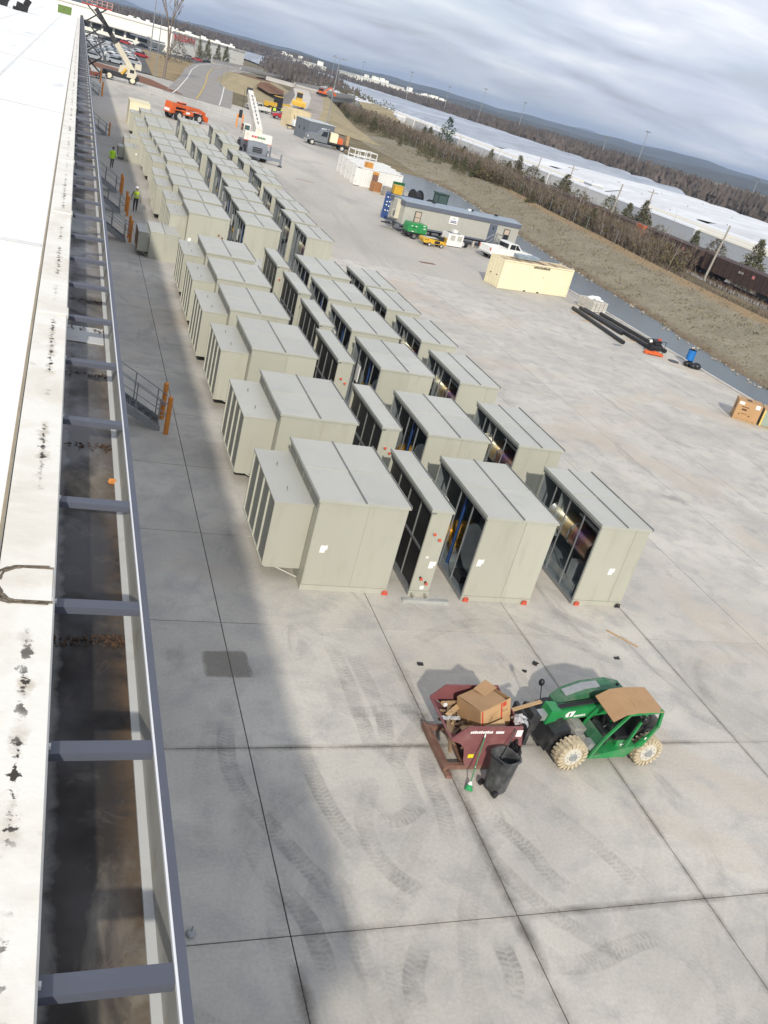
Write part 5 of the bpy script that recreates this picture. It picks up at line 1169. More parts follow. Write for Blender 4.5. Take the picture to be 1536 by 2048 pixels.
MB().box(-.05,1.7,-.06,1.26,1.051,1.10).build('lid', M_WOOD, cr_); MB().box(.02,1.58,.05,1.15,0,.079).build('base', M_WOOD, cr_)
for k, (a, b, lb) in enumerate([((40.55,66.2),(40.0,56.9),'long black pipe nearest the yard, left of the bunch'),((41.6,66.8),(41.7,59.9),'short black pipe in the middle of the bunch'),((41.9,66.6),(42.4,56.0),'black pipe right of the short middle one'),((43.2,66.0),(43.6,56.5),'long black pipe lying closest to the kerb')]):
    t = thing('black_pipe', lb, 'pipe', (0,0,0), 0, 'black pipes laid out by the kerb'); MB().cyl((*a,.16),(*b,.16),.15,14).build('pipe', M_SEATV, t)
    MB().cyl((*a,.16),(a[0],a[1]+.02,.16),.12,12).build('mouth', M_RUST, t)
for k,(x,y,lb) in enumerate([(41.0,64.9,'timber bearer under the far end of the pipes'),(40.9,62.6,'timber bearer under the middle of the pipes'),(41.6,58.6,'timber bearer under the near end of the pipes')]):
    MB().obox((0,0,.02),(2.6,.1,.04)).build('bearer', M_WOOD, loc=(x,y,0), rz=-.08, label=lb, cat='timber', group='bearers under the pipes')
sn = thing('block_stack', 'stack of pale concrete blocks with white bags on top by the kerb', 'blocks', (42.6,67.6,0), R(10))
for k in range(4):
    for i in range(4): MB().obox((.42*i,0,.16+.22*k),(.36,1.9,.2),(0,0,.01*k)).build('block', mat('pale_blocks',(.50,.48,.43),.8,var=.12,dirt=(.33,.30,.26),dscale=2), sn)
rl = random.Random(5)
for k in range(6): MB().ball((rl.uniform(.1,1.3),rl.uniform(-.7,.7),1.0),rl.uniform(.22,.34),10,6,.45).build('bag', M_CWHITE, sn)
rd = thing('plate_tool', 'red-orange trenching tool lying on the concrete by the pipes', 'tool', (41.0,55.4,0), R(-8)); MB().prism([(0,.02),(1.5,.02),(1.5,.18),(.9,.32),(.5,.22),(.1,.30),(-.05,.15)], 'y', -.14, .14).build('housing', M_ORG, rd, recalc=True); MB().cyl((.2,-.25,.12),(1.3,-.25,.12),.04,8).build('handle', M_ORG, rd)
cm = thing('compressor', 'black compressor with red cap standing at the end of the pipes', 'compressor', (42.4,56.3,0), R(10)); MB().cyl((-.6,0,.35),(.6,0,.35),.26,14).build('tank', M_BLACK, cm); MB().box(-.3,.3,-.25,.25,.6,.9).build('motor', M_BLACK, cm); MB().cyl((.3,.1,.9),(.3,.1,1.02),.14,12).build('cap', M_RED, cm)
g = MB()
for x in (-.7,.7):
    for y in (-.3,.3): g.cyl((x,y,0),(x,y,.9),.025,6)
for y in (-.3,.3): g.cyl((-.7,y,.9),(.7,y,.9),.025,6)
g.build('frame', M_BLACK, cm); MB().ball((-.5,.1,.75),.13,8,5).build('gauge_box', M_DEC, cm)
bb = thing('blue_barrel', 'bright blue barrel standing on black bags by the kerb', 'barrel', (43.9,53.9,0), 0)
MB().cyl((0,0,.45),(0,0,1.2),.29,18).build('drum', mat('barrel_blue',(.01,.16,.48),.4,var=.1), bb)
for z in (.5,.72,.95,1.17): MB().cyl((0,0,z),(0,0,z+.03),.305,18).build('hoop', MATS['barrel_blue'], bb)
bk = thing('black_bags', 'black bags heaped under the blue barrel', 'bags', (44.0,53.4,0), 0)
for (x,y,r_) in ((.0,.45,.30),(-.35,.3,.26),(.30,-.05,.34),(-.1,-.1,.25)): MB().ball((x,y,.2),r_,10,6,.8).build('bag', M_SEATV, bk)
MB().cyl((0,0,.0),(0,0,.04),.42,20).build('black_disc', M_SEATV, loc=(43.0,54.4,0), label='flat black disc lying left of the blue barrel', cat='disc')
MB().obox((0,0,.015),(1.5,.5,.02)).build('steel_plate', M_RUST, loc=(29.9,74.0,0), rz=.2, label='rusty steel cover plate set in the yard left of the cream container', cat='cover plate')
MB().obox((0,0,.02),(2.2,.12,.04)).build('plank', M_WOODD, loc=(27.0,112.0,0), rz=-.1, label='dark plank lying alone in the middle of the yard', cat='plank')
MB().obox((0,0,.02),(.7,.4,.03)).build('wire_heap', M_GALV, loc=(39.2,56.4,0), rz=.3, label='tangle of grey wire on the concrete beside the pipes', cat='wire')
# ---- grey shed, plywood crate, small trailer, flatbed truck
sd = thing('storage_shed', 'dark grey storage container box behind the flatbed truck', 'shed', (40.2,171.5,0), R(14))
MB().box(0,5.2,0,5.6,0,3.3).build('wall', M_GREYB, sd); MB().box(-.1,5.3,-.1,5.7,3.301,3.4).build('roof', mat('pale_roof',(.50,.53,.53),.5), sd)
MB().box(2.6,4.2,-.05,-.001,1.9,2.6).build('window', M_DEC, sd); MB().box(2.9,4.0,-.07,-.051,2.0,2.5).build('pane', M_WGLASS, sd)
for y in (1.6,3.6): MB().box(-.04,-.001,y,y+.35,1.5,2.0).build('vent', M_BLACK, sd)
pc = thing('plywood_crate', 'tall pale plywood crate between the red pickup and the grey shed', 'crate', (40.8,191.0,0), R(14))
for q in ((0,4.3,0,.05,0,3.6),(0,.05,.051,4.2,0,3.6),(4.25,4.3,.051,4.2,0,3.6),(0,4.3,4.201,4.25,0,3.6)): MB().box(*q).build('panel', mat('plywood',(.60,.50,.31),.75,var=.12,scale=1.2), pc)
MB().box(.06,4.24,.06,4.19,3.3,3.5).build('lid', MATS['plywood'], pc)
for k in range(5): MB().box(.1+.95*k,.22+.95*k,-.05,-.001,.05,3.55).build('batten', MATS['plywood'], pc)
us = thing('light_trailer', 'small white towed equipment trailer before the plywood crate', 'trailer', (42.1,188.6,0), R(8))
MB().prism([(-1.3,.75),(1.3,.75),(1.3,1.7),(1.0,1.95),(-1.1,1.95),(-1.3,1.6)], 'y', -.65, .65).build('housing', M_WHITEP, us, recalc=True); MB().box(-2.4,1.4,-.5,.5,.5,.749).build('frame', M_BLACK, us)
for y in (-.75,.75): wheel(us,.4,y,.42,.22,M_DEC)
MB().cyl((-2.2,0,0),(-2.2,0,.8),.05,6).build('jack', M_BLACK, us); MB().cyl((-1.15,0,1.95),(-1.15,0,2.7),.06,6).build('mast', M_BLACK, us)
ft = thing('flatbed_truck', 'grey flatbed truck loaded with crates before the grey shed', 'truck', (42.3,166.0,0), R(180))
M_SIL = mat('silver_grey',(.20,.215,.23),.35,.3,var=.06)
MB().prism([(1.0,.75),(3.5,.75),(3.62,1.1),(3.5,1.65),(2.3,1.95),(1.0,1.95)], 'y', -.95, .95).build('bonnet', M_SIL, ft, recalc=True)
c = MB().prism([(-.1,.75),(1.15,.75),(1.6,1.951),(.95,2.75),(-.1,2.8)], 'y', -1.05, 1.05).build('cab', M_SIL, ft, recalc=True)
MB().prism([(.1,1.75),(1.25,1.75),(.9,2.55),(.1,2.6)], 'y', -1.06, 1.06).build('side_window', M_WGLASS, c, recalc=True)
MB().box(-.25,-.101,-1.1,1.1,.8,2.9).build('headboard', M_BLACK, ft); MB().box(-4.3,-.26,-1.2,1.2,.95,1.12).build('bed', M_BLACK, ft); MB().box(-4.2,3.3,-.45,.45,.55,.80).build('chassis', M_BLACK, ft)
MB().box(3.5,3.72,-1.1,1.1,.5,.85).build('bumper', M_CHROME, ft)
for y in (-.8,.8): MB().box(3.45,3.56,y-.2,y+.2,1.15,1.45).build('headlight', M_DEC, ft); wheel(ft,2.6,y*1.15,.5,.3,M_CURB); wheel(ft,-2.9,y*1.15,.52,.5,M_CURB)
for (x0,x1,y0,y1,h_,m,lb) in ((-1.9,-.5,-.9,.9,1.5,M_CREAM,'cream crate loaded behind the truck cab'),(-2.9,-2.0,-.7,.9,.9,M_ORG,'orange machine loaded on the truck bed'),(-4.1,-3.6,-.9,.4,1.6,M_WOOD,'brown upright crate at the tail of the truck bed')):
    o = thing('load_crate', lb, 'crate', (42.3,166.0,1.121), R(180), 'loads on the flatbed'); MB().box(x0,x1,y0,y1,0,h_).build('box', m, o); MB().box(x0-.03,x1+.03,y0-.03,y1+.03,h_+.001,h_+.05).build('lid', m, o)
# ---- crawler crane style rough-terrain crane, boom forward
ck = thing('mobile_crane', 'white-boomed mobile crane with grey carrier standing behind the units', 'crane', (22.2,124.2,0), R(90))
M_CRG = mat('carrier_grey',(.17,.19,.225),.5,var=.1); M_CRW = mat('crane_white',(.72,.69,.62),.5,var=.05,dirt=(.5,.46,.38),dscale=1.2)
# local +x = travel direction (world +y)
MB().prism([(-4.2,.9),(3.4,.9),(3.6,1.4),(3.4,1.8),(-2.2,1.8),(-2.6,2.3),(-4.0,2.3),(-4.3,1.7)], 'y', -1.25, 1.25).build('carrier', M_CRG, ck, recalc=True)
for k in range(3): MB().box(-4.36,-4.301,-.6,.6,1.15+.22*k,1.27+.22*k).build('grille_slat', M_BLACK, ck)
MB().box(-3.9,-2.7,-.7,.7,2.301,2.34).build('engine_grille', M_GREYB, ck)
for x in (-2.7,2.2):
    for y in (-1.2,1.2): wheel(ck,x,y,.80,.6,M_CRG)
for x in (-4.1,3.5):
    o = MB().box(x-.18,x+.18,-3.3,3.3,.55,.88).build('outrigger_beam', M_CRG, ck)
    for y in (-3.2,3.2): MB().cyl((x,y,.12),(x,y,1.5),.10,8).build('outrigger_jack', M_CRG, o); MB().cyl((x,y,0),(x,y,.14),.35,12,.2).build('outrigger_pad', M_BLACK, o)
MB().cyl((-.3,0,1.8),(-.3,0,2.2),.85,18).build('turntable', M_BLACK, ck)
MB().box(-3.0,1.4,-.95,.95,2.21,2.5).build('deck', M_CRW, ck)
cw = MB().prism([(-3.6,2.2),(-2.6,2.2),(-2.4,3.3),(-3.5,3.3)], 'y', -1.75, 1.75).build('counterweight', M_CRW, ck, recalc=True)
MB().box(-3.62,-3.555,-1.76,1.76,2.2,2.3).build('stripe', M_RED, cw)
for k in range(9): MB().box(-3.60,-3.56,-.9+.2*k,-.76+.2*k,2.70+.03*(k % 2),2.95).build('lettering', mat('crane_letter_red',(.5,.03,.03),.6) if k > 4 else mat('crane_letter_green',(.02,.20,.08),.6), cw)
o = MB().prism([(-1.2,2.5),(1.2,2.5),(1.0,3.4),(.5,3.9),(-1.2,3.9)], 'y', .75, 1.6).build('cab', M_CRW, ck, recalc=True); MB().prism([(-1.0,3.0),(.9,3.0),(.5,3.75),(-1.0,3.75)], 'y', 1.601, 1.62).build('cab_glass', mat('tractor_glass',(.06,.10,.10),.1), o, recalc=True)
MB().box(-1.215,-1.201,.85,1.5,3.0,3.75).build('cab_rear_glass', MATS['tractor_glass'], o)
BA, BT = Vector((-2.6,-.1,3.3)), Vector((9.3,-.1,7.3))
MB().bar(BA,BT.lerp(BA,.22),.85,.95).build('boom', M_CRW, ck); MB().bar(BT.lerp(BA,.23),BT.lerp(BA,.06),.68,.78).build('boom_inner', M_CRW, ck); MB().bar(BT.lerp(BA,.06),BT,.75,.8).build('boom_head', M_BLACK, ck)
for k in range(8): MB().bar(BA.lerp(BT,.1+.09*k)+Vector((0,0,.50)),BA.lerp(BT,.16+.09*k)+Vector((0,0,.50)),.18,.04).build('boom_mark', M_GREYB, ck)
MB().cyl((-1.0,-.1,2.5),BA.lerp(BT,.4)+Vector((0,0,-.4)),.16,10).build('lift_cylinder', M_CHROME, ck)
MB().cyl(BT+Vector((0,.6,0)),BT+Vector((-.2,.6,-2.6)),.02,5).build('hook_line', M_BLACK, ck); MB().box(BT.x-.45,BT.x+.05,.4,.8,BT.z-3.6,BT.z-2.6).build('hook_block', M_BLACK, ck)
# ---- orange telehandler beyond the units
ot = thing('orange_telehandler', 'long orange telescopic handler parked beyond the far units', 'telehandler', (16.2,152.2,0), R(38))
MB().prism([(-2.6,.75),(2.2,.75),(2.5,1.05),(2.1,1.35),(-2.4,1.35)], 'y', -.55, .55).build('chassis', M_DARK, ot, recalc=True)
MB().bar((-3.0,0,2.15),(3.0,0,1.75),.5,.5).build('boom', M_ORG, ot); MB().bar((3.0,0,1.75),(4.0,0,1.5),.42,.42).build('boom_inner', M_ORG, ot); MB().bar((4.0,0,1.6),(4.3,0,.5),.5,.4).build('boom_head', M_ORG, ot)
c = MB().prism([(-.9,.9),(.7,.9),(.5,2.35),(-.7,2.35)], 'y', .35, 1.1).build('cab', M_DARK, ot, recalc=True); MB().box(-.8,.6,.3,1.15,2.351,2.45).build('cab_roof', M_ORG, c)
MB().prism([(-1.2,.9),(.9,.9),(.8,1.5),(-1.1,1.55)], 'y', -1.1, -.4).build('engine_cover', M_ORG, ot, recalc=True); MB().box(-.7,.1,-1.115,-1.101,1.1,1.4).build('decal', M_DEC, ot)
MB().prism([(-3.5,.9),(-2.6,.9),(-2.5,2.3),(-3.2,2.45)], 'y', -.8, .8).build('rear_cover', M_ORG, ot, recalc=True); MB().box(-3.62,-3.5,-.5,.5,1.1,1.5).build('stripe', M_DEC, ot)
for x in (-2.1,2.1):
    for y in (-1.0,1.0): wheel(ot,x,y,.68,.5,M_CURB); MB().prism([(x-.75,1.42),(x+.75,1.42),(x+.6,1.52),(x-.6,1.52)], 'y', y-.28, y+.28).build('mudguard', M_ORG, ot, recalc=True)
MB().box(4.3,4.42,-.8,.8,.3,1.1).build('carriage', M_ORG, ot)
wp = thing('wrapped_pallet', 'blue-white shrink-wrapped pallet beside the far fan units', 'pallet', (14.6,124.0,0), R(10)); MB().box(0,1.4,0,2.2,.12,1.2).build('wrap', mat('shrink_wrap',(.62,.66,.74),.3,var=.1), wp); MB().box(-.05,1.45,-.05,2.25,0,.119).build('pallet_base', M_WOOD, wp)
wb = thing('timber_crate', 'small timber crate in the gap beside the tall far unit', 'crate', (10.7,121.5,0), R(10)); MB().box(0,.7,0,3.0,.1,1.1).build('box', M_WOOD, wb); MB().box(-.03,.73,-.03,3.03,1.101,1.15).build('lid', M_WOOD, wb)
cn = thing('cream_crate', 'cream flat-topped box behind the farthest hooded cabinet', 'crate', (6.9,128.5,0), 0); MB().box(0,2.5,0,4.6,0,2.85).build('box', M_CREAM, cn); MB().box(-.05,2.55,-.05,4.65,2.851,2.92).build('lid', M_CREAM, cn)
tcn = thing('traffic_barrel', 'orange traffic barrel beside the white boomed crane', 'traffic barrel', (19.6,131.5,0)); MB().cyl((0,0,0),(0,0,1.0),.32,12,.25).build('drum', M_ORG, tcn); MB().cyl((0,0,1.0),(0,0,1.25),.1,8).build('lamp', M_YEL, tcn)
for (x,y,lb) in ((10.6,52.6,'low open coil box between the two groups of units'),(14.2,98.6,'low open coil box beside the eighth heater cabinet')):
    t = thing('low_coil_box', lb, 'air handler', (x,y,0), 0, 'low coil boxes'); MB().box(.05,1.6,0,2.6,0,1.5).build('casing', M_CAB, t); MB().box(0,.049,.1,2.5,.1,1.4).build('coil_panel', M_COIL, t)
    for k in range(2): MB().box(-.03+.84*k,.80+.84*k,-.03,2.63,1.501,1.55).build('roof_panel', M_CABR, t)
# ---- heavy plant on the ramp
def dozer(nm, label, loc, rz, m, cat, boom=False):
    t = thing(nm, label, cat, loc, rz)
    for y in (-1.1,1.1):
        g = MB(); g.prism([(-1.9,.25),(-1.5,0),(1.5,0),(1.9,.25),(1.9,.75),(1.5,1.0),(-1.5,1.0),(-1.9,.75)], 'y', y-.3, y+.3).build('track', M_BLACK, t, recalc=True)
    MB().prism([(-1.6,1.0),(1.7,1.0),(1.7,1.8),(-.2,1.9),(-1.6,1.9)], 'y', -.8, .8).build('body', m, t, recalc=True)
    c = MB().box(-1.3,.1,-.7,.7,1.91,3.0).build('cab', M_BLACK, t); MB().box(-1.45,.25,-.8,.8,3.001,3.12).build('cab_roof', m, c)
    if boom:
        MB().bar((.6,.3,1.8),(3.4,.3,4.3),.4,.5).bar((3.4,.3,4.3),(5.4,.3,2.2),.35,.4).build('boom', m, t); MB().prism([(5.0,2.2),(5.8,2.2),(5.9,1.3),(5.2,1.1)], 'y', -.2, .8).build('bucket', m, t, recalc=True)
    else:
        MB().prism([(2.3,.1),(2.5,.1),(2.6,.8),(2.5,1.3),(2.3,1.3),(2.35,.8)], 'y', -1.7, 1.7).build('blade', m, t, recalc=True); MB().bar((1.0,-1.2,.6),(2.4,-1.2,.6),.2).bar((1.0,1.2,.6),(2.4,1.2,.6),.2).build('push_arms', m, t)
    return t
dozer('bulldozer','yellow bulldozer standing on the grey dirt of the ramp',(51.5,235.5,2.3),R(-100),M_YEL,'bulldozer')
dozer('excavator','orange excavator at the top of the gravel ramp by the bridge',(66.5,276,4.75),R(10),M_ORG,'excavator',True).scale = (.75,.75,.6)
gd = thing('motor_grader','tall yellow grader with black cab behind the workers','grader',(44.5,226,.2),R(30))
MB().prism([(-3.2,1.0),(-.6,1.0),(-.6,2.1),(-3.2,2.0)], 'y', -.8, .8).build('engine_cover', M_YEL, gd, recalc=True); c = MB().box(-.5,1.0,-.75,.75,1.1,3.4).build('cab', M_BLACK, gd); MB().box(-.6,1.1,-.85,.85,3.401,3.52).build('cab_roof', M_YEL, c)
MB().bar((1.0,0,1.9),(4.0,0,2.1),.4).bar((4.0,0,2.1),(4.4,0,1.0),.4).build('front_frame', M_YEL, gd); MB().obox((2.2,0,.6),(.2,3.6,.6),(0,.2,.4)).build('blade', M_BLACK, gd)
for x in (-2.7,-1.3,4.3):
    for y in (-.95,.95): wheel(gd,x,y,.65,.4,M_YEL)
# ---- left: crane with boom over the roof end, scissor lift
c2 = thing('boom_crane', 'cream mobile crane with boom raised towards the roof end', 'crane', (8.6,202.5,0), 0)
MB().prism([(-3.6,.8),(3.2,.8),(3.5,1.2),(3.3,1.7),(-3.4,1.7)], 'y', -1.2, 1.2).build('carrier', M_BLACK, c2, recalc=True)
for x in (-2.2,2.2):
    for y in (-1.15,1.15): wheel(c2,x,y,.78,.5,M_CREAM)
MB().prism([(-.6,1.7),(2.4,1.7),(2.5,2.8),(1.6,3.6),(-.4,2.9)], 'y', -1.0, .9).build('superstructure', mat('crane_cream',(.56,.52,.41),.55,var=.08), c2, recalc=True)
o = MB().prism([(1.0,1.2),(2.6,1.2),(2.9,2.0),(2.4,2.9),(1.2,2.9)], 'y', -1.5, -1.01).build('cab', MATS['crane_cream'], c2, recalc=True); MB().box(1.5,2.3,-1.52,-1.501,2.1,2.7).build('cab_glass', M_WGLASS, o)
MB().box(2.4,3.6,-.8,.8,2.9,3.9).build('counterweight', MATS['crane_cream'], c2); MB().cyl((0,-1.2,1.5),(.8,-1.2,2.6),.25,10).build('winch', M_YEL, c2)
P0, P1, P2 = Vector((1.6,0,3.0)), Vector((-1.5,-.2,6.6)), Vector((-5.8,-.4,11.6))
MB().bar(P0,P1,.95,1.0).build('boom_base', MATS['crane_cream'], c2); MB().bar(P1,P2,.75,.8).build('boom_extension', M_DARK, c2); MB().box(-3.9,-3.5,-1.4,1.4,.4,1.3).build('front_frame', M_BLACK, c2)
sl_ = thing('scissor_lift', 'red-railed scissor lift raised beside the far roof end', 'lift', (2.9,196.5,0), 0)
MB().box(-1.8,1.8,-.9,.9,.35,1.0).build('chassis', M_ORG, sl_)
for x in (-1.3,1.3):
    for y in (-.85,.85): wheel(sl_,x,y,.38,.3,M_CURB)
zs_ = [1.0+2.72*k for k in range(5)]
for k in range(4):
    for y in (-.6,.6):
        o = MB().bar((-1.7,y,zs_[k]),(1.7,y,zs_[k+1]),.16,.24).build('scissor_arm', M_DARK, sl_); MB().bar((1.7,y*.8,zs_[k]),(-1.7,y*.8,zs_[k+1]),.16,.24).build('scissor_arm', M_DARK, sl_)
M_LRED = mat('lift_red',(.36,.06,.045),.55,var=.1)
MB().box(-2.7,2.6,-1.2,1.2,11.85,12.1).build('platform', M_LRED, sl_)
g = MB()
for z in (12.55,13.1):
    for y in (-1.2,1.2): g.cyl((-2.7,y,z),(2.6,y,z),.05,6)
    for x in (-2.7,2.6): g.cyl((x,-1.2,z),(x,1.2,z),.05,6)
for k in range(7):
    for y in (-1.2,1.2): g.cyl((-2.7+.883*k,y,12.1),(-2.7+.883*k,y,13.1),.05,6)
g.build('guard_rail', mat('rail_pinkish',(.48,.30,.26),.6), sl_)
# ================================================================ PEOPLE
def person(label, loc, rz, pants, top, stride=.2, vest=None, hat=None, armout=.0, long_top=False, scale=1.):
    t = thing('person', label, 'person', loc, rz, 'workers in the yard')
    V, E, Rr, = [], [], []
    def add(p, r, prev=None):
        V.append(p); Rr.append(r)
        if prev is not None: E.append((prev, len(V)-1))
        return len(V)-1
    pel = add((0,0,.96), (.155,.11)); ab = add((0,.01,1.12), (.145,.105), pel); ch = add((0,.0,1.34), (.175,.115), ab); nk0 = add((0,-.0,1.47), (.075,.07), ch); nk = add((0,.01,1.54), (.055,.058), nk0)
    hd = add((0,.02,1.62), (.078,.09), nk); ht_ = add((0,.015,1.74), (.07,.08), hd)
    hands = []
    for s in (-1,1):
        f = stride*s
        hp_ = add((.095*s,0,.90), (.095,.10), pel); kn = add((.10*s,.05+f*.45,.50), (.065,.07), hp_); an = add((.10*s,-.02+f,.10+(.03 if f < 0 else 0)), (.045,.05), kn); toe_ = add((.11*s,.15+f,.045), (.045,.035), an)
        sh = add((.19*s,0,1.42), (.062,.062), ch); el = add((.27*s+armout*s,-.03-f*.4,1.15), (.046,.046), sh); wr = add((.28*s+armout*s*1.4,.05-f*.7,.91), (.032,.03), el); pm = add((.28*s+armout*s*1.4,.07-f*.7,.84), (.034,.02), wr)
        for k, (dx, ln) in enumerate(((-.022,.075),(-.008,.085),(.008,.08),(.022,.065))):
            a = add((.28*s+armout*s*1.4+dx,.085-f*.7,.80), (.009,.009), pm); add((.28*s+armout*s*1.4+dx,.10-f*.7,.80-ln), (.008,.008), a)
        a = add((.25*s+armout*s*1.4,.10-f*.7,.84), (.010,.010), pm); add((.25*s+armout*s*1.4,.125-f*.7,.79), (.008,.008), a)
    me = bpy.data.meshes.new('body'); me.from_pydata(V, E, [])
    ob = bpy.data.objects.new('tmpbody', me); COL.objects.link(ob)
    md = ob.modifiers.new('s', 'SKIN'); sv = me.skin_vertices[0].data
    for i, r_ in enumerate(Rr): sv[i].radius = r_; sv[i].use_root = (i == 0)
    ob.modifiers.new('d', 'SUBSURF').levels = 1
    bm_ = bpy.data.meshes.new_from_object(ob.evaluated_get(bpy.context.evaluated_depsgraph_get())); bpy.data.objects.remove(ob)
    sk = mat('skin',(.36,.20,.13),.6); bt = mat('work_boots',(.06,.04,.03),.8)
    for m in (pants, top, sk, bt): bm_.materials.append(m)
    for p in bm_.polygons:
        c_ = p.center; p.use_smooth = True
        arm = abs(c_.x) > .205 and c_.z < 1.36
        p.material_index = 2 if c_.z > 1.50 else (3 if c_.z < .12 else (2 if arm and c_.z < .95 else (1 if c_.z > .98 or arm else 0)))
    put('body', bm_, t)
    [MB().ball((x,.108,1.65),.010,6,4).build('eye', M_BLACK, t) for x in (-.03,.03)]
    MB().cyl((0,.10,1.64),(0,.125,1.60),.010,6,.016).build('nose', sk, t); MB().box(-.022,.022,.108,.114,1.565,1.572).build('mouth', mat('lips',(.22,.08,.07),.6), t)
    [MB().ball((x,.01,1.635),.022,6,4,1.5).build('ear', sk, t) for x in (-.088,.088)]
    MB().ball((0,.0,1.66),.102,12,6,1.0).build('hair', mat('dark_hair',(.025,.018,.014),.8), t) if hat is None else None
    if vest or long_top:
        z0 = .80 if long_top else .98; zt_ = 1.47; rings = []
        for z, w_, d_ in ((z0,.20,.15),(z0+.12,.195,.145),(1.12,.19,.135),(1.30,.215,.145),(1.41,.205,.135),(zt_,.11,.10)):
            rings.append([(w_*math.cos(2*math.pi*i/18), .01+d_*math.sin(2*math.pi*i/18), z) for i in range(18)])
        g = MB(); n = 18
        for r_ in rings: g.v += r_
        for j in range(len(rings)-1): g.f += [(j*n+i,j*n+(i+1) % n,(j+1)*n+(i+1) % n,(j+1)*n+i) for i in range(n)]
        g.mi = [0]*len(g.f); vo = g.build('vest' if vest else 'shirt', vest or top, t)
        if vest:
            for z in (1.08,1.2): MB().cyl((0,.01,z),(0,.01,z+.04),.201,18,None,False).build('reflective_band', mat('reflective',(.66,.66,.55),.4), vo)
    if hat:
        MB().ball((0,.0,1.70),.118,14,6,.95,True).build('hard_hat', hat, t); MB().cyl((0,.02,1.695),(0,.02,1.705),.145,16).build('hat_brim', hat, t)
    t.scale = (scale,)*3
    return t
M_LIME = mat('lime_fabric',(.50,.85,.03),.8); M_JEAN = mat('dark_trousers',(.05,.055,.06),.85); M_TOPG = mat('grey_shirt',(.30,.27,.25),.85); M_HW = mat('white_helmet',(.78,.78,.76),.35)
person('worker in yellow-lime vest and white hard hat walking away beside the bollards', (5.0,70.9,0), 0, M_JEAN, M_TOPG, .16, mat('vest_lime',(.62,.80,.05),.8), M_HW, .03)
person('worker in long lime shirt and dark cap standing by the far dock stair', (3.85,89.7,0), R(200), M_JEAN, M_LIME, .05, None, mat('dark_cap',(.10,.10,.11),.7), .02, True)
person('worker in lime vest and white helmet standing behind the red pickup', (41.8,214,0), R(150), M_JEAN, M_LIME, .05, M_LIME, M_HW, scale=1.15)
person('worker in yellow vest standing right of the lime-vested one by the red pickup', (43.6,214.5,0), R(200), M_JEAN, MATS['vest_lime'], .05, MATS['vest_lime'], mat('yellow_helmet',(.7,.55,.05),.4), scale=1.15)
# ================================================================ BACKGROUND: railway, trees, canopies, factory, hills
rb = random.Random(21)
# ---- tracks and ballast
M_BALL = mat('ballast', (.30,.285,.265), .95, var=.2, scale=1.5, bump=.5, bscale=6)
MB().sheet([(75.6,60,.58),(84.5,60,.62),(84.5,215,.62),(79.5,215,.58),(77.5,150,.58)]).build('ballast_bed', M_BALL, kind='structure')
MB().sheet([(86,60,.59),(110,60,.59),(112,420,.59),(100,420,.59),(88,200,.59)]).build('rail_yard_bed', mat('yard_ballast',(.22,.205,.19),.95,var=.2,scale=.6), kind='structure')
def rails(x, y0, y1):
    t = thing('rail_track', f'steel rail track under the wagons, {ORD[len(TRK)]} from the pond bank', 'track', (x,y0,.62), 0, 'tracks in the rail yard'); TRK.append(t)
    for dx in (-.72,.72): MB().box(dx-.04,dx+.04,0,y1-y0,.10,.25).build('rail', M_RUST, t)
    g = MB()
    for k in range(int((y1-y0)/.7)): g.box(-1.25,1.25,.7*k,.7*k+.25,0,.10)
    g.build('sleepers', M_WOODD, t)['kind'] = 'stuff'
TRK = []
rails(80,70,190); rails(97,70,300); rails(102.5,70,300); rails(108,70,300)
M_HOP = mat('hopper_brown',(.060,.036,.030),.85,var=.25,scale=2,dirt=(.10,.05,.03),dscale=.8)
def hopper_car(label, y, L=14.5):
    t = thing('hopper_wagon', label, 'wagon', (80,y,.87), 0, 'brown hopper wagons on the near track')
    MB().box(-1.5,1.5,.3,L-.3,.75,2.75).build('body', M_HOP, t)
    for k in range(12): MB().box(-1.56,-1.501,.5+(L-1)*k/11-.06,.5+(L-1)*k/11+.06,.8,2.72).build('rib', M_HOP, t)
    for yy in (1.8, L-1.8):
        MB().box(-1.0,1.0,yy-1.1,yy+1.1,.15,.74).build('bogie', M_BLACK, t)
        for d_ in (-.8,.8):
            for x in (-.75,.75): MB().cyl((x-.07,yy+d_,.25),(x+.07,yy+d_,.25),.40,14).build('wheel', M_BLACK, t)
    MB().box(-1.585,-1.561,L*.25,L*.25+.45,1.9,2.3).build('warning_mark', mat('pale_red',(.62,.22,.20),.7), t)
    for k in range(3): MB().box(-1.585,-1.561,L*.40+.35*k,L*.40+.35*k+.22,1.95,2.2).build('lettering', M_CURB, t)
    return t
for k in range(6): hopper_car(['rightmost brown hopper wagon beyond the pond bank','second brown hopper wagon from the right','third brown hopper wagon from the right, by the leaning pole','fourth brown hopper wagon from the right','fifth brown hopper wagon half hidden by brush','sixth brown hopper wagon mostly hidden by brush'][k], 72+15.2*k)
MB().obox((0,0,0),(.5,2.2,2.4)).build('orange_end_plate', M_ORG, loc=(78.4,117.4,2.6), label='bright orange plate on the end of a hopper wagon', cat='plate')
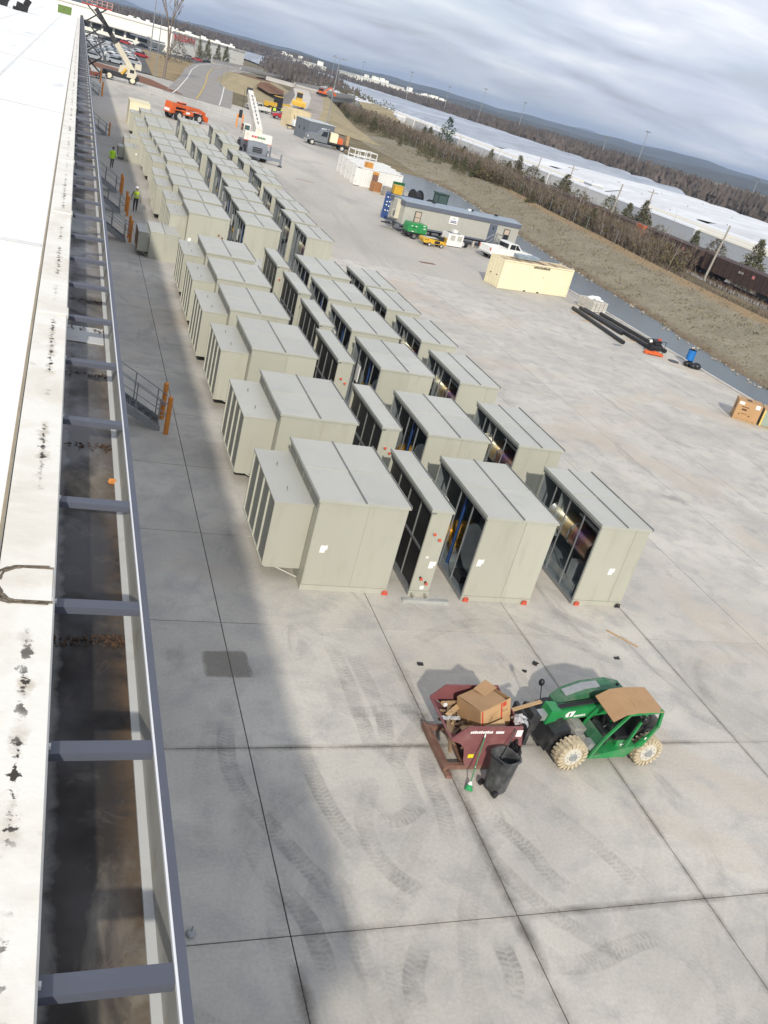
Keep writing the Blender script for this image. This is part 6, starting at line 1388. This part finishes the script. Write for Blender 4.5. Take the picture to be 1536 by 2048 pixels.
# white-roofed car carriers
M_AR = [mat('carrier_white_roof',(.74,.75,.76),.45,var=.06), mat('carrier_cream_roof',(.70,.66,.55),.5,var=.06)]
M_AS = [mat('carrier_yellow',(.56,.36,.05),.6,var=.15), mat('carrier_rust',(.24,.08,.05),.7,var=.2), mat('wagon_pale_grey',(.50,.52,.54),.5), mat('carrier_white',(.68,.68,.66),.6,var=.1)]
def carrier(x, y, ms, mr, label):
    t = thing('car_carrier_wagon', label, 'wagon', (x,y,.85), 0, 'white roofed car carriers in the rail yard')
    MB().box(-1.5,1.5,0,26.5,.35,3.3).build('body', ms, t)
    MB().prism([(-1.55,3.301),(1.55,3.301),(1.4,3.55),(.8,3.68),(-.8,3.68),(-1.4,3.55)], 'y', -.05, 26.55).build('roof', mr, t, recalc=True)
    for yy in (3,23.5): MB().box(-1.1,1.1,yy-1.3,yy+1.3,0,.349).build('bogie', M_BLACK, t)
    return t
proto = {}
cnt = {}
for ti, x in enumerate((97,102.5,108)):
    y = 72+rb.uniform(0,10)
    k = 0
    while y < 430:
        if rb.random() < (.16 if ti else .22): y += 28; continue
        ms = rb.choice(M_AS[3:]*5+M_AS[2:3]*4+M_AS[:2]); mr = M_AR[0] if rb.random() < .8 else M_AR[1]
        lb = f'white-roofed car carrier, {ORD[k]} from the right on the {["nearest","middle","farthest"][ti]} carrier track'
        key = (ms.name, mr.name)
        if key not in proto: proto[key] = carrier(x, y, ms, mr, lb); KIDS[proto[key].name] = list(proto[key].children)
        else: c = copy_tree(proto[key], None, lb); c.location = (x, y, .85)
        k += 1; y += 27.3
# ---- hail-net canopies over the vehicle lot
M_NETB = mat('blue_grey_net',(.36,.395,.45),.8,var=.18,scale=.12,rnd_=.16,dirt=(.27,.305,.365),dscale=.08); M_NETW = mat('white_net',(.64,.65,.66),.8,var=.12,scale=.15,rnd_=.06)
def canopy(label, x0, x1, y0, L, m, amp):
    t = thing('net_canopy', label, 'canopy', (x0,y0,.55), 0, 'net canopies over the car lot')
    nx, ny = max(6, int((x1-x0)/7.5)), max(6, int(L/4)); g = MB()
    for j in range(ny+1):
        for i in range(nx+1):
            z = 3.2+amp*abs(math.sin(math.pi*(j/ny)*max(1,round(L/19.0))))+amp*.8*abs(math.sin(math.pi*i/nx*(x1-x0)/24.0))+rb.uniform(-.12,.12)*amp
            if i == 0: z = 1.0
            if j in (0, ny): z = min(z, 3.0)
            g.v.append(((x1-x0)*i/nx, L*j/ny, z))
    for j in range(ny):
        for i in range(nx): g.f.append((j*(nx+1)+i, j*(nx+1)+i+1, (j+1)*(nx+1)+i+1, (j+1)*(nx+1)+i)); g.mi.append(0)
    g.build('netting', m, t, ang=25)
    for k in range(6): MB().cyl(((x1-x0)*k/5,.2,0),((x1-x0)*k/5,.2,3.5),.12,6).build('post', M_GALV, t)
    return t
y = 96
for k in range(5): canopy(f'white net canopy over the car lot, {ORD[k]} from the right', 117+1.2*(k % 2), 192-3*(k % 2), y, 33, M_NETW, .25); y += 35.6
for k in range(15):
    L = 36+5*k*.6; canopy(f'blue-grey net canopy over the car lot, {ORD[k]} left of the white ones', 112 if k < 4 else 118, 196+min(k,6)*3, y, L, M_NETB, .8); y += L+3.2
# ---- trees
def leaf_mat(name, col, var=.3):
    m, t, b = nodes_mat(name); oi = t.nodes.new('ShaderNodeObjectInfo'); pos = t.nodes.new('ShaderNodeNewGeometry').outputs['Position']
    n = tmap(t, tnoise(t, pos, .9, 4), .3, .7, 1-var, 1+var); hs = t.nodes.new('ShaderNodeHueSaturation'); hs.inputs['Color'].default_value = (*col, 1); t.links.new(n, hs.inputs['Value'])
    t.links.new(tmap(t, oi.outputs['Random'], 0, 1, .47, .53), hs.inputs['Hue']); t.links.new(hs.outputs[0], b.inputs['Base Color']); b.inputs['Roughness'].default_value = .85; b.inputs['Specular IOR Level'].default_value = .15; return m
M_CED = leaf_mat('cedar_foliage',(.115,.110,.055)); M_PINE = leaf_mat('pine_foliage',(.040,.070,.036)); M_BARK = mat('grey_bark',(.19,.155,.125),.9,var=.2,scale=4); M_TWIG = mat('bare_twigs',(.165,.130,.095),.9,var=.3,scale=1.2)
def clump_faces(g, c, s, rl, n):
    for _ in range(n):
        a = Vector((rl.gauss(0,1),rl.gauss(0,1),rl.gauss(0,.8))).normalized(); u = a.orthogonal().normalized(); v = a.cross(u); p = Vector(c)+Vector((rl.gauss(0,s*.5),rl.gauss(0,s*.5),rl.gauss(0,s*.5)))
        q = s*rl.uniform(.35,.75); g.add([p+u*q, p+v*q*.5-u*q*.3, p-v*q*.5-u*q*.3], [(0,1,2)])
def conifer(nm, label, h, r, seed, m, gaps=.25, top=.12):
    rl = random.Random(seed); t = thing(nm, label, 'tree', (0,0,0), 0, 'evergreens along the railway bank')
    MB().cyl((0,0,0),(0,0,h*.9),.11*h/5,7,.02).build('trunk', M_BARK, t); g = MB()
    for i in range(300):
        f = rl.random()**.85; z = h*(.06+.94*f); rad = r*(1-f)**.75*rl.uniform(.35,1.1)+top*.3; a = rl.uniform(0,6.283)
        if rl.random() < gaps and math.sin(a*3+seed+z*2) > .2: continue
        clump_faces(g, (rad*math.cos(a), rad*math.sin(a), z), .30*h/5*(1.2-f*.65), rl, 7)
    g.build('crown', m, t, ang=180); return t
protos = [conifer('cedar_tree','x',hh,rr_,s,M_CED,gp,tp_) for s, hh, rr_, gp, tp_ in ((1,5.2,1.2,.25,.12),(2,4.2,1.6,.45,.5),(3,5.6,1.0,.4,.2),(4,3.6,1.7,.3,.9))]
for p in protos: KIDS[p.name] = list(p.children)
spots = []
for k in range(98):
    if k < 18: x, y, s = rb.uniform(84.5,89), 80+6.5*k+rb.uniform(-3,3), rb.uniform(.9,1.4)
    elif k < 62: x, y, s = rb.uniform(70.5,76.5)+.05*(k-18), 120+4*(k-18)+rb.uniform(-2,2), rb.uniform(.4,.85)
    else: x, y, s = rb.uniform(83,94), 130+6*(k-62)+rb.uniform(-4,4), rb.uniform(.5,1.0)
    if 76.0 < x < 84 and y < 185: x = rb.choice((75,85.5))
    spots.append((x, y, s))
spots.sort(key=lambda p: -(p[0]/p[1]))
for i, (x, y, s) in enumerate(spots):
    p = protos[i % 4]; lb = f'dark green cedar by the railway, {tens(i)} from the right'
    if i < 4: c = p; c['label'] = lb
    else: c = copy_tree(p, None, lb)
    c.location = (x, y, .5); c.scale = (s*rb.uniform(1.1,1.8), s*rb.uniform(1.1,1.8), s*.85); c.rotation_euler[2] = rb.uniform(0,6)
t = conifer('pine_tree','broad dark pine standing taller than the cedars beyond the pond',8.5,3.2,77,M_PINE,.5,.5); t.location = (87.5,226,.5)
for (x,y,s,lb) in [(48.5,479,1.1,'first small conifer in front of the factory wall, from the left'),(53,476,1.2,'second small conifer before the factory wall'),(57,474,1.2,'third small conifer before the factory wall'),(62.5,479,1.1,'fourth small conifer before the factory wall'),(69,498,1.1,'fifth small conifer before the factory wall, rightmost')]:
    c = copy_tree(protos[0], None, lb, 'conifers by the factory'); c.location = (x,y,0); c.scale = (s*1.6,s*1.6,s*1.5)
def bare_tree(nm, label, h, seed, loc, spread=.34, depth=5, m=None, n0=3, group=None):
    rl = random.Random(seed); t = thing(nm, label, 'tree', loc, 0, group); tr_, tw = MB(), MB()
    def grow(p, d, ln, r, lv):
        q = p+d*ln; (tr_ if lv < 2 else tw).cyl(p, q, r, 6 if lv < 2 else 4, r*.68, False)
        if lv >= depth: return
        for _ in range(n0 if lv else 2):
            a = Vector((rl.gauss(0,spread),rl.gauss(0,spread),rl.gauss(0,spread*.5))); grow(q, (d+a).normalized(), ln*rl.uniform(.62,.82), r*.62, lv+1)
        if lv < 3: grow(p.lerp(q,.6), (d+Vector((rl.gauss(0,.6),rl.gauss(0,.6),.1))).normalized(), ln*.5, r*.4, lv+2)
    grow(Vector((0,0,0)), Vector((.02,0,1)), h*.33, h*.017, 0)
    tr_.build('trunk', m or M_BARK, t); tw.build('crown', m or M_TWIG, t); return t
bare_tree('bare_tree','tall leafless tree standing on the grass island by the road',22,5,(20.6,250,0),.15,5)
bare_tree('bare_tree','small leafless tree in front of the factory wall',11,8,(46,420,0),.4,5)
t = conifer('shrub','dark green clipped shrub mass behind the tall leafless tree',7.5,5.5,31,M_CED,.1,2.5); t.location = (34,372,0); t['group'] = 'bushes by the factory'; t['category'] = 'shrub'
# brush along the bank: bare stems nobody could count
g = MB(); rl = random.Random(11)
for i in range(17000):
    y = 62+(rl.random()**1.1)*250; rx = min(67.2+max(0,(y-90))*.10,79); x = rx+abs(rl.gauss(0,4.5))+.6
    if y < 100: x = rl.choice((rx+rl.uniform(.5,4),rx+rl.uniform(14,20)))
    if 77.5 < x < 82.5 and y < 170: x = 76.5
    h_ = rl.uniform(.4,1.1) if y < 100 else rl.uniform(1.0,3.8); r_ = .022+.02*rl.random(); ax, ay = rl.gauss(0,.35), rl.gauss(0,.35)
    b0_ = Vector((x,y,.5)); tp = b0_+Vector((ax*h_*.6,ay*h_*.6,h_)); u = Vector((r_*2.2,0,0)).cross(Vector((0,0,1))) if rl.random() < .5 else Vector((r_*2.2,0,0))
    g.add([b0_-u, b0_+u, tp],[(0,1,2)])
    for _ in range(4):
        f = rl.uniform(.3,.95); p = b0_.lerp(tp,f); q = p+Vector((rl.gauss(0,.5),rl.gauss(0,.5),rl.uniform(.2,.9)))*h_*.35; g.add([p-u*.5,p+u*.5,q],[(0,1,2)])
for i in range(2600):
    y = 100+rl.random()*200; rx = min(67.2+max(0,(y-90))*.10,79); x = rx+1+abs(rl.gauss(0,4.5))
    if 77.5 < x < 82.5 and y < 170: x = 76.3
    clump_faces(g, (x,y,.6+rl.random()*2.0), .55, rl, 4)
g.build('bare_brush', M_TWIG, kind='stuff', label='tangle of bare brown brush along the railway bank', cat='brush', ang=180)
g = MB()
for i in range(46):
    y = 100+(i/46)*150+rl.uniform(-3,3); x = 69+max(0,(y-90))*.10+rl.uniform(0,5); h_ = rl.uniform(3.5,6.5)
    if 77.5 < x < 82.5 and y < 170: x = 76.6
    tp = Vector((x+rl.gauss(0,.5),y+rl.gauss(0,.5),.5+h_)); g.cyl((x,y,.5),tp,.05,5,.012,False)
    for _ in range(9):
        f = rl.uniform(.4,1); p = Vector((x,y,.5)).lerp(tp,f); g.cyl(p,p+Vector((rl.gauss(0,.5),rl.gauss(0,.5),rl.uniform(.4,1.0))),.016,3,.006,False)
g.build('bare_saplings', mat('pale_stems',(.28,.235,.19),.9), kind='stuff', label='thin pale leafless saplings rising from the brush', cat='saplings')
g = MB()
for i in range(620):
    y = 98+rl.random()*190; rx = min(67.2+max(0,(y-90))*.10,79); x = rx+1.2+abs(rl.gauss(0,4.2)); h_ = rl.uniform(1.0,3.2)
    if 77.0 < x < 83 and y < 175: x = rl.choice((75.8,85))
    for _ in range(14): clump_faces(g, (x+rl.gauss(0,.55),y+rl.gauss(0,.55),.5+h_*rl.random()), .5, rl, 4)
g.build('olive_scrub', leaf_mat('olive_leaves',(.125,.110,.050)), kind='stuff', label='low olive-green scrub growing among the bare brush', cat='scrub', ang=180)
# ---- far woods as one mass, hills behind
g = MB(); rl = random.Random(13)
def wood(x, y, h, n=11, w_=4):
    for _ in range(n):
        f = rl.random(); p = Vector((x+rl.gauss(0,w_*.6),y+rl.gauss(0,w_*.6),.3+h*(.15+.85*f**.8))); s = rl.uniform(1.0,2.6)*(1.2-f*.5)
        a = rl.uniform(0,6.28); u = Vector((math.cos(a),math.sin(a),0))*s*.55; g.add([p-u-Vector((0,0,s*.6)), p+u-Vector((0,0,s*.6)), p+Vector((rl.gauss(0,.3),rl.gauss(0,.3),s))],[(0,1,2)])
for i in range(3600):
    f = rl.random(); d = rl.random()**.7*170; cx, cy = lerp(420,300,f) if f < .5 else lerp(300,205,(f-.5)*2)+60, lerp(180,640,f) if f < .5 else lerp(640,1180,(f-.5)*2)
    wood(cx-60+d*.9, cy+d*.35, rl.uniform(5,9))
for i in range(1500):
    wood(rl.uniform(215,340), rl.uniform(150,520), rl.uniform(5,9))
for i in range(1700):
    f = rl.random(); d = rl.random()*220; wood(lerp(20,280,f)+rl.uniform(-10,10), 740+d+f*420, rl.uniform(9,14))
for i in range(700):
    f = rl.random(); wood(lerp(98,150,f)+rl.uniform(-14,14), lerp(420,760,f)+rl.uniform(-30,30), rl.uniform(4,8), 9, 3)
g.build('far_woods', mat('bare_woods',(.105,.088,.078),.95,var=.35,scale=.03), kind='stuff', label='grey-brown leafless woods beyond the car lot and factory', cat='woods', ang=180)
g = MB(); rl = random.Random(17)
for i in range(260):
    f = rl.random(); p = (lerp(96,150,f)+rl.gauss(0,7), lerp(330,700,f)+rl.gauss(0,20), 0); h_ = rl.uniform(3,6)
    for _ in range(14): clump_faces(g, (p[0]+rl.gauss(0,1.3),p[1]+rl.gauss(0,1.3),.5+h_*rl.random()**1.4), 1.0, rl, 3)
g.build('far_evergreens', M_CED, kind='stuff', label='dark evergreen scrub along the far railway cutting', cat='scrub', ang=180)
M_HILL = mat('wooded_hills',(.055,.062,.062),.95,var=.3,scale=.004,dirt=(.035,.046,.042),dscale=.006,dlo=.45,dhi=.6)
def hills(nm, rad, az0, az1, base, amp, seed, depth):
    rl = random.Random(seed); n = 150; ph = [rl.uniform(0,6.3) for _ in range(6)]; g = MB()
    for i in range(n+1):
        a = R(lerp(az0,az1,i/n)); h = base+amp*(sum(math.sin(a*k*7+ph[j])/(j+1.5) for j, k in enumerate((1,2.1,3.7,6.3,11,19))))+rl.uniform(-1,1)*amp*.06
        for q, z in ((0,-2),(.35,h*.6),(.7,h),(1.4,h*.7),(2.2,-2)): g.v.append((math.sin(a)*(rad+depth*q), math.cos(a)*(rad+depth*q), z))
    for i in range(n):
        for j in range(4): g.f.append((i*5+j,i*5+j+1,i*5+j+6,i*5+j+5)); g.mi.append(0)
    g.build(nm, M_HILL, kind='structure', ang=60, recalc=True)
hills('wooded_ridge', 1500, -8, 80, 15, 4.0, 3, 500)
hills('far_hills', 3200, -8, 85, 30, 9, 5, 900)
hills('distant_hills', 6500, -8, 85, 42, 30, 9, 1500)
# ---- poles
def pole(nm, label, loc, h, r, arms=0, lean=0, m=None, group='poles beyond the yard'):
    t = thing(nm, label, 'pole', loc, 0, group); MB().cyl((0,0,0),(lean*h,0,h),r,8,r*.6).build('shaft', m or M_GALV, t)
    if arms == 1: MB().box(lean*h-1.2,lean*h+1.2,-.06,.06,h-.7,h-.55).build('cross_arm', m or M_GALV, t)
    if arms == 2:
        for k in range(4): a = math.pi*k/2; MB().obox((1.1*math.cos(a),1.1*math.sin(a),h),(.9,.6,.35),(0,.3,a)).build('floodlight', M_GALV, t)
        MB().cyl((0,0,h-.1),(0,0,h+.05),1.2,10).build('lamp_ring', M_GALV, t)
    if arms == 3:
        g = MB().path([(0,0,h),(.6,0,h+.7),(1.5,0,h+1.0),(2.3,0,h+.9)],.07,6); g.build('curved_arm', M_GALV, t); MB().obox((2.6,0,h+.85),(.8,.3,.18)).build('lamp_head', M_GALV, t)
    if arms == 4:
        for s in (-1,1): MB().obox((s*1.1,0,h+.1),(1.1,.4,.2)).build('lamp_head', M_GALV, t)
        MB().bar((-1,0,h),(1,0,h),.1).build('cross_arm', M_GALV, t)
    return t
PL = [(288,456,23,'first'),(330,568,16,'second'),(306,379,15,'third'),(299,715,26,'fourth'),(324,692,24,'fifth'),(258,778,24,'sixth'),(287,762,21,'seventh'),(258,928,23,'eighth'),(235,951,22,'ninth')]
PL.sort(key=lambda p: -(p[0]/p[1]))
for i, (x,y,h,_) in enumerate(PL): pole('floodlight_mast', f'tall floodlight mast rising beyond the car lot, {ORD[i]} from the right', (x,y,.3), h, .28, 2)
for (x,y,h,a,ln,lb) in [(78.6,127,7.6,0,.06,'leaning grey utility pole left of the orange wagon end'),(77.9,99,7.2,0,.10,'leaning pale utility pole before the hopper wagons'),(110,165,6.6,1,.0,'utility pole with a cross arm among the white carrier roofs'),(93,184,6.5,0,.05,'bare utility pole rising from the cedars'),(97,176,6.8,1,.0,'dark utility pole right of the bare one among the cedars'),(304,423,7.5,1,0,'short pole before the woods at the right')]:
    pole('utility_pole', lb, (x,y,.4), h, .17, a, ln, mat('weathered_pole',(.33,.30,.26),.9))
pole('light_pole','tall slim light pole behind the grey storage shed',(52.5,208,.2),14.5,.13,4); pole('light_pole','slim light pole on the grass island by the bare tree',(18.4,249,.1),14.0,.13,4)
pole('light_pole','slim grey light pole standing before the factory offices',(22,330,0),24,.2,4)
LP = [(41,288,9),(80,520,9),(100,590,8),(109,612,8),(112,600,8),(117,596,8),(123,600,10),(36,262,7)]
for i,(x,y,h) in enumerate(sorted(LP)): pole('street_lamp', f'curved-arm street lamp along the bridge road, {ORD[i]} from the left', (x,y,.3), h, .13, 3, group='street lamps on the bridge road')
fn = thing('wire_fence','wire fence on grey posts along the top of the bank','fence')
fp = [(69,108),(71,128),(74,150),(77,172),(78.3,196),(77,212),(75.5,228)]
for a, b in zip(fp, fp[1:]):
    for k in range(4):
        f = k/4; x, y = lerp(a[0],b[0],f), lerp(a[1],b[1],f); MB().cyl((x,y,.6),(x,y,3.1),.05,5).build('post', M_GALV, fn)
    for z in (1.2,2.1,3.0): MB().cyl((*a,z),(*b,z),.012,4).build('wire', M_GALV, fn)
# ---- bridges
M_BR = mat('bridge_concrete',(.40,.385,.36),.8,var=.1,scale=.3)
def bridge(nm, label, A, B, wd, z, dep, piers, rail):
    t = thing(nm, label, 'bridge'); A, B = Vector((*A,0)), Vector((*B,0)); d = (B-A).normalized(); n = Vector((-d.y,d.x,0))*wd
    def slab(z0, z1, o0, o1, nm2, m):
        p = [A+n*o0,B+n*o0,B+n*o1,A+n*o1]; g = MB(); g.add([(q.x,q.y,zz) for zz in (z0,z1) for q in p],[(3,2,1,0),(4,5,6,7),(0,1,5,4),(1,2,6,5),(2,3,7,6),(3,0,4,7)]); return g.build(nm2, m, t)
    slab(z-.5, z, 0, 1, 'deck', M_ROAD); slab(z-dep, z-.501, .04, .96, 'girder', M_BR); slab(z, z+.9, 0, .04, 'parapet', rail); slab(z, z+.9, .96, 1, 'parapet', rail)
    for f in piers:
        c = A.lerp(B,f)
        for o in (.15,.5,.85): q = c+n*o; MB().box(q.x-.6,q.x+.6,q.y-.6,q.y+.6,-3,z-dep).build('pier', M_BR, t)
    return t
bridge('road_bridge','concrete road bridge left of the clay mound, carrying the curved road',(62,400),(92,452),13,2.6,1.6,(.33,.66),M_BR)
bridge('railway_bridge','pale bridge with steel parapet at the top of the gravel ramp',(69,281),(88,318),10,5.2,1.7,(.4,.75),M_GREYM)
MB().prism([(84,300),(93,296),(112,330),(96,345)], 'z', -.5, 2.2).build('riprap_slope', M_DKGRAVEL, kind='structure', recalc=True)
g = MB(); g.add([(86,306,5.0),(96,300,5.0),(96,278,.4),(84,276,.4),(110,322,.6),(100,330,5)],[(0,1,2,3),(1,0,5,4),(1,4,2)]); g.build('far_abutment_slope', M_TAN, kind='structure', recalc=True)
bar = thing('concrete_barrier','low pale concrete barrier along the ramp top beside the excavator','barrier',(60,287,4.6),R(68)); MB().prism([(-.4,0),(.4,0),(.15,.4),(.12,1.0),(-.12,1.0),(-.15,.4)], 'y', -8, 8).build('barrier_body', M_BR, bar, recalc=True); MB().box(-.13,.13,-8,8,1.001,1.06).build('cap', M_BR, bar)
# ---- factory and distant sheds
M_FAC = mat('factory_white',(.84,.83,.74),.6,var=.03,scale=.05); M_FROOF = mat('factory_roof',(.68,.66,.60),.6,var=.06,scale=.05)
fc = thing('factory','long white factory hall with red sign letters and windowed front','factory')
A_, B_ = Vector((38.6,454,0)), Vector((81,518,0)); dd = (B_-A_).normalized(); bk_ = Vector((-dd.y,dd.x,0))
C_ = A_+bk_*170; D_ = B_+bk_*170; zA, zB = 8.8, 8.0
g = MB(); g.add([(*A_.xy,-2),(*B_.xy,-2),(*D_.xy,-2),(*C_.xy,-2),(*A_.xy,zA),(*B_.xy,zB),(*D_.xy,zB),(*C_.xy,zA)],[(0,1,5,4),(1,2,6,5),(2,3,7,6),(3,0,4,7),(4,5,6,7)]); g.build('wall', M_FAC, fc)
g = MB(); o_ = Vector((0,0,.05)); g.add([(*(A_+dd*-.4-bk_*.4).xy,zA+.02),(*(B_+dd*.4-bk_*.4).xy,zB+.02),(*(D_+dd*.4).xy,zB+.02),(*(C_-dd*.4).xy,zA+.02),(*(A_+dd*-.4-bk_*.4).xy,zA+.6),(*(B_+dd*.4-bk_*.4).xy,zB+.6),(*(D_+dd*.4).xy,zB+.6),(*(C_-dd*.4).xy,zA+.6)],[(0,1,5,4),(1,2,6,5),(2,3,7,6),(3,0,4,7),(4,5,6,7)]); g.build('roof', M_FROOF, fc)
rl = random.Random(2)
for k in range(34):
    u, v = rl.uniform(4,72), rl.uniform(6,150)
    if k < 9: u, v = 6+8*k, 5+3*(k % 2)
    p = A_+dd*u+bk_*v; zz = lerp(zA,zB,u/77)+.6; MB().cyl((p.x,p.y,zz),(p.x,p.y,zz+rl.uniform(.9,1.8)),rl.uniform(.7,1.3),10).build('roof_fan', M_CWHITE, fc)
for k in range(7):
    p = A_+dd*(4+10*k); q = p+bk_*165; zz = lerp(zA,zB,(4+10*k)/77)+.62; MB().bar((p.x,p.y,zz+.3),(q.x,q.y,zz+.3),.5,.6).build('roof_ridge', M_FAC, fc)
ang = math.atan2(bk_.y,bk_.x)
for k in range(26):
    p = A_+bk_*(14+5.8*k)-dd*.06; MB().obox((p.x,p.y,2.6),(4.6,.1,2.2),(0,0,ang)).build('window', M_WGLASS, fc)
p = A_+bk_*85-dd*1.5; MB().obox((p.x,p.y,4.4),(150,3,.6),(0,0,ang)).build('entrance_canopy', M_FROOF, fc)
p = A_+bk_*8-dd*6; MB().obox((p.x,p.y,3.6),(12,9,.5),(0,0,ang)).build('porch_roof', mat('porch_blue',(.13,.15,.20),.5), fc)
p = A_+dd*11-bk_*.5; sgn = text('NISSAN', 3.6, mat('sign_red',(.50,.02,.02),.5), fc, (p.x,p.y,7.0), (R(90),0,math.atan2(dd.y,dd.x)), ext=.1, align='CENTER'); sgn.scale = (1.6,1,1); sgn.name = 'sign_letters'
for (x,y,a,L,W,H_,lb) in [(205,1080,R(28),70,60,9,'long white warehouse at the far end of the car lot'),(275,1010,R(12),60,40,10,'white works building left of the floodlights'),(330,1030,R(12),70,40,8,'white works building right of the far one')]:
    b_ = thing('far_warehouse', lb, 'building', (x,y,0), a, 'far white buildings'); MB().box(0,L,0,W,0,H_).build('wall', M_FAC, b_); MB().box(-.5,L+.5,-.5,W+.5,H_+.001,H_+1).build('roof', M_CWHITE, b_)
    for k in range(8): x0 = rl.uniform(2,L-6); MB().box(x0,x0+rl.uniform(2,5),3,8,H_+1,H_+rl.uniform(2,5)).build('roof_plant', M_FAC, b_)
# ---- cars
def car_mesh(paint):
    g = MB(); g.prism([(-2.2,.25),(2.2,.25),(2.28,.6),(2.15,.85),(1.2,.98),(-1.4,1.0),(-2.25,.92)], 'y', -.88, .88)
    g.cur = 1; g.prism([(-1.75,.99),(1.25,.97),(.55,1.42),(-1.2,1.44)], 'y', -.76, .76)
    g.cur = 0; g.prism([(-1.35,1.40),(.62,1.385),(.50,1.47),(-1.15,1.49)], 'y', -.72, .72)
    g.cur = 1
    for x in (-1.35,1.4):
        for y in (-.8,.8): g.cyl((x,y-.1,.32),(x,y+.1,.32),.32,10)
    import bmesh
    me = g.mesh('car', [paint, M_WGLASS]); b = bmesh.new(); b.from_mesh(me); bmesh.ops.recalc_face_normals(b, faces=b.faces); b.to_mesh(me); b.free(); return me
CP = [('white',car_mesh(M_WHITEP)),('silver',car_mesh(mat('silver_paint',(.42,.45,.48),.3,.4))),('pale blue-grey',car_mesh(mat('blue_silver',(.26,.32,.37),.3,.4))),('black',car_mesh(mat('black_paint',(.02,.022,.027),.25))),('dark blue',car_mesh(mat('navy_paint',(.02,.03,.08),.3))),('red',car_mesh(mat('red_car_paint',(.36,.015,.02),.3)))]
wts = [34,20,22,14,6,2]
for ci, x in enumerate((4.2,9.6,14.8,20.0)):
    y = 257+ci*5; n_ = -1
    while y < 366:
        lim = 13.4+(y-262)*.085
        if x < lim and rb.random() > .04:
            k = rb.choices(range(6), wts)[0]; n_ += 1
            put('parked_car', CP[k][1], None, (x+rb.uniform(-.2,.2), y, .06), R(rb.choice((0,180))+rb.uniform(-2,2)), f'{CP[k][0]} car in the crowded lot, {tens(n_)} from the front of the {["roof-side","second","third","grass-side"][ci]} row', 'car', 'cars in the crowded lot')
        y += 2.75
for i,(x,y,k) in enumerate([(3,405,0),(6,412,0),(11,405,3),(16,430,4),(18.5,428,5),(21,440,0),(26,440,3),(31,445,1),(42,452,0),(47,455,1),(51,455,5),(55,452,3),(58,448,3),(62,450,4)]):
    put('parked_car', CP[k][1], None, (x,y,.06), R(20+rb.uniform(-30,30)), f'{CP[k][0]} car on the factory forecourt, {ORD[i]} from the left', 'car', 'cars on the factory forecourt')
put('parked_car', CP[3][1], None, (1.8,205,.02), R(80), 'dark car parked behind the pipe railing below the scissor lift', 'car', 'cars on the factory forecourt')
# ================================================================ HAZE
mh = bpy.data.materials.new('haze_air'); mh.use_nodes = True; th_ = mh.node_tree; th_.nodes.remove(th_.nodes['Principled BSDF'])
pv = th_.nodes.new('ShaderNodeVolumePrincipled'); pv.inputs['Color'].default_value = (.62,.77,1.0,1); pv.inputs['Density'].default_value = HAZE; pv.inputs['Anisotropy'].default_value = .25
th_.links.new(pv.outputs[0], th_.nodes['Material Output'].inputs['Volume'])
MB().box(-10500,10500,-450,10500,-4,115).build('haze', mh, kind='stuff', label='thin pale haze over the far woods and hills', cat='haze')
